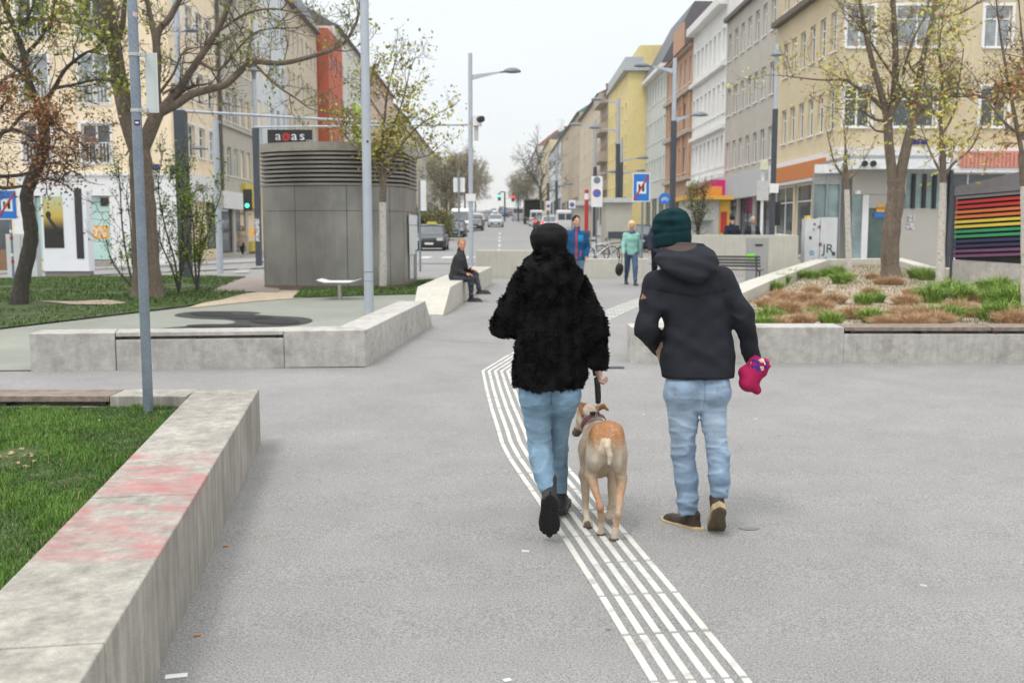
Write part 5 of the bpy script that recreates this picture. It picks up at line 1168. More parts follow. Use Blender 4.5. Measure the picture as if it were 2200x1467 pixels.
def sgn(px0, px1, py0, py1, Y): a = at(px0, py1, Y); b = at(px1, py0, Y); return a, b
a, b = sgn(575, 670, 279, 308, b2_.y - .2); t = thing('shop_sign', 'black hanging sign reading akas above the tower', 'sign', (a.x, a.y, a.z)); w_, h_ = b.x - a.x, b.z - a.z
mb = MB(); mb.bb((0, 0, 0), (w_, .08, h_)); mb.build('board', M_BLACK, t)
for ch, u in (('a', .24), ('a', .60), ('s', .78)): letters('letter', ch, h_ * .95, M_WHITEP, t, (w_ * u, -.006, h_ * .52), sx=1.15)
mb = MB(); mb.disc((w_ * .42, -.006, h_ * .46), h_ * .30, 'y', .01); mb.build('red_disc', M_RED, t); letters('letter', 'k', h_ * .5, M_BLACK, t, (w_ * .42, -.016, h_ * .46)); letters('small_letters', 'media', h_ * .2, M_WHITEP, t, (w_ * .93, -.006, h_ * .2))
# ------------------------------------------------------------------ signs
def diag(t, w_, h_, m, th=.05, y=-.02, name='red_bar'):
    L_ = math.hypot(w_, h_) * .92; a = math.atan2(h_, w_); c, s = math.cos(a), math.sin(a); hw = th / 2
    pts = [(-L_ / 2, -hw), (L_ / 2, -hw), (L_ / 2, hw), (-L_ / 2, hw)]; q = [(x * c - z * s, x * s + z * c) for x, z in pts]
    mb = MB(); mb.hexa([(x, y, z) for x, z in q], [(x, y - .004, z) for x, z in q]); return mb.build(name, m, t)
def endsign(label, px, py, w_, h_, Y, base_py=None, postm=None):
    c = at(px, py, Y); gz = G(c.x, Y); t = thing('road_sign', label, 'road sign', (c.x, Y, gz)); cz = c.z - gz
    mb = MB(); mb.cyl((.05, .06, -.05), (.05, .06, cz + h_ / 2), .035, n=12); mb.build('post', postm or M_GALV, t, auto=40)
    o = thing('sign_face', None, None, (0, 0, cz)); o.parent = t
    mb = MB(); mb.bb((-w_ / 2, -.008, -h_ / 2), (w_ / 2, .015, h_ / 2)); mb.build('white_edge', M_WHITEP, o)
    mb = MB(); mb.bb((-w_ / 2 + .03, -.012, -h_ / 2 + .03), (w_ / 2 - .03, -.0085, h_ / 2 - .03)); mb.build('blue_field', M_BLUE, o)
    mb = MB(); mb.bb((-w_ * .27, -.015, -h_ * .22), (w_ * .27, -.0125, h_ * .2)); mb.build('white_field', M_WHITEP, o)
    mb = MB(); mb.box((-w_ * .12, -.017, 0), (w_ * .1, .003, h_ * .22)); mb.box((w_ * .1, -.017, -.01), (w_ * .13, .003, h_ * .26)); mb.box((0, -.017, 0), (w_ * .2, .0029, h_ * .06)); mb.build('pictogram', M_BLACK, o)
    diag(o, w_ * .9, h_ * .9, M_RED, .055, -.02); return t
endsign('blue parking zone end sign with a red bar above the striding woman', 1378, 403, .57, .93, 33)
endsign('blue end sign with a red bar behind the plum tree', 15, 440, .62, .88, 30)
t = bpy.data.objects[-1] if False else None
# striped sleeves on left post
ls = [o for o in bpy.data.objects if o.get('label', '').startswith('blue end sign with')][0]
for z in (.55, .75, 1.25, 1.45):
    mb = MB(); mb.cyl((.05, .06, z), (.05, .06, z + .09), .045, n=12); mb.build('red_sleeve' if z in (.55, 1.25) else 'white_sleeve', M_RED if z in (.55, 1.25) else M_WHITEP, ls, auto=40)
c = at(1428, 427, 38); t = thing('bicycle_sign', 'round blue bicycle sign on a grey post', 'road sign', (c.x, 38, G(c.x, 38))); cz = c.z - G(c.x, 38)
mb = MB(); mb.cyl((.14, .05, -.05), (.14, .05, cz + .2), .03, n=10); mb.build('post', M_GALV, t, auto=40)
mb = MB(); mb.disc((0, 0, cz), .215, 'y', .02, 28); mb.build('disc', M_BLUE, t)
mb = MB()
def ring(mb, cx, cz_, r, th, y0, y1, n=20):
    for k in range(n):
        a0, a1 = 2 * math.pi * k / n, 2 * math.pi * (k + 1) / n
        q = [(cx + rr_ * math.cos(a), y0, cz_ + rr_ * math.sin(a)) for rr_, a in ((r - th, a0), (r, a0), (r, a1), (r - th, a1))]; mb.hexa(q, [(x, y1, z) for x, y, z in q])
ring(mb, -.08, cz - .03, .055, .016, -.011, -.016); ring(mb, .08, cz - .03, .055, .016, -.011, -.016)
for x0, z0, x1, z1 in ((-.08, -.03, -.03, .05), (-.03, .05, .05, .05), (.05, .05, .08, -.03), (-.08, -.03, .0, -.03), (0, -.03, .05, .05), (-.03, .05, .0, -.03)): mb.cyl((x0, -.013, cz + z0), (x1, -.013, cz + z1), .007, n=5)
mb.build('bicycle_symbol', M_WHITEP, t)
x = at(1260, 450, 34).x; t = thing('striped_post', 'tall red and white banded post behind the blue jacket man', 'post', (x, 34, G(x, 34)))
H = at(1260, 408, 34).z - G(x, 34)
for i, (a, b, m) in enumerate([(0, .18, M_RED), (.18, .34, M_WHITEP), (.34, .88, M_RED), (.88, .955, M_WHITEP), (.955, 1, M_RED)]):
    mb = MB(); mb.cyl((0, 0, H * a), (0, 0, H * b - .001), .068, n=14); mb.build('red_band' if m is M_RED else 'white_band', m, t, auto=40)
def parksign(label, px, py0, py1, Y, w_=.45, two=True, m=None):
    a = at(px, py1, Y); b = at(px, py0, Y); gz = G(a.x, Y); t = thing('parking_sign', label, 'road sign', (a.x, Y, gz), 0, 'white parking signs'); z0, z1 = a.z - gz, b.z - gz
    mb = MB(); mb.cyl((0, .05, -.05), (0, .05, z1), .035, n=8); mb.build('post', M_GALV, t, auto=40); mb = MB(); mb.bb((-w_ / 2, -.01, z0), (w_ / 2, .01, z1)); mb.build('plate', M_WHITEP, t)
    zc_ = z0 + (z1 - z0) * .45; mb = MB(); mb.disc((0, -.013, zc_), w_ * .36, 'y', .006); mb.build('red_disc', M_RED, t); mb = MB(); mb.disc((0, -.018, zc_), w_ * .27, 'y', .006); mb.build('blue_disc', M_BLUE, t)
    mb = MB(); mb.disc((0, -.013, z0 + (z1 - z0) * .87), w_ * .3, 'y', .006); two and mb.build('grey_disc', M_HEAD, t)
parksign('double white no parking sign right of the banded post', 1282, 379, 445, 40)
parksign('small white no parking sign left of the white van', 1178, 432, 452, 70, .34, False)
parksign('purple and white sign before the pale cabinet', 1229, 430, 448, 55, .36, False)
# sign seen from behind at left of the lamp
x = at(986, 450, 40).x; t = thing('sign_post', 'white sign panel seen from behind left of the slender lamp', 'sign post', (x, 40, G(x, 40)))
mb = MB(); mb.cyl((0, 0, 0), (0, 0, at(986, 365, 40).z - G(x, 40)), .04, n=10); mb.build('pole', M_GALV, t, auto=40)
mb = MB(); z0, z1 = at(986, 413, 40).z - G(x, 40), at(986, 382, 40).z - G(x, 40); mb.bb((-.22, .045, z0), (.24, .06, z1)); mb.build('sign_panel', M_WHITEP, t)
x = at(905, 400, 33).x; t = thing('sign_post', 'tall white panel sign at the right flank of the tower', 'sign post', (x, 33, G(x, 33)))
mb = MB(); mb.cyl((-.06, 0, 0), (-.06, 0, at(905, 388, 33).z - G(x, 33)), .035, n=10); mb.build('pole', M_GALV, t, auto=40)
mb = MB(); z0, z1 = at(905, 453, 33).z - G(x, 33), at(905, 388, 33).z - G(x, 33); mb.bb((-.02, -.05, z0), (.16, -.03, z1)); mb.build('sign_panel', M_WHITEP, t)
# far traffic signals
for px, py, m, lb in ((1073, 421, M_TGRN, 'far traffic signal showing green above the street'), (1102, 423, M_TRED, 'far traffic signal glowing red above the street')):
    p = at(px, py, 150); t = thing('traffic_light', lb, 'traffic light', (p.x, 150, G(p.x, 150))); z = p.z - G(p.x, 150)
    mb = MB(); mb.cyl((.8, .3, 0), (.8, .3, z + .6), .12, n=8); mb.cyl((.8, .3, z + .6), (0, .3, z + .6), .08, n=8); mb.build('mast', M_DPOLE, t); mb = MB(); mb.bb((-.22, 0, z - .7), (.22, .3, z + .4)); o = mb.build('signal_box', M_BLACK, t)
    mb = MB(); mb.cyl((0, 0, z), (0, -.03, z), .19, n=12); mb.build('lens', m, o)
# ------------------------------------------------------------------ furniture around
p = gp(730, 644); t = thing('table', 'white dished table on a single steel leg', 'table', p)
zt_ = at(730, 604, p.y).z - p.z; w_ = .72 * (86 / 2140 * p.y) / 1.44
mb = MB(); hw = 43 / 2140 * p.y; prof = [(-hw, .045), (-hw * .62, 0), (hw * .62, 0), (hw, .05)]
for (x0, z0), (x1, z1) in zip(prof[:-1], prof[1:]): mb.hexa([(x0, -.32, zt_ + z0 - .02), (x1, -.32, zt_ + z1 - .02), (x1, .32, zt_ + z1 - .02), (x0, .32, zt_ + z0 - .02)], [(x0, -.32, zt_ + z0), (x1, -.32, zt_ + z1), (x1, .32, zt_ + z1), (x0, .32, zt_ + z0)])
mb.build('table_top', M_WHITEP, t); mb = MB(); mb.cyl((0, 0, 0), (0, 0, zt_ - .021), .04, n=12); mb.cyl((0, 0, zt_ - .06), (0, 0, zt_ - .022), .05, .2, n=12); mb.build('leg', mat('bright_steel'), t, auto=40)
# advertising pillar and cabinet on the left
Ya = 37; a, b = sgn(95, 182, 372, 590, Ya); gz = G(a.x, Ya); t = thing('advertising_pillar', 'white advertising pillar with a dark poster before the shop', 'advertising pillar', ((a.x + b.x) / 2, Ya, gz)); hw = (b.x - a.x) / 2
zA = lambda py: at(140, py, Ya).z - gz
zt_ = zA(410); mb = MB(); mb.bb((-hw, 0, .25), (hw, .5, zt_)); mb.build('body', mat('pillar_white', (.72, .74, .78), .5, .04, 2), t); mb = MB(); mb.bb((-hw + .02, .05, -.2), (hw - .02, .45, .249)); mb.build('plinth', mat('brown_grey', (.22, .19, .17), .8), t)
xa_ = lambda px: at(px, 500, Ya).x - (a.x + b.x) / 2
mp_ = mat('sunset_poster', (.5, .42, .15), .5, 0); nt = mp_.node_tree; N = nt.nodes; L = nt.links; tc = N.new('ShaderNodeTexCoord'); sp = N.new('ShaderNodeSeparateXYZ'); L.new(tc.outputs['Generated'], sp.inputs[0]); rp = N.new('ShaderNodeValToRGB'); L.new(sp.outputs['Z'], rp.inputs[0])
rp.color_ramp.elements[0].position = .35; rp.color_ramp.elements[0].color = (.015, .015, .01, 1); rp.color_ramp.elements[1].position = 1; rp.color_ramp.elements[1].color = (.45, .5, .3, 1); q = rp.color_ramp.elements.new(.62); q.color = (.55, .40, .07, 1); q = rp.color_ramp.elements.new(.42); q.color = (.10, .07, .02, 1); L.new(rp.outputs[0], N['Principled BSDF'].inputs['Base Color'])
mb = MB(); mb.bb((xa_(95) , -.012, zA(533)), (xa_(137), -.002, zA(422))); mb.build('poster', mp_, t)
mb = MB(); mb.ell((xa_(106), -.014, zA(462)), (.1, .006, .14)); mb.cyl((xa_(106), -.015, zA(468)), (xa_(128), -.015, zA(500)), .05, n=8); mb.build('poster_figure', M_BLACK, t)
mb = MB(); mb.bb((xa_(163), -.012, zA(556)), (xa_(179), -.002, zA(405))); mb.build('dark_panel', mat('dark_panel', (.03, .025, .03), .3), t)
Yc_ = 38; a, b = sgn(16, 76, 503, 582, Yc_); t = thing('utility_cabinet', 'grey utility cabinet with stickers left of the pillar', 'cabinet', ((a.x + b.x) / 2, Yc_, a.z)); hw = (b.x - a.x) / 2
mb = MB(); mb.bb((-hw, 0, -.2), (hw, .4, b.z - a.z)); o = mb.build('body', mat('cabinet_grey', (.50, .52, .52), .6, .05, 3), t); mb = MB(); mb.bb((-.015, -.006, 0), (.0, -.001, b.z - a.z - .05)); mb.build('door_seam', M_BLACK, t); mb = MB(); mb.bb((hw * .2, -.01, .3), (hw * .8, -.002, 1.1)); mb.build('posters', mat('sticker_mix'), t)
# ------------------------------------------------------------------ right: pavilion, rainbow wall, kiosk, cabinets
Yp = 35.0; PX = lambda px: at(px, 450, Yp).x; PZ = lambda py: at(1850, py, Yp).z
x0 = PX(1752); gz = G(x0, Yp); t = thing('glass_pavilion', 'glass and panel pavilion with a white roof band behind the planter', 'pavilion', (x0, Yp, gz))
M_PG = mat('pavilion_glass', (.22, .31, .31), .08, .3, 1.0, spec=.8, big=.35, bigscale=.8); M_PAN = mat('beige_panel', (.42, .40, .36), .6, .03, 2); M_FR2 = mat('grey_metal', (.30, .32, .33), .45, .05, 4, metal=.4)
def pb(name, px0, py0, px1, py1, y0, y1, m, par=t):
    mb = MB(); mb.bb((PX(px0), Yp + y0, PZ(py1)), (PX(px1), Yp + y1, PZ(py0))); return mb.build(name, m, par, world=True)
zg = 578
pb('side_glazing', 1756, 396, 1812, zg, .5, .56, M_PG); pb('louvre_header', 1754, 372, 1812, 395, .45, .55, M_FR2)
mb = MB()
for i in range(7): mb.bb((PX(1755), Yp + .4, PZ(376 + i * 3)), (PX(1811), Yp + .445, PZ(374.6 + i * 3)))
mb.build('louvre_slats', mat('light_grey_box'), t, world=True)
for px in (1754, 1783, 1812): pb('mullion', px - 1.5, 372, px + 1.5, zg, .38, .448, M_FR2)
pb('panel', 1831, 368, 1945, 418, .0, .1, M_PAN); pb('glazing', 1832, 419, 1852, zg, .05, .1, M_PG)
pb('door_frame', 1853, 419, 1866, zg, -.02, .1, M_WHITEP); o = pb('door_glass', 1867, 448, 1935, zg, .05, .09, mat('dark_green_glass', (.05, .09, .08), .1, .4, 2, spec=.8)); pb('door_header', 1867, 419, 1935, 447, .0, .1, M_PAN)
for (a_, b_, c_, d_, m) in ((1885, 438, 1901, 445, mat('orange_sign')), (1883, 449, 1904, 456, mat('orange_sign')), (1878, 458, 1925, 467, M_BLUE)): pb('door_notice', a_, b_, c_, d_, -.02, -.003 if b_ < 447 else .045, m)
pb('panel', 1936, 449, 2034, zg, .0, .1, M_PAN); pb('glazing', 1946, 372, 2034, 448, .05, .1, M_PG)
for px in (1957, 1980, 2002, 2024): pb('glass_fin', px, 374, px + 7, 448, -.06, .045, M_BLACK)
for (a_, b_, c_, d_) in ((1949, 462, 1966, 476), (1948, 480, 1966, 493)): pb('notice', a_, b_, c_, d_, -.015, -.002, mat('sticker_mix'))
pb('roof_band', 1812, 345, 2036, 366, -.7, 3, mat('pavilion_white', (.68, .70, .70), .5)); pb('roof_cap', 1816, 336, 1990, 344.5, -.4, 2.6, M_FR2); pb('corner_post', 2036, 366, 2043, zg, -.1, .1, M_DPOLE); pb('security_camera', 1834, 410, 1841, 418, -.3, -.05, M_WHITEP)
pb('rear_wall', 1850, 373, 2030, zg, 2.6, 2.8, M_PAN)
pb('gable_panel', 1756, 352, 1811, 371, .3, .5, mat('pavilion_white', (.68, .70, .70), .5))
mb = MB()
for px in (1838, 1856): mb.cyl((PX(px), Yp - .8, PZ(355)), (PX(px), Yp - .71, PZ(355)), .10, n=14)
mb.build('roof_spotlights', M_BLACK, t, world=True)
# rainbow slat wall
Yr0, Yr1 = 22.6, 20.2; a = at(2048, 560, Yr0); bb_ = at(2330, 560, Yr1); gz = G(a.x, Yr0)
t = thing('rainbow_wall', 'slatted wall in rainbow stripes on a concrete base', 'slatted wall', (a.x, a.y, gz)); dv_ = (Vector((bb_.x, bb_.y)) - Vector((a.x, a.y))); LR = dv_.length; dv_.normalize(); nv = Vector((dv_.y, -dv_.x))
def rz_(u, py0): # height for a pixel row at u m along
    P_ = Vector((a.x, a.y)) + dv_ * u; return P_
def slab(name, u0, u1, z0a, z1a, z0b, z1b, th, off, m):
    A = Vector((a.x, a.y)) + dv_ * u0 - Vector((a.x, a.y)); B = dv_ * u1; q = [A + nv * (off + th), B + nv * (off + th), B + nv * off, A + nv * off]
    zz0 = [z0a, z0b, z0b, z0a]; zz1 = [z1a, z1b, z1b, z1a]; ar = sum(q[i].x * q[(i + 1) % 4].y - q[(i + 1) % 4].x * q[i].y for i in range(4)); od = range(4) if ar > 0 else range(3, -1, -1)
    mb = MB(); mb.hexa([(q[i].x, q[i].y, zz0[i] - gz) for i in od], [(q[i].x, q[i].y, zz1[i] - gz) for i in od]); return mb.build(name, m, t)
zA_ = lambda py: at(2048, py, Yr0).z
ub = 1.62
ZS = lambda py, u: zA_(py) + u * .035
slab('concrete_base', 0, LR, zA_(625) - .3, zA_(559), zA_(625) - .3, zA_(559) - .12, .35, -.3, M_CONC)
slab('backing', 0, LR, zA_(558), zA_(404), zA_(558) - .1, zA_(380), .04, -.1, M_BLACK)
slab('grey_header', 0, LR, zA_(421), zA_(402), zA_(408), zA_(352), .10, -.02, mat('grey_header', (.16, .155, .16), .6))
colr = [('grey', (.22, .22, .23)), ('red', (.50, .03, .025)), ('red', (.50, .03, .025)), ('orange', (.62, .16, .04)), ('orange', (.62, .16, .04)), ('yellow', (.62, .50, .06)), ('yellow', (.62, .50, .06)), ('green', (.03, .28, .12)), ('green', (.03, .28, .12)), ('navy', (.03, .03, .09)), ('navy', (.03, .03, .09)), ('purple', (.16, .06, .14)), ('purple', (.18, .07, .16))]
for i, (nm, c) in enumerate(colr):
    py = 423 + i * 10.4; m = mat(nm + '_slat', c, .5, .06, 3)
    slab(nm + '_slat', 0.02, ub, ZS(py + 5.6, 0), ZS(py, 0), ZS(py + 3.4, ub), ZS(py - 2.2, ub), .05, 0, m)
    if i > 0:
        c2 = colr[i - 1] if i % 2 else colr[i]; m2 = mat(c2[0] + '_slat', c2[1], .5, .06, 3); slab(c2[0] + '_slat', ub + .01, LR, ZS(py + 3.4, ub), ZS(py - 2.2, ub), ZS(py + 1, LR), ZS(py - 4.6, LR), .05, 0, m2)
mb = MB(); mb.bb((-.06, -.04, 0), (-.01, .04, zA_(398) - gz)); mb.build('dark_post', M_DPOLE, t)
# graffiti cabinets
Yk = 32.5; a, b = sgn(1728, 1800, 470, 560, Yk); t = thing('utility_cabinet', 'pale cabinets plastered with stickers and graffiti beside the pavilion', 'cabinet', ((a.x + b.x) / 2, Yk, G(a.x, Yk))); hw = (b.x - a.x) / 2; H = b.z - G(a.x, Yk)
mb = MB(); mb.bb((-hw, 0, 0), (-.05, .4, H)); mb.bb((-.03, 0, 0), (hw, .4, H + .04)); mb.build('body', mat('cabinet_pale', (.52, .54, .55), .7, .08, 3), t); rr = random.Random(8)
for i in range(9):
    x = rr.uniform(-hw + .08, hw - .15); z = rr.uniform(.4, H - .1); mb = MB(); s = rr.uniform(.06, .14); mb.bb((x, -.012 - .001 * i, z - s), (x + s * .9, -.002, z)); mb.build('sticker', mat('sticker%s' % 'abc'[i % 3], [(.2, .06, .1), (.15, .4, .45), (.04, .04, .05)][i % 3], .7, .5, 20), t)
letters('graffiti', 'JR', .42, M_TXT, t, (hw * .45, -.006, .75))
mb = MB(); mb.bb((-hw + .05, .05, H + .001), (-.35, .35, H + .1)); mb.build('yellow_cap', mat('yellow_sign'), t)
# small black railing
# yellow kiosk
Yk = 41.0; a, b = sgn(1478, 1562, 402, 555, Yk); kx = (a.x + b.x) / 2; gz = G(kx, Yk); t = thing('kiosk', 'yellow and orange snack kiosk with a sign board on its roof', 'kiosk', (kx, Yk, gz)); hw = (b.x - a.x) / 2; KZ = lambda py: at(1520, py, Yk).z - gz; KX = lambda px: at(px, 450, Yk).x - kx
M_YK = mat('kiosk_yellow', (.62, .36, .04), .5, .04, 3); mb = MB(); mb.bb((KX(1480), 0, 0), (KX(1545), 2.5, KZ(430))); mb.build('body', mat('kiosk_pale', (.45, .44, .42), .6), t)
mb = MB(); mb.bb((KX(1546), .02, 0), (KX(1568), 2.4, KZ(430))); mb.build('side_wall', M_YK, t); mb = MB(); mb.bb((KX(1470), -.35, KZ(429.5)), (KX(1572), 2.6, KZ(421))); mb.build('roof', M_YK, t)
mb = MB(); mb.bb((KX(1478), -.2, KZ(420.5)), (KX(1548), -.08, KZ(401))); mb.build('sign_board', mat('kiosk_orange', (.72, .22, .03), .5), t)
letters('lettering', 'Jause', .42, M_YK, t, (KX(1526), -.206, KZ(411)))
mb = MB(); mb.bb((KX(1549), -.006, KZ(500)), (KX(1562), .016, KZ(455))); mb.build('menu_panel', M_RED, t); mb = MB(); mb.bb((KX(1470), -.25, KZ(476)), (KX(1530), -.02, KZ(473))); mb.build('counter', mat('kiosk_green', (.1, .2, .15), .6), t)
# bench and slab bin beside the planter wall
p = gp(1625, 603); t = thing('litter_bin', 'tall concrete grey slab bin behind the bench', 'litter bin', p); s_ = p.y / 2140
mb = MB(); mb.box((0, 0, 45 * s_), (42 * s_, .35, 92 * s_)); mb.build('body', mat('bin_grey', (.33, .33, .32), .6, .08, 3), t); mb = MB(); mb.box((-.22, -.182, 52 * s_), (18 * s_, .01, 11 * s_)); mb.build('green_sticker', mat('bright_green', (.22, .75, .04), .5), t)
mb = MB(); mb.box((.0, -.18, 76 * s_), (.2, .012, .05)); mb.build('slot', M_BLACK, t)
p = gp(1600, 618); t = thing('bench', 'grey metal bench with slatted back seen from behind', 'bench', p, math.radians(-25)); M_BN = mat('bench_metal', (.07, .07, .068), .5)
for sx in (-.72, .30):
    mb = MB(); mb.tube([(sx, -.15, 0), (sx, -.1, .42), (sx, -.2, .8)], .022, 8); mb.tube([(sx, .3, 0), (sx, .28, .42), (sx, -.1, .42)], .022, 8); mb.build('leg', M_BN, t)
mb = MB()
for k in range(5): mb.box((-.2, -.05 + k * .085, .44), (1.2, .06, .02))
mb.build('seat', M_BN, t); mb = MB()
for k in range(4): mb.box((-.2, -.13 - k * .022, .54 + k * .075), (1.2, .015, .055))
mb.build('backrest', M_BN, t)
# parapet gate post etc: traffic signals cluster right
for px, Y, lb in ((1637, 36, 'white signal poles with plates left of the disc topped lamp'),):
    x = at(px, 450, Y).x; t = thing('signal_pole', lb, 'signal pole', (x, Y, G(x, Y))); mb = MB(); mb.cyl((0, 0, 0), (0, 0, at(px, 345, Y).z - G(x, Y)), .05, n=10); mb.build('pole', M_WHITEP, t, auto=40)
    mb = MB(); z = at(px, 410, Y).z - G(x, Y); mb.bb((-.22, -.1, z - .35), (.2, -.06, z + .35)); mb.build('plate', mat('light_grey_box'), t); mb = MB(); z = at(px, 355, Y).z - G(x, Y); mb.bb((-.12, -.2, z - .18), (.12, -.02, z + .18)); mb.build('signal_box', mat('cream_box', (.6, .6, .45), .6), t)
x = at(1668, 450, 34).x; t = thing('traffic_light', 'black traffic light seen from the side near the ochre house', 'traffic light', (x, 34.3, G(x, 34.3))); mb = MB(); mb.cyl((0, 0, 0), (0, 0, 2.9), .04, n=10); mb.build('pole', M_DPOLE, t, auto=40); mb = MB(); mb.bb((.05, -.1, 1.5), (.2, .1, 2.3)); mb.build('signal_box', M_BLACK, t)
# pale booths across the street
for (p0, p1, py0, Y, lb) in ((1302, 1358, 425, 52, 'grey stone booth with a flat roof behind the striding woman'), (1236, 1272, 432, 56, 'pale flat roofed booth left of the banded post')):
    a, b = sgn(p0, p1, py0, 530, Y); gz = G(a.x, Y); t = thing('subway_booth', lb, 'booth', ((a.x + b.x) / 2, Y, gz)); hw = (b.x - a.x) / 2; mb = MB(); mb.bb((-hw, 0, -.1), (hw, 3, b.z - gz - .25)); mb.build('body', mat('booth_stone', (.42, .40, .35), .7, .06, 2), t)
    mb = MB(); mb.bb((-hw - .15, -.2, b.z - gz - .249), (hw + .15, 3.2, b.z - gz)); mb.build('roof', mat('light_grey_box'), t); mb = MB(); mb.bb((-hw + .1, -.03, .8), (hw - .1, -.002, 1.15)); mb.build('vent_grille', M_DPOLE, t)
# litter
def lit(name, label, px, py, w_, d_, h_, m, rz=0, cat='litter'):
    p = gp(px, py); mb = MB(); mb.box((p.x, p.y, G(p.x, p.y) + h_ / 2 + .002), (w_, d_, h_), rz, 0); o = mb.build(name, m, world=True); tag(o, label, cat); return o
o = lit('paper_slip', 'white printed paper slip on the asphalt by the front wall', 379, 1452, .085, .038, .001, M_WHITEP, .25)
lit('cigarette_butt', 'orange cigarette butt nearer the paper slip', 425, 1366, .028, .009, .008, mat('filter_orange', (.5, .25, .1), .8), .3); lit('cigarette_butt', 'orange cigarette butt farther along the front wall', 485, 1174, .028, .009, .008, mat('filter_orange'), .1)
lit('cigarette_butt', 'white cigarette butt left of the walking woman', 1129, 1186, .04, .009, .008, M_WHITEP, -.1); lit('paper_scrap', 'white scrap at the bottom edge of the view', 1090, 1462, .03, .02, .004, M_WHITEP, .5)
lit('paper_scrap', 'tiny white scrap right of the dog', 1383, 891, .02, .012, .004, M_WHITEP, .5)
p = gp(1318, 790); t = thing('drain_grate', 'dark metal drain grate at the planter corner', 'drain', p); mb = MB()
for k in range(11): mb.bb((-.125 + k * .023, -.08, .004), (-.125 + k * .023 + .010, .08, .010))
mb.build('bars', M_DPOLE, t); mb = MB(); mb.bb((-.13, -.085, .001), (.13, .085, .0035)); mb.build('pit', M_BLACK, t)
sheet('damp_stain', [(gp(1610, 1136).x + .055 * math.cos(a) * (1 + .3 * math.sin(3 * a)), gp(1610, 1136).y + .035 * math.sin(a) * (1 + .25 * math.cos(2 * a))) for a in [k * math.pi / 9 for k in range(18)]], .003, mat('damp_asphalt', (.15, .15, .15), .7, .2, 60))
def crack(px):
    P_ = [Vector(gp(*p)[:2]) for p in px]; out = []; rr = random.Random(3); pts = []
    for a_, b_ in zip(P_[:-1], P_[1:]):
        for k in range(6): pts.append(a_.lerp(b_, k / 6) + Vector((rr.uniform(-.02, .02), rr.uniform(-.03, .03))))
    up_ = [p + Vector((0, .012)) for p in pts]; return [(p.x, p.y) for p in pts] + [(p.x, p.y) for p in up_[::-1]]
sheet('crack', crack([(888, 727), (960, 732), (1030, 736), (1092, 741)]), .004, mat('crack_dark', (.07, .07, .07), .9))
# dry leaves on the front lawn
rr = random.Random(2)
t = thing('dry_leaves', 'dry brown leaves scattered over the front grass', 'leaves', gp(60, 985, .36)); mb = MB(); bl = Vector(t.location)
for i in range(46):
    px, py = (rr.gauss(40, 38), rr.gauss(982, 10)) if i < 34 else (rr.uniform(20, 300), rr.uniform(900, 1060)); q = gp(px, py, .37) - bl; s = rr.uniform(.012, .028); a = rr.uniform(0, 6); cx_, sx_ = math.cos(a) * s, math.sin(a) * s
    mb.add([q + Vector((-cx_, -sx_, rr.uniform(0, .012))), q + Vector((sx_ * .5, -cx_ * .5, .012)), q + Vector((cx_, sx_, rr.uniform(0, .014))), q + Vector((-sx_ * .5, cx_ * .5, .0))], [(0, 1, 2, 3)])
o = mb.build('leaf_litter', mat('dry_leaf', (.34, .21, .12), .8, .3, 9), t)
t['kind'] = 'stuff'
# ------------------------------------------------------------------ vehicles (local: front faces -y, centre origin on ground)
def loft(mb, st, mi=0):
    base = len(mb.v); n = len(st[0])
    for r in st: mb.v += [tuple(p) for p in r]
    for i in range(len(st) - 1):
        for k in range(n):
            k2 = (k + 1) % n; mb.f.append((base + i * n + k, base + (i + 1) * n + k, base + (i + 1) * n + k2, base + i * n + k2)); mb.m.append(mi)
    mb.f.append(tuple(base + k for k in range(n))); mb.m.append(mi); mb.f.append(tuple(base + (len(st) - 1) * n + k for k in reversed(range(n)))); mb.m.append(mi)
def sec(y, w, z0, z1, top=.86): return [(-w * .9, y, z0), (-w, y, z0 + .12), (-w, y, (z0 + z1) / 2), (-w * .985, y, z1 - .1), (-w * top, y, z1), (0, y, z1 + .015), (w * top, y, z1), (w * .985, y, z1 - .1), (w, y, (z0 + z1) / 2), (w, y, z0 + .12), (w * .9, y, z0)]
KINDS = {  # lower body stations (y, w, z0, z1), greenhouse (y, w, z)
    'hatch': (4.1, [(-2.05, .70, .32, .62), (-1.98, .82, .22, .74), (-1.5, .87, .18, .90), (-.75, .88, .18, .98), (.6, .88, .18, .99), (1.6, .87, .2, .98), (1.98, .84, .25, .92), (2.05, .78, .35, .85)], [(-.95, .80, .97), (-.25, .66, 1.42), (.4, .68, 1.50), (1.3, .66, 1.46), (1.95, .76, .97)]),
    'sedan': (4.6, [(-2.3, .70, .32, .60), (-2.2, .83, .22, .72), (-1.6, .88, .18, .88), (-.8, .9, .18, .95), (.7, .9, .18, .97), (1.7, .88, .2, .99), (2.2, .84, .25, .92), (2.3, .78, .35, .82)], [(-.9, .80, .95), (-.2, .66, 1.36), (.4, .68, 1.43), (1.0, .66, 1.38), (1.75, .78, .98)]),
    'van': (5.2, [(-2.6, .80, .35, .72), (-2.5, .92, .25, .95), (-1.9, .98, .2, 1.15), (-1.6, 1.0, .2, 1.2), (0, 1.0, .2, 1.22), (2.0, 1.0, .22, 1.22), (2.55, .99, .25, 1.2), (2.6, .97, .35, 1.15)], [(-1.95, .9, 1.15), (-1.2, .84, 2.0), (-.7, .86, 2.25), (1.5, .88, 2.28), (2.55, .88, 2.15), (2.58, .94, 1.2)])}
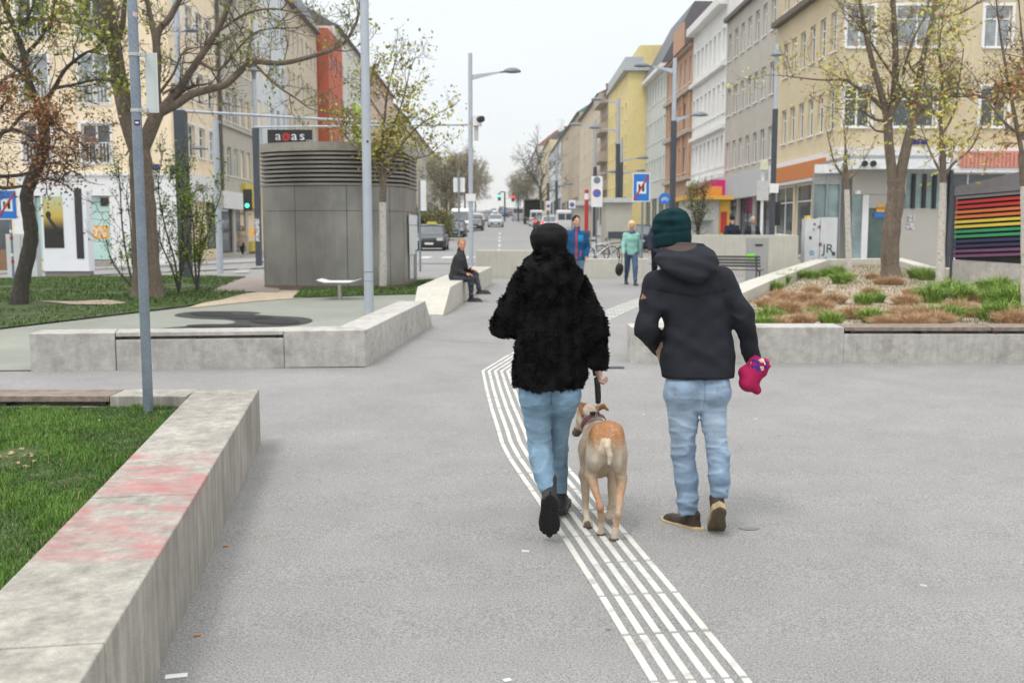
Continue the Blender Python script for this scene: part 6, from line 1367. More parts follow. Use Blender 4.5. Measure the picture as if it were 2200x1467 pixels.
def car(kind, label, px, py, colr, back=False, group='cars along the far road', Y=None, x=None, tail=False, extra=None, sc=1.0, lit_=False, rz=0):
    if Y is None: p = gp(px, py)
    else: xx = at(px, 460, Y).x; p = Vector((xx, Y, G(xx, Y)))
    sl_ = (G(p.x, p.y + 3) - G(p.x, p.y - 3)) / 6
    t = thing('parked_car' if kind != 'van' else 'delivery_van', label, 'car' if kind != 'van' else 'van', p, math.pi * back + rz, group); t.rotation_euler.x = math.atan(sl_) * (-1 if back else 1); t.scale = (sc,) * 3
    Ln, lo_, gh = KINDS[kind]; pm = mat('car_%s' % colr, CARC[colr], .35, .03, 2, spec=.4, coat=.15)
    mb = MB(); loft(mb, [sec(*s) for s in lo_]); mb.build('body', pm, t, auto=35)
    mb = MB(); zb_ = lambda i: gh[i]
    st = []
    for i, (y, w, z) in enumerate(gh):
        b0 = .95 if kind != 'van' else 1.15; st.append([(-max(w, .8 if kind != 'van' else .92), y, min(b0, z)), (-w, y, z - .03), (0, y, z), (w, y, z - .03), (max(w, .8 if kind != 'van' else .92), y, min(b0, z))])
    loft(mb, st); o = mb.build('cabin_glass', M_GLASS if kind != 'van' else pm, t, auto=25)
    mb = MB(); mid = [g for g in gh if g[2] > 1.3]; loft(mb, [[(-w * 1.01, y, z - .06), (-w * .96, y, z + .02), (0, y, z + .035), (w * .96, y, z + .02), (w * 1.01, y, z - .06)] for y, w, z in mid]); mb.build('roof', pm, t, auto=40)
    if kind == 'van':
        mb = MB(); mb.add([(-.84, -1.93, 1.2), (.84, -1.93, 1.2), (.78, -1.23, 1.98), (-.78, -1.23, 1.98)], [(0, 1, 2, 3)]); mb.build('windscreen', M_GLASS, t)
        mb = MB(); mb.bb((-.75, 2.585, 1.3), (-.05, 2.6, 1.95)); mb.bb((.05, 2.585, 1.3), (.75, 2.6, 1.95)); mb.build('rear_window', M_GLASS, t)
    else:
        for sx in (-1, 1):
            mb = MB(); mb.cyl((sx * gh[0][1], gh[0][0], gh[0][2]), (sx * gh[1][1], gh[1][0], gh[1][2]), .035, n=5); mb.build('pillar', pm, t)
            mb = MB(); mb.cyl((sx * gh[-1][1], gh[-1][0], gh[-1][2]), (sx * gh[-2][1], gh[-2][0], gh[-2][2]), .05, n=5); mb.build('pillar', pm, t)
    for sx in (-1, 1):
        for y in (-Ln * .31, Ln * .3):
            wx = (.80 if kind != 'van' else .9) * sx; mb = MB(); mb.cyl((wx - .1, y, .32), (wx + .1, y, .32), .32, n=18); wh = mb.build('wheel', M_TYRE, t, auto=40); mb = MB(); mb.cyl((wx + sx * .1, y, .32), (wx + sx * .112, y, .32), .2, n=12); mb.build('rim', M_RIM, wh)
        h = lo_[1][3]; mb = MB(); mb.box((sx * lo_[1][1] * .74, lo_[0][0] + .05, h - .06), (.34, .12, .15)); mb.build('headlight', M_HEADL, t)
        mb = MB(); mb.box((sx * lo_[-2][1] * .86, lo_[-1][0] - .02, .85), (.2, .1, .2)); mb.build('tail_light', M_TRED if tail else M_RED, t)
        mb = MB(); mb.box((sx * (lo_[3][1] + .08), -Ln * .17 if kind != 'van' else -1.6, 1.02 if kind != 'van' else 1.3), (.16, .1, .13)); mb.build('mirror', pm if kind != 'van' else M_BLACK, t)
    mb = MB(); mb.box((0, lo_[0][0] + .01, .46), (1.1, .06, .2)); mb.build('grille', M_BLACK, t)
    mb = MB(); mb.box((0, lo_[0][0] - .03, .44), (.5, .02, .11)); mb.box((0, lo_[-1][0] + .02, .6), (.5, .02, .11)); mb.build('number_plate', M_WHITEP, t)
    return t
CARC = {'black': (.015, .017, .02), 'dark': (.03, .035, .045), 'white': (.68, .69, .70), 'silver': (.42, .46, .50), 'blue': (.03, .12, .30), 'red': (.16, .03, .03), 'grey': (.14, .15, .16), 'brown': (.10, .05, .04)}
tx = car('hatch', 'black taxi with a yellow roof sign at the crossing', 928, 538, 'black')
o = thing('taxi_sign', None, None, (0, .1, 1.53)); bpy.data.objects.remove(o)
mb = MB(); mb.box((0, .15, 1.60), (.62, .16, .14), taper=.85); mb.build('taxi_sign', mat('taxi_yellow', (.62, .50, .05), .4), tx)
car('sedan', 'dark sedan parked between the taxi and the white van', 978, 505, 'dark', Y=84)
car('hatch', 'dark car parked just behind the dark sedan', 0, 0, 'black', Y=91) if False else None
car('van', 'white van parked on the left behind the dark sedan', 990, 0, 'white', Y=98)
car('sedan', 'black car parked beyond the white van on the left', 1020, 0, 'black', Y=104)
car('hatch', 'small white car parked beyond the black one on the left', 1025, 0, 'white', Y=125)
car('hatch', 'silver car driving towards the square', 1065, 488, 'silver')
car('sedan', 'dark car on the far left lane beyond the silver car', 1043, 0, 'dark', Y=150)
car('hatch', 'small blue car far up the road', 1083, 0, 'blue', Y=190, back=True)
car('van', 'white panel van in the right row nearest the blue jacket man', 1212, 0, 'white', Y=100, back=True, sc=.92)
car('hatch', 'white car with glowing tail lights in the right row', 1180, 0, 'white', Y=103, back=True, tail=True)
car('hatch', 'brown car with glowing tail lights beside the white car', 1163, 0, 'brown', Y=110, back=True, tail=True)
car('van', 'small white van ahead of the brown car', 1152, 0, 'white', Y=124, back=True, sc=.85)
car('van', 'silver van farther up in the right row', 1113, 0, 'silver', Y=158, back=True, sc=.95)
for i, (px, Y, c) in enumerate([(1096, 200, 'red'), (1104, 215, 'silver'), (1060, 230, 'white'), (1088, 260, 'white'), (1078, 300, 'dark'), (1094, 240, 'dark'), (1050, 180, 'silver')]):
    car('hatch', ['dark red car in the far queue', 'silver car in the far queue behind the silver van', 'white car far up on the left lane', 'tiny white car at the far end of the road', 'tiny dark car at the far end of the road', 'dark car in the middle of the far queue', 'silver car far off on the left kerb'][i], px, 0, c, Y=Y, back=i not in (2, 6))
car('hatch', 'dark car with red lights behind the blue end sign', 1366, 0, 'dark', Y=58, back=True, tail=True)
# box truck with open dark box
p = at(1144, 460, 132); p.z = G(p.x, 132); t = thing('box_truck', 'box truck with an open dark rear in the right row', 'truck', p, 0, 'cars along the far road')
mb = MB(); mb.bb((-1.15, 0, .9), (-1.05, 5, 3.35)); mb.bb((1.05, 0, .9), (1.15, 5, 3.35)); mb.bb((-1.049, 0, 3.25), (1.049, 5, 3.35)); mb.bb((-1.049, 0, .9), (1.049, 5, 1.0)); mb.bb((-1.049, 4.9, 1.001), (1.049, 5, 3.249)); mb.build('cargo_box', mat('truck_box', (.20, .18, .15), .6), t)
mb = MB(); mb.bb((-1.0, 5.2, .5), (1.0, 6.8, 2.4)); mb.build('cab', M_WHITEP, t)
for sx in (-1, 1):
    for y in (1.2, 6.0): mb = MB(); mb.cyl((sx * .95 - .15, y, .42), (sx * .95 + .15, y, .42), .42, n=16); mb.build('wheel', M_TYRE, t, auto=40)
# bicycles behind the banded post
def bicycle(label, x, Y, rz, colr):
    t = thing('bicycle', label, 'bicycle', (x, Y, G(x, Y)), rz, 'bicycles leaning near the banded post')
    for sx in (-.52, .52):
        mb = MB(); n = 22
        for k in range(n):
            a0, a1 = 2 * math.pi * k / n, 2 * math.pi * (k + 1) / n; mb.cyl((sx + .33 * math.cos(a0), 0, .34 + .33 * math.sin(a0)), (sx + .33 * math.cos(a1), 0, .34 + .33 * math.sin(a1)), .02, n=5)
        for k in range(8): mb.cyl((sx, 0, .34), (sx + .33 * math.cos(k * .785), 0, .34 + .33 * math.sin(k * .785)), .004, n=3)
        mb.build('wheel', M_TYRE, t)
    mb = MB()
    for a, b in (((-.52, .34), (-.12, .32)), ((-.12, .32), (-.25, .85)), ((-.52, .34), (-.22, .75)), ((-.22, .75), (.35, .80)), ((-.12, .32), (.38, .68)), ((.52, .34), (.34, .95))): mb.cyl((a[0], 0, a[1]), (b[0], 0, b[1]), .018, n=6)
    mb.build('frame', mat('bike_%s' % colr, CARC[colr], .35), t); mb = MB(); mb.ell((-.26, 0, .9), (.13, .07, .04)); mb.build('saddle', M_BLACK, t); mb = MB(); mb.cyl((.32, -.28, 1.0), (.32, .28, 1.0), .014, n=6); mb.cyl((.34, 0, .94), (.32, 0, 1.0), .014, n=6); mb.build('handlebar', M_BLACK, t)
bicycle('white bicycle nearer the banded post', at(1288, 500, 40).x, 40, .2, 'white'); bicycle('dark wheeled bicycle right of the white one', at(1302, 500, 41).x + .3, 41, -.5, 'black')
# hedge on the island
root = thing('hedge', 'clipped green hedge behind the taxi', 'hedge', (-5.9, 76, G(-5.9, 76))); rr_ = np.random.default_rng(5)
cc = [(np.array([rr_.uniform(-1.3, 1.0), rr_.uniform(-2, 2), rr_.uniform(.2, 1.9)]) + np.array(root.location), None) for _ in range(400)]
leaves(cc, 9000, .10, ((.07, .085, .02), (.16, .16, .045), (.2, .17, .06)), 6, .28, root, 'foliage')
# ------------------------------------------------------------------ people
M_BODY = mat('skin', attr=True, rough=.55, var=.06, scale=20, spec=.35)
M_CLOTH = mat('cloth', attr=True, rough=.82, var=.10, scale=11, bump=.3, bscale=320, spec=.12, speck=.12, sscale=420)
def denimmat():
    m = mat('denim', attr=True, rough=.88, var=.14, scale=9, bump=.25, bscale=420, spec=.15, fine=.08, speck=.10, sscale=500); return m
M_DENIM = denimmat(); M_LEATHER = mat('shoe_leather', attr=True, rough=.55, var=.15, scale=14, bump=.2, bscale=120, spec=.3)
M_BEANIE = mat('knit', attr=True, rough=.95, var=.12, scale=12, bump=.4, bscale=260, spec=.1)
SKIN = (.52, .30, .21)
def basis(fwd, up=(0, 0, 1)):
    f = np.array(fwd, float); f /= np.linalg.norm(f); u = np.array(up, float); r = np.cross(f, u); r /= np.linalg.norm(r); u = np.cross(r, f); return np.stack([r, f, u], 1)   # cols x,y,z
def xf(V, R, t): return (V @ R.T + np.array(t)).astype(np.float32)
def head_mesh(R, c, res, skin, s=1.0):
    def fn(P):
        d = sell(P, (0, -.008, .03), (.074, .094, .098)); d = smin(d, sell(P, (0, .022, -.048), (.054, .062, .066)), .04); d = smin(d, rcone(P, (0, -.035, -.05), (0, -.045, -.16), .056, .060), .03)
        d = smin(d, rcone(P, (0, .090, .012), (0, .107, -.022), .010, .015), .014); d = smin(d, sell(P, (0, .082, .033), (.05, .012, .010)), .015)
        d = smin(d, sell(P, (0, .080, -.058), (.024, .014, .010)), .01); d = smin(d, sell(P, (0, .068, -.092), (.022, .02, .018)), .02)
        for sx in (-1, 1):
            d = np.maximum(d, -sell(P, (sx * .031, .094, .012), (.016, .012, .011)) - .000); d = smin(d, sell(P, (sx * .076, -.006, .0), (.012, .020, .032)), .008); d = smin(d, sell(P, (sx * .031, .082, .012), (.014, .011, .010)), .004); d = smin(d, sell(P, (sx * .044, .062, -.02), (.02, .02, .02)), .02)
        return d
    V, Fq = nets(fn, (-.11, -.13, -.175), (.11, .14, .15), res); C = np.tile(np.array(skin, np.float32), (len(V), 1)); x, y, z = V.T
    lips = (abs(x) < .024) & (abs(z + .058) < .008) & (y > .07); C[lips] = (skin[0] * .8, skin[1] * .5, skin[2] * .5)
    for sx in (-1, 1):
        e = (((x - sx * .031) / .013) ** 2 + ((z - .012) / .006) ** 2 < 1) & (y > .06); C[e] = (.4, .38, .36); e = (abs(x - sx * .031) < .006) & (abs(z - .012) < .006) & (y > .06); C[e] = (.03, .02, .02)
        b = (abs(x - sx * .031) < .018) & (abs(z - .034) < .005) & (y > .06); C[b] = (.10, .06, .04)
    cheek = (abs(abs(x) - .04) < .02) & (abs(z + .02) < .02) & (y > .03); C[cheek] *= (1.05, .88, .85)
    return xf(V * s, R, c), Fq, C
def hand_mesh(R, c, res, skin, curl=.5, side=1, s=1.0, thumb=.6):
    """local: fingers +y, thumb toward +x*side, palm faces -z"""
    segs = []
    for k, (x0, L_, r) in enumerate([(.030, .072, .0088), (.010, .080, .0092), (-.011, .074, .0088), (-.031, .058, .0078)]):
        p = np.array([side * x0, .085 - abs(k - 1.2) * .004, 0.]); a = 0
        for j, f in enumerate((.45, .32, .23)):
            a += curl * (.7 + .12 * k) * (.8, 1.15, .8)[j]; q = p + L_ * f * np.array([side * x0 * .25, math.cos(a), -math.sin(a)]); segs.append((p, q, r * (1 - .08 * j), r * (.93 - .08 * j))); p = q
    p = np.array([side * .028, .025, -.005]); q = p + np.array([side * .030, .028, -.014 * thumb * 2]); segs.append((p, q, .0125, .0105)); q2 = q + np.array([side * .004, .027, -.020 * thumb]); segs.append((q, q2, .0105, .009)); 
    def fn(P):
        d = sell(P, (0, .045, 0), (.043, .050, .0155)); d = smin(d, rcone(P, (0, -.05, 0), (0, .01, 0), .027, .025), .02)
        for a, b, r1, r2 in segs: d = smin(d, rcone(P, a, b, r1, r2), .0045)
        return d
    V, Fq = nets(fn, (-.085, -.08, -.13), (.085, .19, .04), res); C = np.tile(np.array(skin, np.float32), (len(V), 1)); return xf(V * s, R, c), Fq, C
def shoe_mesh(R, c, res, cu, cs, L_=.28, tread=False, boot=0.0, s=1.0, h=.034, wd=0.0):
    """local: heel at origin-ish, toe +y, sole z=0"""
    def sol(P): return np.maximum(stackfoot(P, 0), np.maximum(P[:, 2] - h, -P[:, 2]))
    def stackfoot(P, g):
        y = np.clip(P[:, 1] / L_, 0, 1); w = np.interp(y, [0, .12, .35, .7, .9, 1], [.036, .043, .042, .055, .050, .032]) + g + wd; cx = np.interp(y, [0, .5, 1], [0, 0, .004])
        dy = np.maximum(np.maximum(-P[:, 1] - g, P[:, 1] - L_ - g), 0); dx = np.abs(P[:, 0] - cx) - w; return np.sqrt(np.maximum(dx, 0) ** 2 + dy ** 2) + np.minimum(dx, 0)
    def fn(P):
        up = smin(sell(P, (0, .06, .045), (.036, .068, .055)), sell(P, (.002, L_ * .66, .036), (.047, L_ * .34, .052)), .04); up = smin(up, rcone(P, (0, .05, .06), (0, .045 - boot * .02, .105 + boot), .040, .046 if boot else .042), .02); up = np.maximum(up, .012 - P[:, 2])
        so_ = sol(P)
        if tread:
            t = np.maximum(np.abs(((P[:, 1] / .024) % 1) - .5) * .024 - .004, np.abs(P[:, 2]) - .007); t = np.maximum(t, .012 - np.abs(P[:, 0])); so_ = np.maximum(so_, -t)
        return np.minimum(smin(up, so_ + .002, .004), so_)
    V, Fq = nets(fn, (-.075, -.04, -.02), (.075, L_ + .03, .15 + boot), res); C = np.tile(np.array(cu, np.float32), (len(V), 1)); C[V[:, 2] < h + .002] = cs; C[V[:, 2] < .010] = np.array(cs) * .3; return xf(V * s, R, c), Fq, C
def strz(P, sx, sy, sz): return P * np.array([sx, sy, sz], np.float32)
def person(name, label, loc, rz, J, S, group=None):
    t = thing(name, label, 'person', loc, rz, group); g = lambda k: np.array(J[k], float); s = S.get('s', 1.0); res = S.get('res', .016); skin = S.get('skin', SKIN)
    hb = basis(J.get('face', (0, 1, 0)), J.get('hup', (0, 0, 1)))
    lo = np.min([g(k) for k in J if k not in ('face', 'hup')], 0) - .2; hi = np.max([g(k) for k in J if k not in ('face', 'hup')], 0) + .2
    def bodyf(P):
        d = rcone(P, g('neck'), g('chest'), .055, .075); d = smin(d, sell(P, g('chest') - (0, 0, .04), (.10 * s, .07 * s, .15 * s)), .05); d = smin(d, sell(P, g('pelvis'), (.10 * s, .06 * s, .08 * s)), .06)
        for q in 'LR':
            d = smin(d, rcone(P, g('sh' + q), g('el' + q), .045, .036), .05); d = smin(d, rcone(P, g('el' + q), g('wr' + q), .036, .026), .02); d = smin(d, rcone(P, g('hip' + q), g('kn' + q), .045, .03), .04); d = smin(d, rcone(P, g('kn' + q), g('an' + q), .03, .024), .02)
        return d
    parts = [(*nets(bodyf, lo, hi, .02), skin), head_mesh(hb, g('head'), S.get('hres', .011), skin, s)]
    for q in 'LR':
        if S.get('hand' + q) is False: continue
        f = J.get('hd' + q); d = g('wr' + q) - g('el' + q) if f is None else np.array(f); nrm = J.get('hn' + q, (1 if q == 'L' else -1, 0, .05))
        b = basis(d, nrm); parts.append(hand_mesh(b, g('wr' + q), S.get('handres', .008), skin, S.get('curl' + q, .5), 1 if q == 'R' else -1, s))
    V, Fq, C = joinm(parts); npmesh('body', V, Fq, M_BODY, t, True, C)
    if 'jacket' in S: S['jacket'](t, J, g)
    else: jacket(t, g, S.get('jc', (.1, .1, .1)), s, res, S.get('jhem', .0), S.get('jw', 1.0), S)
    if 'trousers' in S: S['trousers'](t, J, g)
    else: trousers(t, g, S.get('tc', (.1, .15, .25)), s, res, S.get('tm', M_DENIM), S)
    for q in 'LR':
        f = np.array(J.get('toe' + q, (0, 1, 0)), float); b = basis(f, J.get('shup' + q, (0, 0, 1))); a = g('an' + q); V, Fq, C = shoe_mesh(b, a - b @ np.array([0, .05, .095]) * s, S.get('sres', .012), S.get('shc', (.03, .03, .03)), S.get('soc', (.05, .05, .05)), .27 * s, S.get('tread', False), S.get('boot', 0.), 1.0, S.get('solh', .034), S.get('wd', 0.)); npmesh('shoe', V, Fq, M_LEATHER, t, True, C)
    if 'hair' in S:
        hc, hl, mode = S['hair']
        def hf(P):
            d = sell(P, (0, -.022, .045), (.087, .098, .100)); 
            if hl > 0: d = smin(d, sell(P, (0, -.035, -.01 - hl * .5), (.108, .075, .10 + hl)), .03)
            face = np.maximum((.045 if hl <= 0 else .030) - P[:, 1], np.maximum(P[:, 2] - .065, -.3 - P[:, 2])); d = np.maximum(d, -face) ; 
            if hl <= 0: d = np.maximum(d, -.055 - P[:, 2]); d = np.maximum(d, -np.maximum(.012 - P[:, 1], P[:, 2] - .02))
            return d + .004 * wob(strz(P, 1, 1, .25), 3, 160)
        V, Fq = nets(hf, (-.12, -.15, -.2), (.12, .12, .17), S.get('hres', .011)); npmesh('hair', xf(V * s, hb, g('head')), Fq, M_CLOTH, t, True, np.tile(np.array(hc, np.float32), (len(V), 1)))
    return t
def jacket(t, g, col, s, res, hem, jw, S):
    pel = g('pelvis'); ch = g('chest'); nk = g('neck'); zb_ = pel[2] - .08 * s - hem; cx = lambda z: np.interp(z, [pel[2], nk[2]], [pel[0], nk[0]]); cy = lambda z: np.interp(z, [pel[2], nk[2]], [pel[1], nk[1]])
    w = list(S.get('jws', (.185, .18, .165, .20, .19, .10))); dd = list(S.get('jds', (.125, .12, .115, .13, .11, .08))); w[4] *= .78; w[3] *= .93; w[5] = .065; dd[4] *= .9; zz = [zb_, pel[2] + .02 * s, pel[2] + .15 * s, ch[2] + .0, ch[2] + .12 * s, nk[2] + .0 * s]
    rows = [(z, cx(z), cy(z), a * s * jw, b * s * jw) for z, a, b in zip(zz, w, dd)]; slr = S.get('slr', (.068, .056, .046))
    def fn(P):
        d = stack(P, rows, 2.3)
        for q in 'LR':
            a, b, c = g('sh' + q), g('el' + q), g('wr' + q); d = smin(d, rcone(P, a, b, slr[0] * s, slr[1] * s), .05); d = smin(d, rcone(P, b, b + (c - b) * .93, slr[1] * s, slr[2] * s), .02)
        d = smin(d, rcone(P, nk - (0, 0, .01), nk + np.array([0, .0, .045]) * s, .075 * s, .07 * s), .03)
        return d + .006 * wob(strz(P, 1, 1, 1.8), 5, 22) * s
    ks = 'shL elL wrL shR elR wrR neck pelvis chest'.split(); lo = np.min([g(k) for k in ks], 0) - .25; hi = np.max([g(k) for k in ks], 0) + .2; lo[2] = min(lo[2], zb_ - .05)
    V, Fq = nets(fn, lo, hi, res); C = np.tile(np.array(col, np.float32), (len(V), 1))
    if 'jcol' in S: C = S['jcol'](V, C)
    return npmesh('jacket', V, Fq, M_CLOTH, t, True, C)
def trousers(t, g, col, s, res, m, S):
    pel = g('pelvis'); tr = S.get('tr', (.098, .072, .058, .052)); fl = S.get('fold', .006)
    def fn(P):
        d = sell(P, pel - (0, 0, .03), np.array((.165, .115, .15)) * s * S.get('hw', 1.0))
        for q in 'LR':
            a, b, c = g('hip' + q), g('kn' + q), g('an' + q); c = c + (b - c) * .12; m_ = b + (c - b) * .35
            l = rcone(P, a, b, tr[0] * s, tr[1] * s); l = smin(l, rcone(P, b, m_, tr[1] * s, tr[2] * s * 1.1), .03); l = smin(l, rcone(P, m_, c, tr[2] * s * 1.1, tr[3] * s), .03); d = smin(d, l, .025)
        k = np.clip(1 - np.abs(P[:, 2] - g('knL')[2]) / .22, .25, 1) + np.clip(1 - (P[:, 2] - g('anL')[2]) / .2, 0, 1.2)
        w1 = wob(strz(P, .55, .5, 1.6), 7, 62, 8); return d + fl * k * w1 * np.abs(w1) ** .5 + fl * .35 * wob(P, 9, 30)
    ks = 'hipL knL anL hipR knR anR pelvis'.split(); lo = np.min([g(k) for k in ks], 0) - .17; hi = np.max([g(k) for k in ks], 0) + .2
    V, Fq = nets(fn, lo, hi, res); C = np.tile(np.array(col, np.float32), (len(V), 1))
    f = wob(strz(V, 1, 1, .5), 4, 14)[:, None]; f2 = wob(strz(V, .5, .5, 2.2), 8, 55)[:, None]; C = C * (1 + .10 * f + S.get('fade', .06) * f2)
    if 'tcol' in S: C = S['tcol'](V, C)
    return npmesh('jeans' if m is M_DENIM else 'trousers', V, Fq, m, t, True, np.clip(C, 0, .9))
def walkJ(H, stride=.25, arm=.18, ph=1):
    J = {}; a = stride * ph; J['pelvis'] = (0, 0, .52 * H); J['chest'] = (0, .01, .72 * H); J['neck'] = (0, .02, .835 * H); J['head'] = (0, .05, .925 * H)
    for q, sx, k in (('L', -1, 1), ('R', 1, -1)):
        f = a * k; J['hip' + q] = (sx * .052 * H, 0, .51 * H); J['kn' + q] = (sx * .05 * H, f * .6 + .04, .275 * H); J['an' + q] = (sx * .045 * H, f * 1.15 - (.04 if f < 0 else 0), .055 * H + (.04 if f < 0 else 0)); J['toe' + q] = (0, 1, 0 if f > 0 else -.35)
        J['sh' + q] = (sx * .096 * H, 0, .785 * H); J['el' + q] = (sx * .135 * H, -f * arm * 2 - .02, .64 * H); J['wr' + q] = (sx * .14 * H, -f * arm * 4 + .03, .50 * H)
    return J
# --- background people
s_ = 26.5; p = gp(1355, 612); J = walkJ(1.64, .22); J['face'] = (.1, 1, -.05)
def scarf(t, g, c, r, m, z0=0.0, name='scarf'):
    def fn(P): q = P - np.array(c); a = np.sqrt((q[:, 0]) ** 2 + q[:, 1] ** 2) - r; return np.sqrt(a * a + (q[:, 2] * .7) ** 2) - .035 + .005 * wob(P, 2, 60)
    V, Fq = nets(fn, np.array(c) - .14, np.array(c) + .14, .012); return npmesh(name, V, Fq, M_CLOTH, t, True, np.tile(np.array(m, np.float32), (len(V), 1)))
w1 = person('person', 'blonde woman in a mint jacket and jeans striding with a black bag', p, math.pi + .05, J, dict(jc=(.26, .50, .44), tc=(.07, .115, .19), hair=((.72, .52, .30), .06, 0), shc=(.05, .05, .06), jws=(.18, .17, .15, .18, .16, .08), slr=(.06, .052, .045), s=.96))
scarf(w1, None, np.array(J['neck']) + (0, .02, .0), .06, (.12, .17, .22))
t = thing('handbag', 'black slouchy handbag carried by the blonde woman', 'handbag', p + Vector((-.30, -.02, .40)), 0)
V, Fq = nets(lambda P: sell(P, (0, 0, 0), (.10, .13, .17)) + .008 * wob(P, 3, 30), (-.2, -.25, -.25), (.2, .25, .25), .014); npmesh('bag', V, Fq, M_LEATHER, t, True, np.tile(np.array((.012, .012, .012), np.float32), (len(V), 1)))
mb = MB(); mb.tube([(-.03, 0, .12), (.0, 0, .3), (.05, 0, .42), (.07, .02, .30), (.04, .02, .12)], .012, 6); mb.build('strap', M_BLACK, t)
Yb_ = 21.0; xb_ = at(1238, 520, Yb_).x; p = Vector((xb_, Yb_, G(xb_, Yb_))); J = walkJ(1.76, .2, .1, -1); J['face'] = (-.25, 1, .02)
J['elL'] = (-.24, -.03, 1.12); J['wrL'] = (-.2, .08, .92); J['elR'] = (.245, -.02, 1.12); J['wrR'] = (.22, .06, .90)
def jb(V, C):
    fr = V[:, 1] > .02; C[fr & (abs(V[:, 0] - .0) < .014)] = (.45, .05, .06); pk = fr & (V[:, 0] < -.03) & (V[:, 0] > -.14) & (V[:, 2] > 1.22) & (V[:, 2] < 1.36); C[pk] = (.02, .22, .48); m = fr & (abs(V[:, 0] + .09 + (V[:, 2] - 1.0) * .2) < .012) & (abs(V[:, 2] - .98) < .06); C[m] = (.5, .08, .08); C[V[:, 2] > 1.47] *= 1.3; return C
person('person', 'dark haired man in a blue jacket walking behind the woman in black', p, math.pi, J, dict(jc=(.012, .075, .18), tc=(.17, .25, .36), hair=((.02, .015, .012), 0, 0), jcol=jb, shc=(.1, .1, .1), jws=(.19, .185, .175, .205, .19, .10), slr=(.075, .062, .05)))
# person hidden behind beanie man
p = gp(1414, 600); p.y = 25; p = Vector((at(1416, 500, 25).x, 25, G(2, 25))); J = walkJ(1.8, .2)
person('person', 'person in a dark jacket mostly hidden behind the green beanie', p, math.pi, J, dict(jc=(.03, .035, .06), tc=(.012, .012, .014), hair=((.03, .02, .02), 0, 0), res=.022))
# far woman in beige coat
p = Vector((at(520, 500, 55).x, 55, 0)); p.z = at(520, 551, 55).z; J = walkJ(1.66, .12)
person('person', 'woman in a long beige coat on the far left pavement', p, math.pi - .2, J, dict(jc=(.42, .33, .25), tc=(.015, .015, .015), hair=((.10, .05, .03), .1, 0), jhem=.22, shc=(.5, .5, .5), jw=1.1, res=.022))
for px, H, c, c2, lb, bk in ((1573, 1.85, (.02, .025, .04), (.02, .02, .02), 'person in a dark padded jacket seen from behind near the kiosk', 0), (1617, 1.82, (.025, .025, .028), (.03, .03, .04), 'grey haired man in a black jacket beyond the parapet', 1)):
    Y = 34.5; x = at(px, 480, Y).x; J = walkJ(H, .1); person('person', lb, (x, Y, G(x, Y)), math.pi * bk, J, dict(jc=c, tc=c2, hair=((.02, .02, .02) if not bk else (.35, .33, .3), 0, 0), jw=1.15, res=.022, jcol=(lambda V, C: np.where(((V[:, 1] > .05) & (abs(V[:, 0]) < .07))[:, None], np.array((.2, .2, .22)), C)) if bk else (lambda V, C: C)))
# seated man
Ys = 20.6; ps = Vector((at(990, 560, Ys).x, Ys, G(-1, Ys))); sg = lambda px, py, dY=0: tuple(at(px, py, Ys + dY) - ps)
J = dict(pelvis=sg(981, 590), chest=sg(982, 560), neck=sg(990, 541), head=sg(992, 527), hipL=sg(984, 597, .12), hipR=sg(980, 598, -.1), knR=sg(1012, 598, -.15), anR=sg(1012, 638, -.1), knL=sg(1020, 588, .05), anL=sg(1030, 622, -.05),
         shL=sg(994, 553, .14), elL=sg(1002, 580, .18), wrL=sg(1012, 578, .0), shR=sg(981, 554, -.13), elR=sg(985, 582, -.17), wrR=sg(1001, 588, -.2), toeL=(1, -.1, .0), toeR=(1, -.1, -.05), face=(.25, -1, -.08), hdL=(1, -.3, -.2), hdR=(1, -.1, -.1), hnL=(0, 0, 1), hnR=(0, 0, 1))
def blz(V, C): m = (V[:, 0] > J['chest'][0] + .07) & (V[:, 2] > J['chest'][2] - .05) & (abs(V[:, 1] - .0) < .05); C[m] = (.03, .03, .04); return C
person('person', 'fair haired man in a dark blazer sitting with crossed legs', ps, 0, J, dict(jc=(.035, .035, .038), tc=(.05, .055, .07), hair=((.34, .20, .09), .0, 0), res=.014, hres=.010, shc=(.02, .02, .022), jws=(.15, .15, .14, .155, .13, .09), jds=(.18, .175, .17, .19, .16, .09), jhem=.04, slr=(.062, .055, .045), skin=(.55, .27, .18), jcol=blz, tr=(.09, .068, .055, .05)))
# ------------------------------------------------------------------ man with green beanie
Ym = 5.68
foot = gp(1470, 1143); pm_ = Vector((at(1495, 900, Ym).x, Ym, G(0, Ym))); R_ = lambda px, py, dY=0.0: np.array(at(px, py, Ym + dY) - pm_)
mdark = (.021, .023, .029)
Jm = dict(pelvis=R_(1498, 808), chest=R_(1480, 655), neck=R_(1462, 556, .02), head=R_(1441, 502, .05), hipL=R_(1462, 835), hipR=R_(1536, 835), knL=R_(1467, 955, .03), knR=R_(1534, 940, -.06), anL=R_(1488, 1110, .03), anR=R_(1540, 1075, -.10),
          shL=R_(1408, 606), elL=R_(1390, 706, -.03), wrL=R_(1418, 752, .26), shR=R_(1553, 598), elR=R_(1598, 680, -.06), wrR=R_(1617, 770, .02),
          face=(-.55, .80, -.12), toeL=(-.66, .75, .0), toeR=(.06, .62, -.62), hdR=(.05, .12, -1), hnR=(-1, .1, 0), hdL=(.6, .6, -.1), hnL=(0, 0, 1), shupR=(0, .6, .6))
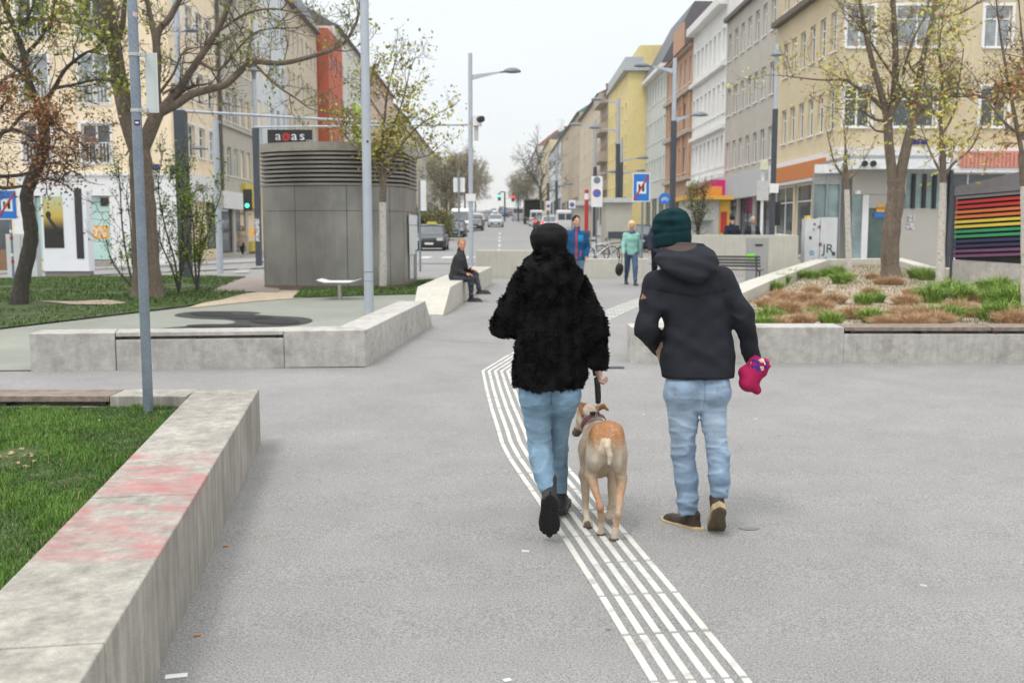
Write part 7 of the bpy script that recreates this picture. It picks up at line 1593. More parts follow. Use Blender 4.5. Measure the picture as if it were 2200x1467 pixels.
def man_jacket(t, J, g):
    px = lambda py, l, r, ry, dY=0.0: (R_(0, py)[2], (R_(l, py)[0] + R_(r, py)[0]) / 2, dY, (R_(r, py)[0] - R_(l, py)[0]) / 2, ry)
    rows = [px(812, 1421, 1573, .135), px(790, 1420, 1574, .135), px(750, 1419, 1571, .13), px(700, 1423, 1567, .122), px(650, 1415, 1562, .125), px(615, 1408, 1557, .128, .01), px(588, 1412, 1552, .12, .02), px(568, 1428, 1532, .10, .02), px(550, 1440, 1500, .07, .03)]
    a, b, c = g('shL'), g('elL'), g('wrL'); a2, b2, c2 = g('shR'), g('elR'), g('wrR')
    hz = R_(1466, 556, .0)
    hrows = [px(601, 1470, 1492, .02, -.15), px(592, 1448, 1512, .045, -.135), px(578, 1424, 1524, .07, -.11), px(564, 1412, 1530, .095, -.08), px(550, 1412, 1530, .11, -.05), px(538, 1424, 1524, .105, -.02), px(527, 1445, 1510, .08, .0)]
    def fn(P):
        d = stack(P, rows, 2.35)
        sl = smin(rcone(P, a, b, .072, .062), rcone(P, b, b + (c - b) * .9, .062, .050), .018); sr = smin(rcone(P, a2, b2, .072, .058), rcone(P, b2, b2 + (c2 - b2) * .96, .058, .044), .018)
        f = wob(strz(P, 1.0, .7, 1.5), 12, 42, 8); f = f * np.abs(f) ** .3
        ke = np.exp(-((np.linalg.norm(P - b, axis=1)) / .12) ** 2) + np.exp(-((np.linalg.norm(P - b2, axis=1)) / .13) ** 2) + .8 * np.exp(-((np.linalg.norm(P - c2, axis=1)) / .08) ** 2)
        rf = rdg(strz(P, 1, .7, 1.5), 14, 30); sl = sl - .011 * ke * rf; sr = sr - .011 * ke * rf
        d = smin(d, sl, .028); d = smin(d, sr, .028)
        d = d + .0055 * wob(strz(P, 1, 1, .55), 15, 22) * 1.0 + .0045 * f * np.clip(1.2 - abs(P[:, 2] - R_(0, 700)[2]) * 2.5, .2, 1)
        d = d - .0045 * rdg(strz(P, 1.2, .5, .6), 19, 15, 5) * np.clip(1.3 - abs(P[:, 2] - R_(0, 720)[2]) * 2.2, .2, 1)
        # hood: collar ring and draped pouch
        q = P - hz; ang = np.array([.0, -.35, .94]); u = q @ np.array(basis((0.18, 1, -.22)), np.float32); r = np.sqrt((u[:, 0] / 1.1) ** 2 + u[:, 1] ** 2) - .088; ring = np.sqrt(r * r + (u[:, 2] * .62) ** 2) - .030
        pouch = stack(P, hrows, 2.0) - .012
        hd = smin(ring, pouch, .04) + .004 * wob(strz(P, 1, 1, 2.2), 21, 38)
        hd = np.maximum(hd, -(sell(P, R_(1460, 518, .05), (.088, .120, .10))))
        d = smin(d, hd, .006)
        # seams
        zy = R_(0, 634)[2] ; d = d + .004 * np.exp(-((P[:, 2] - zy - .15 * abs(P[:, 0] - R_(1482, 600)[0])) / .004) ** 2) * (P[:, 1] < 0)
        return d
    V, Fq = nets(fn, R_(1350, 820, -.3) - (.02, 0, .02), R_(1650, 500, .42), .0085)
    C = np.tile(np.array(mdark, np.float32), (len(V), 1))
    inner = (np.linalg.norm((V - R_(1460, 526, .0)) / np.array((.098, .16, .060)), axis=1) < 1.0); C[inner] = (.075, .055, .052)
    C *= (1 + .12 * wob(V, 3, 9))[:, None]; x0_ = R_(1482, 600)[0]; e = (V[:, 1] < .02) & (abs(V[:, 2] - R_(0, 634)[2] - .15 * abs(V[:, 0] - x0_)) < .006) & (abs(V[:, 0] - x0_) < .19); C[e] *= .65
    e = (abs(V[:, 2] - R_(0, 806)[2]) < .004); C[e] *= .55
    npmesh('jacket', V, Fq, M_CLOTH, t, True, C)
    tri = [R_(1380, 630, -.068), R_(1389, 640, -.078), R_(1376, 643, -.066)]; mb = MB(); tri = [p_ + np.array((-.001, -.012, 0)) for p_ in tri]; mb.add(tri + [p_ + np.array((0, .004, 0)) for p_ in tri], [(0, 1, 2), (0, 3, 4, 1), (1, 4, 5, 2), (2, 5, 3, 0)]); mb.build('sleeve_badge', mat('tan_badge', (.30, .14, .08), .6), t)
def man_jeans(t, J, g):
    W = lambda py, l, r: (R_((l + r) / 2, py), (R_(r, py)[0] - R_(l, py)[0]) / 2)
    def leg(P, rowl, dys):
        d = None
        for (c0, r0), (c1, r1), y0, y1 in zip(rowl[:-1], rowl[1:], dys[:-1], dys[1:]):
            e = rcone(P, c0 + (0, y0, 0), c1 + (0, y1, 0), r0, r1); d = e if d is None else smin(d, e, .02)
        return d
    lr = [W(850, 1426, 1500), W(907, 1437, 1501), W(971, 1442, 1497), W(1035, 1450, 1503), W(1076, 1456, 1504), W(1104, 1458, 1502)]; rr_ = [W(850, 1500, 1570), W(880, 1504, 1560), W(907, 1504, 1558), W(971, 1512, 1562), W(1019, 1514, 1563), W(1050, 1519, 1559)]
    zh1, zh2 = R_(0, 1106)[2], R_(0, 1058)[2]; zk = R_(0, 950)[2]; xm = R_(1506, 850)[0]
    def fn(P):
        l = leg(P, lr, [0, .02, .03, .03, .03, .03]) + .005; r = leg(P, rr_, [0, -.01, -.03, -.07, -.09, -.1]) + .005; l = np.maximum(l, zh1 - P[:, 2]); r = np.maximum(r, zh2 - P[:, 2])
        p1 = sell(P, R_(1468, 836, -.02), (.100, .110, .11)); p2 = sell(P, R_(1531, 834, -.02), (.100, .110, .11)); pv = smin(smin(p1, p2, .02), stack(P, [(R_(0, 850)[2], R_(1498, 800)[0], 0, .165, .09), (R_(0, 790)[2], R_(1497, 800)[0], 0, .165, .105)], 2.4), .04)
        d = smin(smin(l, r, .012), pv, .03); d = smin(d, sell(P, R_(1503, 866, -.01), (.055, .07, .06)), .03)
        z = P[:, 2]; w1 = wob(strz(P, .75, .6, 1.7), 31, 50, 9); w1 = np.sign(w1) * np.abs(w1) ** 1.4; s2 = np.sin((z + .45 * (P[:, 0] - xm) * np.sign(P[:, 0] - xm) + .012 * wob(P, 5, 20)) * 150)
        k = .35 + .75 * np.exp(-((z - zk) / .14) ** 2) + 1.1 * np.exp(-((z - zh1 - .05) / .07) ** 2) * (P[:, 0] < xm) + 1.1 * np.exp(-((z - zh2 - .06) / .07) ** 2) * (P[:, 0] > xm)
        rf = rdg(strz(P, .8, .7, 1.5), 37, 34, 7); rf2 = rdg(strz(P, .6, .6, 1.9), 39, 60, 7); d = d - .0075 * k * rf - .0032 * k * rf2 + .0015 * w1
        hem = np.exp(-((z - zh1 - .012) / .006) ** 2) * (P[:, 0] < xm) + np.exp(-((z - zh2 - .012) / .006) ** 2) * (P[:, 0] > xm); d = d - .002 * hem
        return d
    V, Fq = nets(fn, R_(1410, 1125, -.28) - (0, 0, .05), R_(1590, 775, .28), .0075); z = V[:, 2]; C = np.tile(np.array((.235, .325, .44), np.float32), (len(V), 1))
    t1 = np.exp(-((z - R_(0, 905)[2]) / .16) ** 2)[:, None] * .45; C = C * (1 - t1) + np.array((.40, .48, .56)) * t1
    f = wob(strz(V, 1, .6, .5), 4, 16)[:, None]; f2 = wob(strz(V, .75, .6, 1.7), 31, 50, 9)[:, None]; s2 = np.sin((z + .45 * abs(V[:, 0] - xm)) * 150)[:, None]
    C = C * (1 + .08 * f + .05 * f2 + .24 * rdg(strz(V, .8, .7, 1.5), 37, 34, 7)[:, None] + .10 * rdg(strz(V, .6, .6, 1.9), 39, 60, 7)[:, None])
    seam = (abs(V[:, 0] - xm - .0) < .004) & (z > R_(0, 870)[2]); C[seam] *= .7
    for (pl, pr, pt, pb) in ((1443, 1490, 826, 846), (1530, 1562, 824, 843)):
        x0, x1 = R_(pl, 830)[0], R_(pr, 830)[0]; xc_ = (x0 + x1) / 2; zt_, zb__ = R_(0, pt)[2], R_(0, pb)[2] - .02 * (1 - abs(V[:, 0] - xc_) / (x1 - x0) * 2); e = (V[:, 1] < 0) & (V[:, 0] > x0) & (V[:, 0] < x1) & (z < zt_) & (z > zb__); edge = e & ((abs(V[:, 0] - x0) < .006) | (abs(V[:, 0] - x1) < .006) | (abs(z - zb__) < .006) | (abs(z - zt_) < .005)); C[edge] = C[edge] * .72 + np.array((.05, .03, .0))
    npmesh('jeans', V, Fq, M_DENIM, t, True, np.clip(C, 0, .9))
man = person('person', 'man walking away in a black jacket, faded jeans and green beanie', pm_, 0, Jm, dict(jacket=man_jacket, trousers=man_jeans, res=.01, hres=.006, handres=.0045, sres=.005, shc=(.045, .030, .022), soc=(.40, .31, .185), tread=True, solh=.046, curlR=1.3, curlL=.8, skin=(.50, .29, .20)))
for o in [c for c in man.children if c.name.startswith('shoe')]: pass
# beanie
hb = basis(Jm['face'], (.06, -.1, 1)); hc_ = np.array(Jm['head'])
def bn(P):
    d = stack(P, [(-.075, 0, -.006, .094, .108), (-.05, 0, -.006, .100, .116), (-.02, 0, -.008, .101, .119), (.0, 0, -.008, .095, .112), (.02, 0, -.01, .102, .118), (.07, -.004, -.018, .100, .113), (.11, -.006, -.025, .080, .088), (.135, -.008, -.03, .045, .05), (.146, -.008, -.03, .015, .02)], 2.1, True)
    a = np.arctan2(P[:, 1] + .02, P[:, 0]); d = d + .0055 * np.sin(a * 7 + 3 * wob(P, 4, 12)) * np.clip((P[:, 2] - .04) / .07, 0, 1) + .004 * wob(strz(P, .7, .7, 1.8), 6, 55) * np.clip((P[:, 2] + .03) / .04, 0, 1); return d
V, Fq = nets(bn, (-.13, -.16, -.1), (.13, .13, .17), .005); C = np.tile(np.array((.008, .032, .038), np.float32), (len(V), 1)) * (1 + .05 * wob(strz(V, 1, 1, .3), 4, 160))[:, None]
npmesh('beanie', xf(V, hb, hc_), Fq, M_BEANIE, man, True, C)
# cardboard and pink cloth
c0_ = pm_ + Vector(R_(1411, 760, .12)); t = bpy.data.objects.new('cardboard', None); bpy.data.objects.remove(t)
mb = MB(); q = [at(1402, 733, Ym + .16), at(1424, 735, Ym + .05), at(1424, 786, Ym + .05), at(1417, 783, Ym + .1)]; mb.add([*q, *[p + Vector((.004, .012, 0)) for p in q]], [(0, 1, 2, 3), (7, 6, 5, 4), (0, 4, 5, 1), (1, 5, 6, 2), (2, 6, 7, 3), (3, 7, 4, 0)]); o = mb.build('paper_folder', mat('cardboard', (.50, .36, .24), .85, .06, 8), world=True); tag(o, 'tan cardboard folder held in front by the man in the beanie', 'folder')
kp = pm_ + Vector(R_(1618, 800, -.02)); t = thing('rolled_cloth', 'rolled pink cloth with a floral patch in the man\'s right hand', 'cloth', kp); Kr = lambda px, py, dY=0: np.array(at(px, py, Ym - .02 + dY) - kp)
A_, B_ = Kr(1632, 778), Kr(1608, 822)
def pk(P):
    d = rcone(P, A_, B_, .060, .050); ax = (B_ - A_) / np.linalg.norm(B_ - A_); q = P - A_; h = q @ ax; rr_ = np.linalg.norm(q - h[:, None] * ax, axis=1); an = np.arctan2(q[:, 1], q[:, 0])
    d = np.maximum(d, -(h + .02)); d = d + .007 * np.sin(rr_ * 260 + an) * (h < -.005) + .0015 * wob(P, 5, 40) - .006 * np.abs(np.sin(an * 3.0 + h * 30)) * (h > -.01); d = smin(d, rcone(P, Kr(1600, 800), Kr(1626, 838), .038, .026), .02); d = smin(d, rcone(P, Kr(1645, 776), Kr(1640, 800), .018, .022), .02); return d
V, Fq = nets(pk, (-.14, -.12, -.16), (.14, .12, .12), .0055); C = np.tile(np.array((.38, .018, .085), np.float32), (len(V), 1)) * (1 + .12 * wob(V, 7, 60))[:, None]
e = (V[:, 1] < .0) & (np.linalg.norm((V - Kr(1632, 783, -.05)) / np.array((.05, .09, .042)), axis=1) < 1); n1 = wob(V, 11, 150); C[e & (n1 > .35)] = (.75, .70, .68); C[e & (n1 < -.55)] = (.06, .03, .22); C[e & (n1 > 1.1)] = (.6, .4, .1)
npmesh('cloth', V, Fq, M_CLOTH, t, True, C)
# ------------------------------------------------------------------ woman in curly black jacket
Yw = 5.60; pw = Vector((at(1185, 900, Yw).x, Yw, G(0, Yw))); W_ = lambda px, py, dY=0.0: np.array(at(px, py, Yw + dY) - pw)
Jw = dict(pelvis=W_(1181, 838), chest=W_(1180, 660), neck=W_(1180, 562), head=W_(1180, 534, .03), hipL=W_(1152, 862), hipR=W_(1212, 862), knL=W_(1160, 950, .05), knR=W_(1203, 950, .16), anL=W_(1180, 1062, -.18), anR=W_(1203, 1068, .34),
          shL=W_(1128, 606), elL=W_(1082, 696, .0), wrL=W_(1102, 700, .24), shR=W_(1240, 612), elR=W_(1275, 705, -.04), wrR=W_(1286, 787, .0), face=(-.05, 1, -.08), toeL=(.0, .50, -.86), shupL=(0, .86, .50), toeR=(.12, 1, 0), hdR=(.02, .2, -1), hnR=(-1, -.2, 0), hdL=(.6, .6, 0), hnL=(0, 0, 1))
def wom_jacket(t, J, g):
    px = lambda py, l, r, ry, dY=0.0: (W_(0, py)[2], (W_(l, py)[0] + W_(r, py)[0]) / 2, dY, (W_(r, py)[0] - W_(l, py)[0]) / 2, ry)
    rows = [px(834, 1112, 1244, .15), px(800, 1104, 1256, .16), px(750, 1106, 1258, .165), px(700, 1114, 1254, .16), px(650, 1118, 1246, .15), px(610, 1122, 1240, .14), px(580, 1136, 1226, .12), px(560, 1144, 1214, .115), px(534, 1148, 1212, .105)]
    a, b, c = g('shL'), g('elL'), g('wrL'); a2, b2, c2 = g('shR'), g('elR'), g('wrR')
    def fn(P):
        d = stack(P, rows, 2.2); sl = smin(rcone(P, a, b, .070, .068), rcone(P, b, c, .066, .05), .02); sr = smin(rcone(P, a2, b2, .074, .066), rcone(P, b2, b2 + (c2 - b2) * .84, .066, .058), .02)
        d = smin(d, sl, .03); d = smin(d, sr, .03)
        hd = smin(sell(P, W_(1181, 600, -.10), (.178, .090, .125)), sell(P, W_(1179, 566, -.01), (.142, .110, .066)), .05); hd = smin(hd, sell(P, W_(1181, 636, -.13), (.135, .05, .05)), .03)
        d = smin(d, hd, .012); return d + .008 * wob(P, 3, 20)
    V, Fq = nets(fn, W_(1030, 850, -.3), W_(1330, 520, .4), .0115); P3 = V[Fq]; n_ = np.cross(P3[:, 2] - P3[:, 0], P3[:, 3] - P3[:, 1]); ar = np.linalg.norm(n_, axis=1) / 2; n_ /= (2 * ar)[:, None] + 1e-12
    npmesh('jacket', V, Fq, M_FURB, t, True)
    r = np.random.default_rng(3); N_ = 52000; idx = r.choice(len(Fq), N_, p=ar / ar.sum()); u, v = r.random((2, N_, 1)); B = (P3[idx, 0] * (1 - u) + P3[idx, 1] * u) * (1 - v) + (P3[idx, 3] * (1 - u) + P3[idx, 2] * u) * v; nn = n_[idx]
    cl = np.stack([wob(B, 40 + k, 75, 5) for k in range(3)], 1); d0 = nn * .75 + cl * .55 + r.normal(0, .28, (N_, 3)) + np.array([0, 0, -.30]); d0 /= np.linalg.norm(d0, axis=1)[:, None]; L_ = (.016 * r.uniform(.55, 1.35, N_) * (1 + .35 * wob(B, 60, 60)))[:, None].clip(.008, .045)
    d1 = d0 + cl[:, ::-1] * .6 + r.normal(0, .4, (N_, 3)); d1 /= np.linalg.norm(d1, axis=1)[:, None]; s_ = np.cross(d0, nn + .01); s_ /= np.linalg.norm(s_, axis=1)[:, None] + 1e-9; w_ = .0036 * r.uniform(.7, 1.4, (N_, 1))
    m_ = B + d0 * L_ * .6; T_ = m_ + d1 * L_ * .5; B = B - nn * .003
    VV = np.stack([B - s_ * w_, B + s_ * w_, m_ + s_ * w_, m_ - s_ * w_, T_ + s_ * w_ * .45, T_ - s_ * w_ * .45], 1); i = np.arange(N_)[:, None] * 6; Fc = np.concatenate([i + [[0, 1, 2, 3]], i + [[3, 2, 4, 5]]])
    npmesh('curly_pile', VV.reshape(-1, 3), Fc, M_FURB, t, True)
    V, Fq = nets(lambda P: np.maximum(rcone(P, b2 + (c2 - b2) * .6, b2 + (c2 - b2) * .97, .05, .037) + .004 * wob(strz(P, 1, 1, 3), 4, 40), -rcone(P, c2, c2 + (c2 - b2), .03, .03)), c2 - .12, c2 + (.1, .1, .22), .006); npmesh('cuff', V, Fq, M_CLOTH, t, True, np.tile(np.array((.012, .012, .013), np.float32), (len(V), 1)))
M_FURB = mat('black_curly_pile', (.0075, .0072, .0085), .85, .35, 14, spec=.18)
def wom_jeans(t, J, g):
    W = lambda py, l, r, dY: (W_((l + r) / 2, py, dY), (W_(r, py)[0] - W_(l, py)[0]) / 2)
    def leg(P, rowl):
        d = None
        for (c0, r0), (c1, r1) in zip(rowl[:-1], rowl[1:]): e = rcone(P, c0, c1, r0, r1); d = e if d is None else smin(d, e, .02)
        return d
    lr = [W(850, 1116, 1182, 0), W(907, 1127, 1184, .03), W(960, 1134, 1187, .05), W(985, 1137, 1187, .0), W(1019, 1147, 1191, -.075), W(1050, 1158, 1194, -.15)]; rl = [W(850, 1182, 1245, 0), W(880, 1183, 1237, .05), W(907, 1180, 1226, .10), W(960, 1180, 1222, .16), W(1010, 1186, 1221, .25), W(1062, 1190, 1219, .33)]
    zk = W_(0, 965)[2]; xm = W_(1183, 850)[0]; zh = W_(0, 1050)[2]
    def fn(P):
        l = leg(P, lr) + .002; r = leg(P, rl) + .002; d = smin(l, r, .014); p1 = sell(P, W_(1153, 846, -.015), (.090, .105, .13)); p2 = sell(P, W_(1211, 844, -.015), (.090, .105, .13)); d = smin(d, smin(smin(p1, p2, .015), sell(P, W_(1181, 820), (.17, .11, .11)), .03), .045)
        z = P[:, 2]; w1 = wob(strz(P, .5, .5, 1.9), 33, 58, 9); w1 = np.sign(w1) * np.abs(w1) ** 1.4; k = .25 + .9 * np.exp(-((z - zk) / .09) ** 2) + .5 * np.exp(-((z - zh) / .10) ** 2) + .35 * np.exp(-((z - W_(0, 875)[2]) / .05) ** 2)
        d = smin(d, sell(P, W_(1183, 866, .03), (.05, .07, .06)), .03); return d + .0012 * w1 - .0055 * k * rdg(strz(P, .6, .6, 1.7), 41, 42, 7) - .0025 * k * rdg(strz(P, .5, .5, 2), 43, 75, 7)
    V, Fq = nets(fn, W_(1090, 1072, -.35) - (0, 0, .14), W_(1270, 790, .45), .0075); C = np.tile(np.array((.185, .295, .395), np.float32), (len(V), 1)); z = V[:, 2]
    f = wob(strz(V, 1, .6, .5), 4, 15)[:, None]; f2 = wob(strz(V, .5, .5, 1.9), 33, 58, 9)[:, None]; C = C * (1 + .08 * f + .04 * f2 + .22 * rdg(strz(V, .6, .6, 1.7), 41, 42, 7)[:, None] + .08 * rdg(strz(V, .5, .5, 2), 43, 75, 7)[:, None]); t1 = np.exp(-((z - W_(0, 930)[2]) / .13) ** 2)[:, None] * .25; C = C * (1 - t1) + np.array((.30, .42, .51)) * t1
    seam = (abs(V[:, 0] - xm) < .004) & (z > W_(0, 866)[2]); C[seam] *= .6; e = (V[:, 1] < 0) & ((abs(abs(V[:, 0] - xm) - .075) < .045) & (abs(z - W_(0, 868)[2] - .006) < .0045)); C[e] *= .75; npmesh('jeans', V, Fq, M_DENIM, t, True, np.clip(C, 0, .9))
    # boot shafts
woman = person('person', 'woman walking away in a curly black jacket, blue jeans and black cap', pw, 0, Jw, dict(jacket=wom_jacket, trousers=wom_jeans, hres=.007, handres=.0045, sres=.0045, shc=(.028, .028, .030), soc=(.035, .034, .034), tread=True, boot=.10, wd=.006, curlR=1.25, curlL=.8, skin=(.56, .34, .27), s=.98))
def cap(P):
    a = np.arctan2(P[:, 1] + .03, P[:, 0]); g_ = .006 * np.abs(np.sin(a * 4)) * np.clip(P[:, 2] / .08, 0, 1)
    d = stack(P, [(-.06, 0, -.005, .088, .105), (-.02, 0, -.005, .093, .108), (.01, 0, -.015, .104, .122), (.05, 0, -.02, .110, .130), (.088, 0, -.02, .098, .118), (.112, 0, -.02, .07, .085), (.127, 0, -.02, .035, .045), (.133, 0, -.02, .01, .01)], 2.1); d = smin(d, sell(P, (0, -.138, .03), (.028, .018, .022)), .02)
    return d + g_ + .0045 * wob(P, 8, 38)
hb = basis((-.05, 1, -.15)); V, Fq = nets(cap, (-.14, -.17, -.09), (.14, .14, .16), .0055); npmesh('cap', xf(V, hb, np.array(Jw['head']) + (0, 0, .012)), Fq, M_CLOTH, woman, True, np.tile(np.array((.010, .010, .011), np.float32), (len(V), 1)))
# leash
lh = Vector(W_(1283, 800)) + pw
t = thing('dog_leash', 'black padded leash handle hanging from the woman\'s hand', 'leash', lh); q = lambda px, py, Y: at(px, py, Y) - lh
mb = MB(); mb.tube([q(1281, 812, 5.60), q(1284, 830, 5.62), q(1285, 850, 5.64), q(1285, 864, 5.66)], [.014, .018, .018, .016], 10); mb.tube([q(1277, 806, 5.62), q(1275, 796, 5.6), q(1283, 792, 5.58), q(1288, 800, 5.58), q(1284, 812, 5.6)], .008, 8); mb.build('handle', M_BLACK, t, smooth=True)
mb = MB(); P0_, P1_ = q(1285, 865, 5.66), q(1281, 897, 5.88)
for k in range(9):
    a = P0_.lerp(P1_, k / 9); b = P0_.lerp(P1_, (k + .85) / 9); o_ = Vector((.006, 0, 0)) if k % 2 else Vector((0, .006, 0)); mb.cyl(a - o_, b - o_, .0022, n=5); mb.cyl(a + o_, b + o_, .0022, n=5)
mb.build('chain', mat('bright_steel'), t)
# ------------------------------------------------------------------ dog
Yd = 5.62; pd = Vector((at(1300, 1000, 5.75).x, 5.75, G(0, 5.75))); D_ = lambda px, py, Y: np.array(at(px, py, Y) - pd)
dog = thing('dog', 'tan and ginger dog walking away on the leash, seen from behind', 'dog', pd)
def dogf(P):
    # trunk
    d = sell(P, D_(1305, 945, 5.60), (.080, .13, .098)); d = smin(d, sell(P, D_(1298, 962, 5.78), (.085, .18, .120)), .06); d = smin(d, sell(P, D_(1285, 972, 5.94), (.105, .15, .155)), .06)
    d = smin(d, rcone(P, D_(1308, 925, 5.62), D_(1290, 928, 5.90), .05, .055), .05)
    # neck, head
    d = smin(d, rcone(P, D_(1284, 938, 5.98), D_(1267, 900, 6.10), .088, .064), .04)
    hd = sell(P, D_(1262, 888, 6.12), (.062, .072, .060)); hd = smin(hd, rcone(P, D_(1256, 897, 6.12), D_(1240, 928, 6.14), .048, .026), .03); hd = smin(hd, sell(P, D_(1252, 905, 6.11), (.035, .05, .040)), .02); hd = smin(hd, sell(P, D_(1238, 930, 6.14), (.022, .026, .020)), .01)
    d = smin(d, hd, .03)
    # hind legs
    for s, k, h, f, hip in ((0, (1270, 1020, 5.66), (1290, 1090, 5.50), (1291, 1143, 5.56), (1281, 950, 5.60)), (1, (1335, 1028, 5.62), (1328, 1106, 5.44), (1319, 1158, 5.48), (1327, 952, 5.60))):
        K, H, Ft, Hp = D_(*k), D_(*h), D_(*f), D_(*hip); l = smin(sell(P, Hp + (0, 0, -.03), (.047, .10, .13)), rcone(P, Hp - (0, 0, .06), K, .049, .030), .04); l = smin(l, rcone(P, K, H, .031, .015), .025); l = smin(l, sell(P, H + (0, -.008, .004), (.017, .022, .024)), .012); l = smin(l, rcone(P, H, Ft + (0, -.02, .01), .018, .017), .012)
        l = smin(l, sell(P, Ft + (0, .01, -.004), (.028, .042, .020)), .012); d = smin(d, l, .035)
    for sh, el, wr, ft, pa in (((1262, 965, 5.92), (1256, 1020, 5.84), (1259, 1098, 5.80), (1262, 1122, 5.70), 1), ((1306, 965, 5.92), (1316, 1020, 5.84), (1313, 1085, 5.80), (1309, 1108, 5.78), 0)):
        l = smin(sell(P, D_(*sh), (.045, .07, .10)), rcone(P, D_(*sh), D_(*el), .045, .030), .03); l = smin(l, rcone(P, D_(*el), D_(*wr), .029, .019), .02); l = smin(l, sell(P, D_(*wr), (.019, .020, .024)), .01); l = smin(l, rcone(P, D_(*wr), D_(*ft), .019, .018), .01); l = smin(l, sell(P, D_(*ft) + ((0, -.01, -.012) if pa else (0, .025, -.008)), (.029, .022, .034) if pa else (.030, .042, .020)), .012); d = smin(d, l, .03)
    # tail
    tl = [D_(1307, 938, 5.50), D_(1305, 958, 5.465), D_(1311, 978, 5.47), D_(1309, 996, 5.475)]
    tt = smin(smin(rcone(P, tl[0], tl[1],   .020, .015), rcone(P, tl[1], tl[2], .015, .013), .01), rcone(P, tl[2], tl[3], .016, .009), .01); d = smin(d, tt, .006)
    # groove between thighs
    return d + .0022 * wob(P, 5, 50) + .0012 * wob(strz(P, 1, 1, .35), 6, 160)
V, Fq = nets(dogf, D_(1225, 1185, 5.3) - (.03, 0, .02), D_(1365, 860, 6.42) + (.03, 0, .03), .0062)
x, y, z = V.T; n1 = wob(V, 4, 24); n2 = wob(V, 9, 75); n3 = np.random.default_rng(5).normal(0, .8, len(V)); n4 = wob(V, 17, 45, 14)
tan_ = np.array((.47, .37, .265)); gin = np.array((.37, .175, .078)); wht = np.array((.64, .58, .49)); gry = np.array((.25, .20, .165)); blk = np.array((.03, .025, .025)); C = np.tile(tan_, (len(V), 1)).astype(float)
def mixc(C, c, w): w = np.clip(w, 0, 1)[:, None]; return C * (1 - w) + c * w
zt1 = D_(1300, 925, 5.6)[2]; zt0 = D_(1300, 965, 5.6)[2]
C = mixc(C, gin, ((z - zt0) / (zt1 - zt0) * 1.5 + .25 * n1) * .8 * (y < .22)); C = mixc(C, wht, np.clip(n3 * .4 + .35 * n4, 0, 1) * .45 * (z > zt0) * (y < .3))
C = mixc(C, gry, np.clip((y - .12) * 8, 0, 1) * .7 * (z > D_(0, 1000, 5.9)[2]) * (y < .30)); C = mixc(C, wht, .7 * np.exp(-((z - D_(0, 985, 5.55)[2]) / .05) ** 2) * (y < -.08) * (np.abs(x - D_(1307, 0, 5.55)[0]) < .1))
zl = D_(0, 1025, 5.6)[2]; fr = (z < zl) & (y < -.06); C = mixc(C, gin, fr * (.30 + .3 * n1) * (z > D_(0, 1130, 5.5)[2])); C = mixc(C, wht, (z < D_(0, 1125, 5.5)[2]) * .35)
foot = z < .028; C = mixc(C, blk, ((z < .014) & (y < .0)) * .8)
pawp = (np.linalg.norm((V - (D_(1262, 1128, 5.675))) / np.array((.022, .018, .028)), axis=1) < 1); C = mixc(C, np.array((.09, .075, .07)), pawp * .9)
tl = (y < -.255) & (z < D_(0, 940, 5.5)[2]) & (np.abs(x - D_(1308, 0, 5.48)[0]) < .035) & (z > D_(0, 1003, 5.5)[2]); C = mixc(C, wht * (1, .93, .82), tl * .85)
hdm = (y > .29) & (z > D_(0, 945, 6.2)[2]); C = mixc(C, gin * 1.1, hdm * (.6 + .3 * n1)); C = mixc(C, wht, ((y > .20) & (y < .38) & (z > D_(0, 930, 6.1)[2])) * (.35 + .3 * n2)); mz = np.linalg.norm(V - D_(1239, 928, 6.14), axis=1) < .040; C = mixc(C, np.array((.10, .09, .085)), mz * .9); nz_ = np.linalg.norm(V - D_(1236, 931, 6.15), axis=1) < .022; C = mixc(C, blk, nz_ * 1.0)
C *= (1 + .05 * n3)[:, None]
M_FURD = mat('short_fur', attr=True, rough=.8, var=.10, scale=30, bump=.25, bscale=300, spec=.2)
npmesh('body', V, Fq, M_FURD, dog, True, np.clip(C, 0, .9))
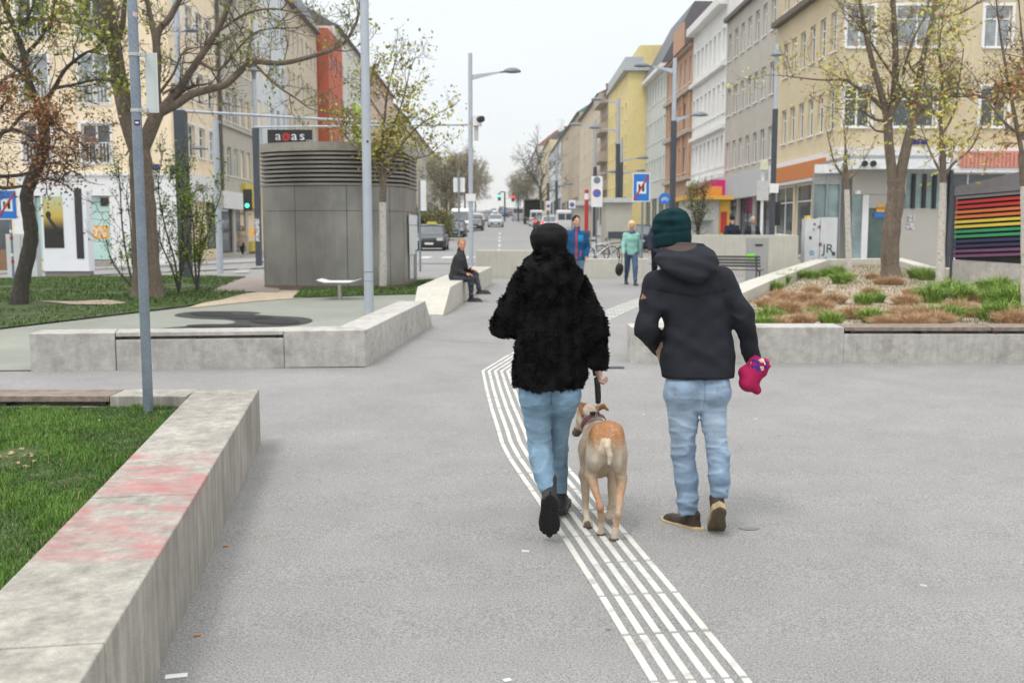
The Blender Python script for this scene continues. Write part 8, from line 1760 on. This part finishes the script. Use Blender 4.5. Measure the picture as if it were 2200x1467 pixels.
for nm, pts, fold in (('ear', [(1252, 893, 6.11), (1246, 868, 6.10), (1262, 872, 6.13)], (1251, 893, 6.04)), ('ear', [(1272, 884, 6.12), (1296, 872, 6.12), (1280, 878, 6.16)], (1306, 880, 6.10))):
    a, b, c = [D_(*p_) for p_ in pts]; f = D_(*fold)
    def ef(P, a=a, b=b, c=c, f=f): d = smin(rcone(P, a, b, .022, .013), rcone(P, c, b, .018, .012), .012); return smin(d, rcone(P, b, f, .014, .008), .008)
    V, Fq = nets(ef, np.minimum(np.minimum(a, b), np.minimum(c, f)) - .04, np.maximum(np.maximum(a, b), np.maximum(c, f)) + .04, .005); C = np.tile(gin * .8, (len(V), 1)) * (1 + .2 * wob(V, 4, 60))[:, None]; npmesh('ear', V, Fq, M_FURD, dog, True, C)
# collar
ca = D_(1276, 912, 6.04); ax = D_(1267, 900, 6.10) - D_(1284, 938, 5.98); ax = ax / np.linalg.norm(ax); cb = basis(ax, (0, -1, .2)); mb = MB(); n = 28; rA, w2 = .081, .014; base = []
for k in range(n):
    a_ = 2 * math.pi * k / n
    for rr2, hh in ((rA, -w2), (rA + .005, -w2), (rA + .005, w2), (rA, w2)): base.append(tuple(ca + cb @ np.array((math.cos(a_) * rr2 * .95, hh, math.sin(a_) * rr2))))
fs = [(i * 4 + c_, ((i + 1) % n) * 4 + c_, ((i + 1) % n) * 4 + (c_ + 1) % 4, i * 4 + (c_ + 1) % 4) for i in range(n) for c_ in range(4)]; mb.add(base, fs)
col = mb.build('dog_collar', mat('collar_red', (.16, .03, .045), .6, .3, 60)); col.location = pd; tag(col, 'dark red collar with a black buckle on the dog', 'collar'); mb = MB(); bp = ca + np.array((.0, -.04, .078)); mb.box(bp, (.055, .02, .022), .3); mb.build('buckle', M_BLACK, col)
# ------------------------------------------------------------------ thin haze over the long street
hm = bpy.data.materials.new('haze'); hm.use_nodes = True; nt = hm.node_tree; nt.nodes.remove(nt.nodes['Principled BSDF']); pv = nt.nodes.new('ShaderNodeVolumePrincipled')
pv.inputs['Color'].default_value = (1, 1, 1, 1); pv.inputs['Density'].default_value = .00045; pv.inputs['Anisotropy'].default_value = .2
nt.links.new(pv.outputs[0], nt.nodes['Material Output'].inputs['Volume'])
mb = MB(); mb.bb((-720, -60, -3), (720, 1230, 52)); o = mb.build('haze', hm, world=True); tag(o, kind='stuff')
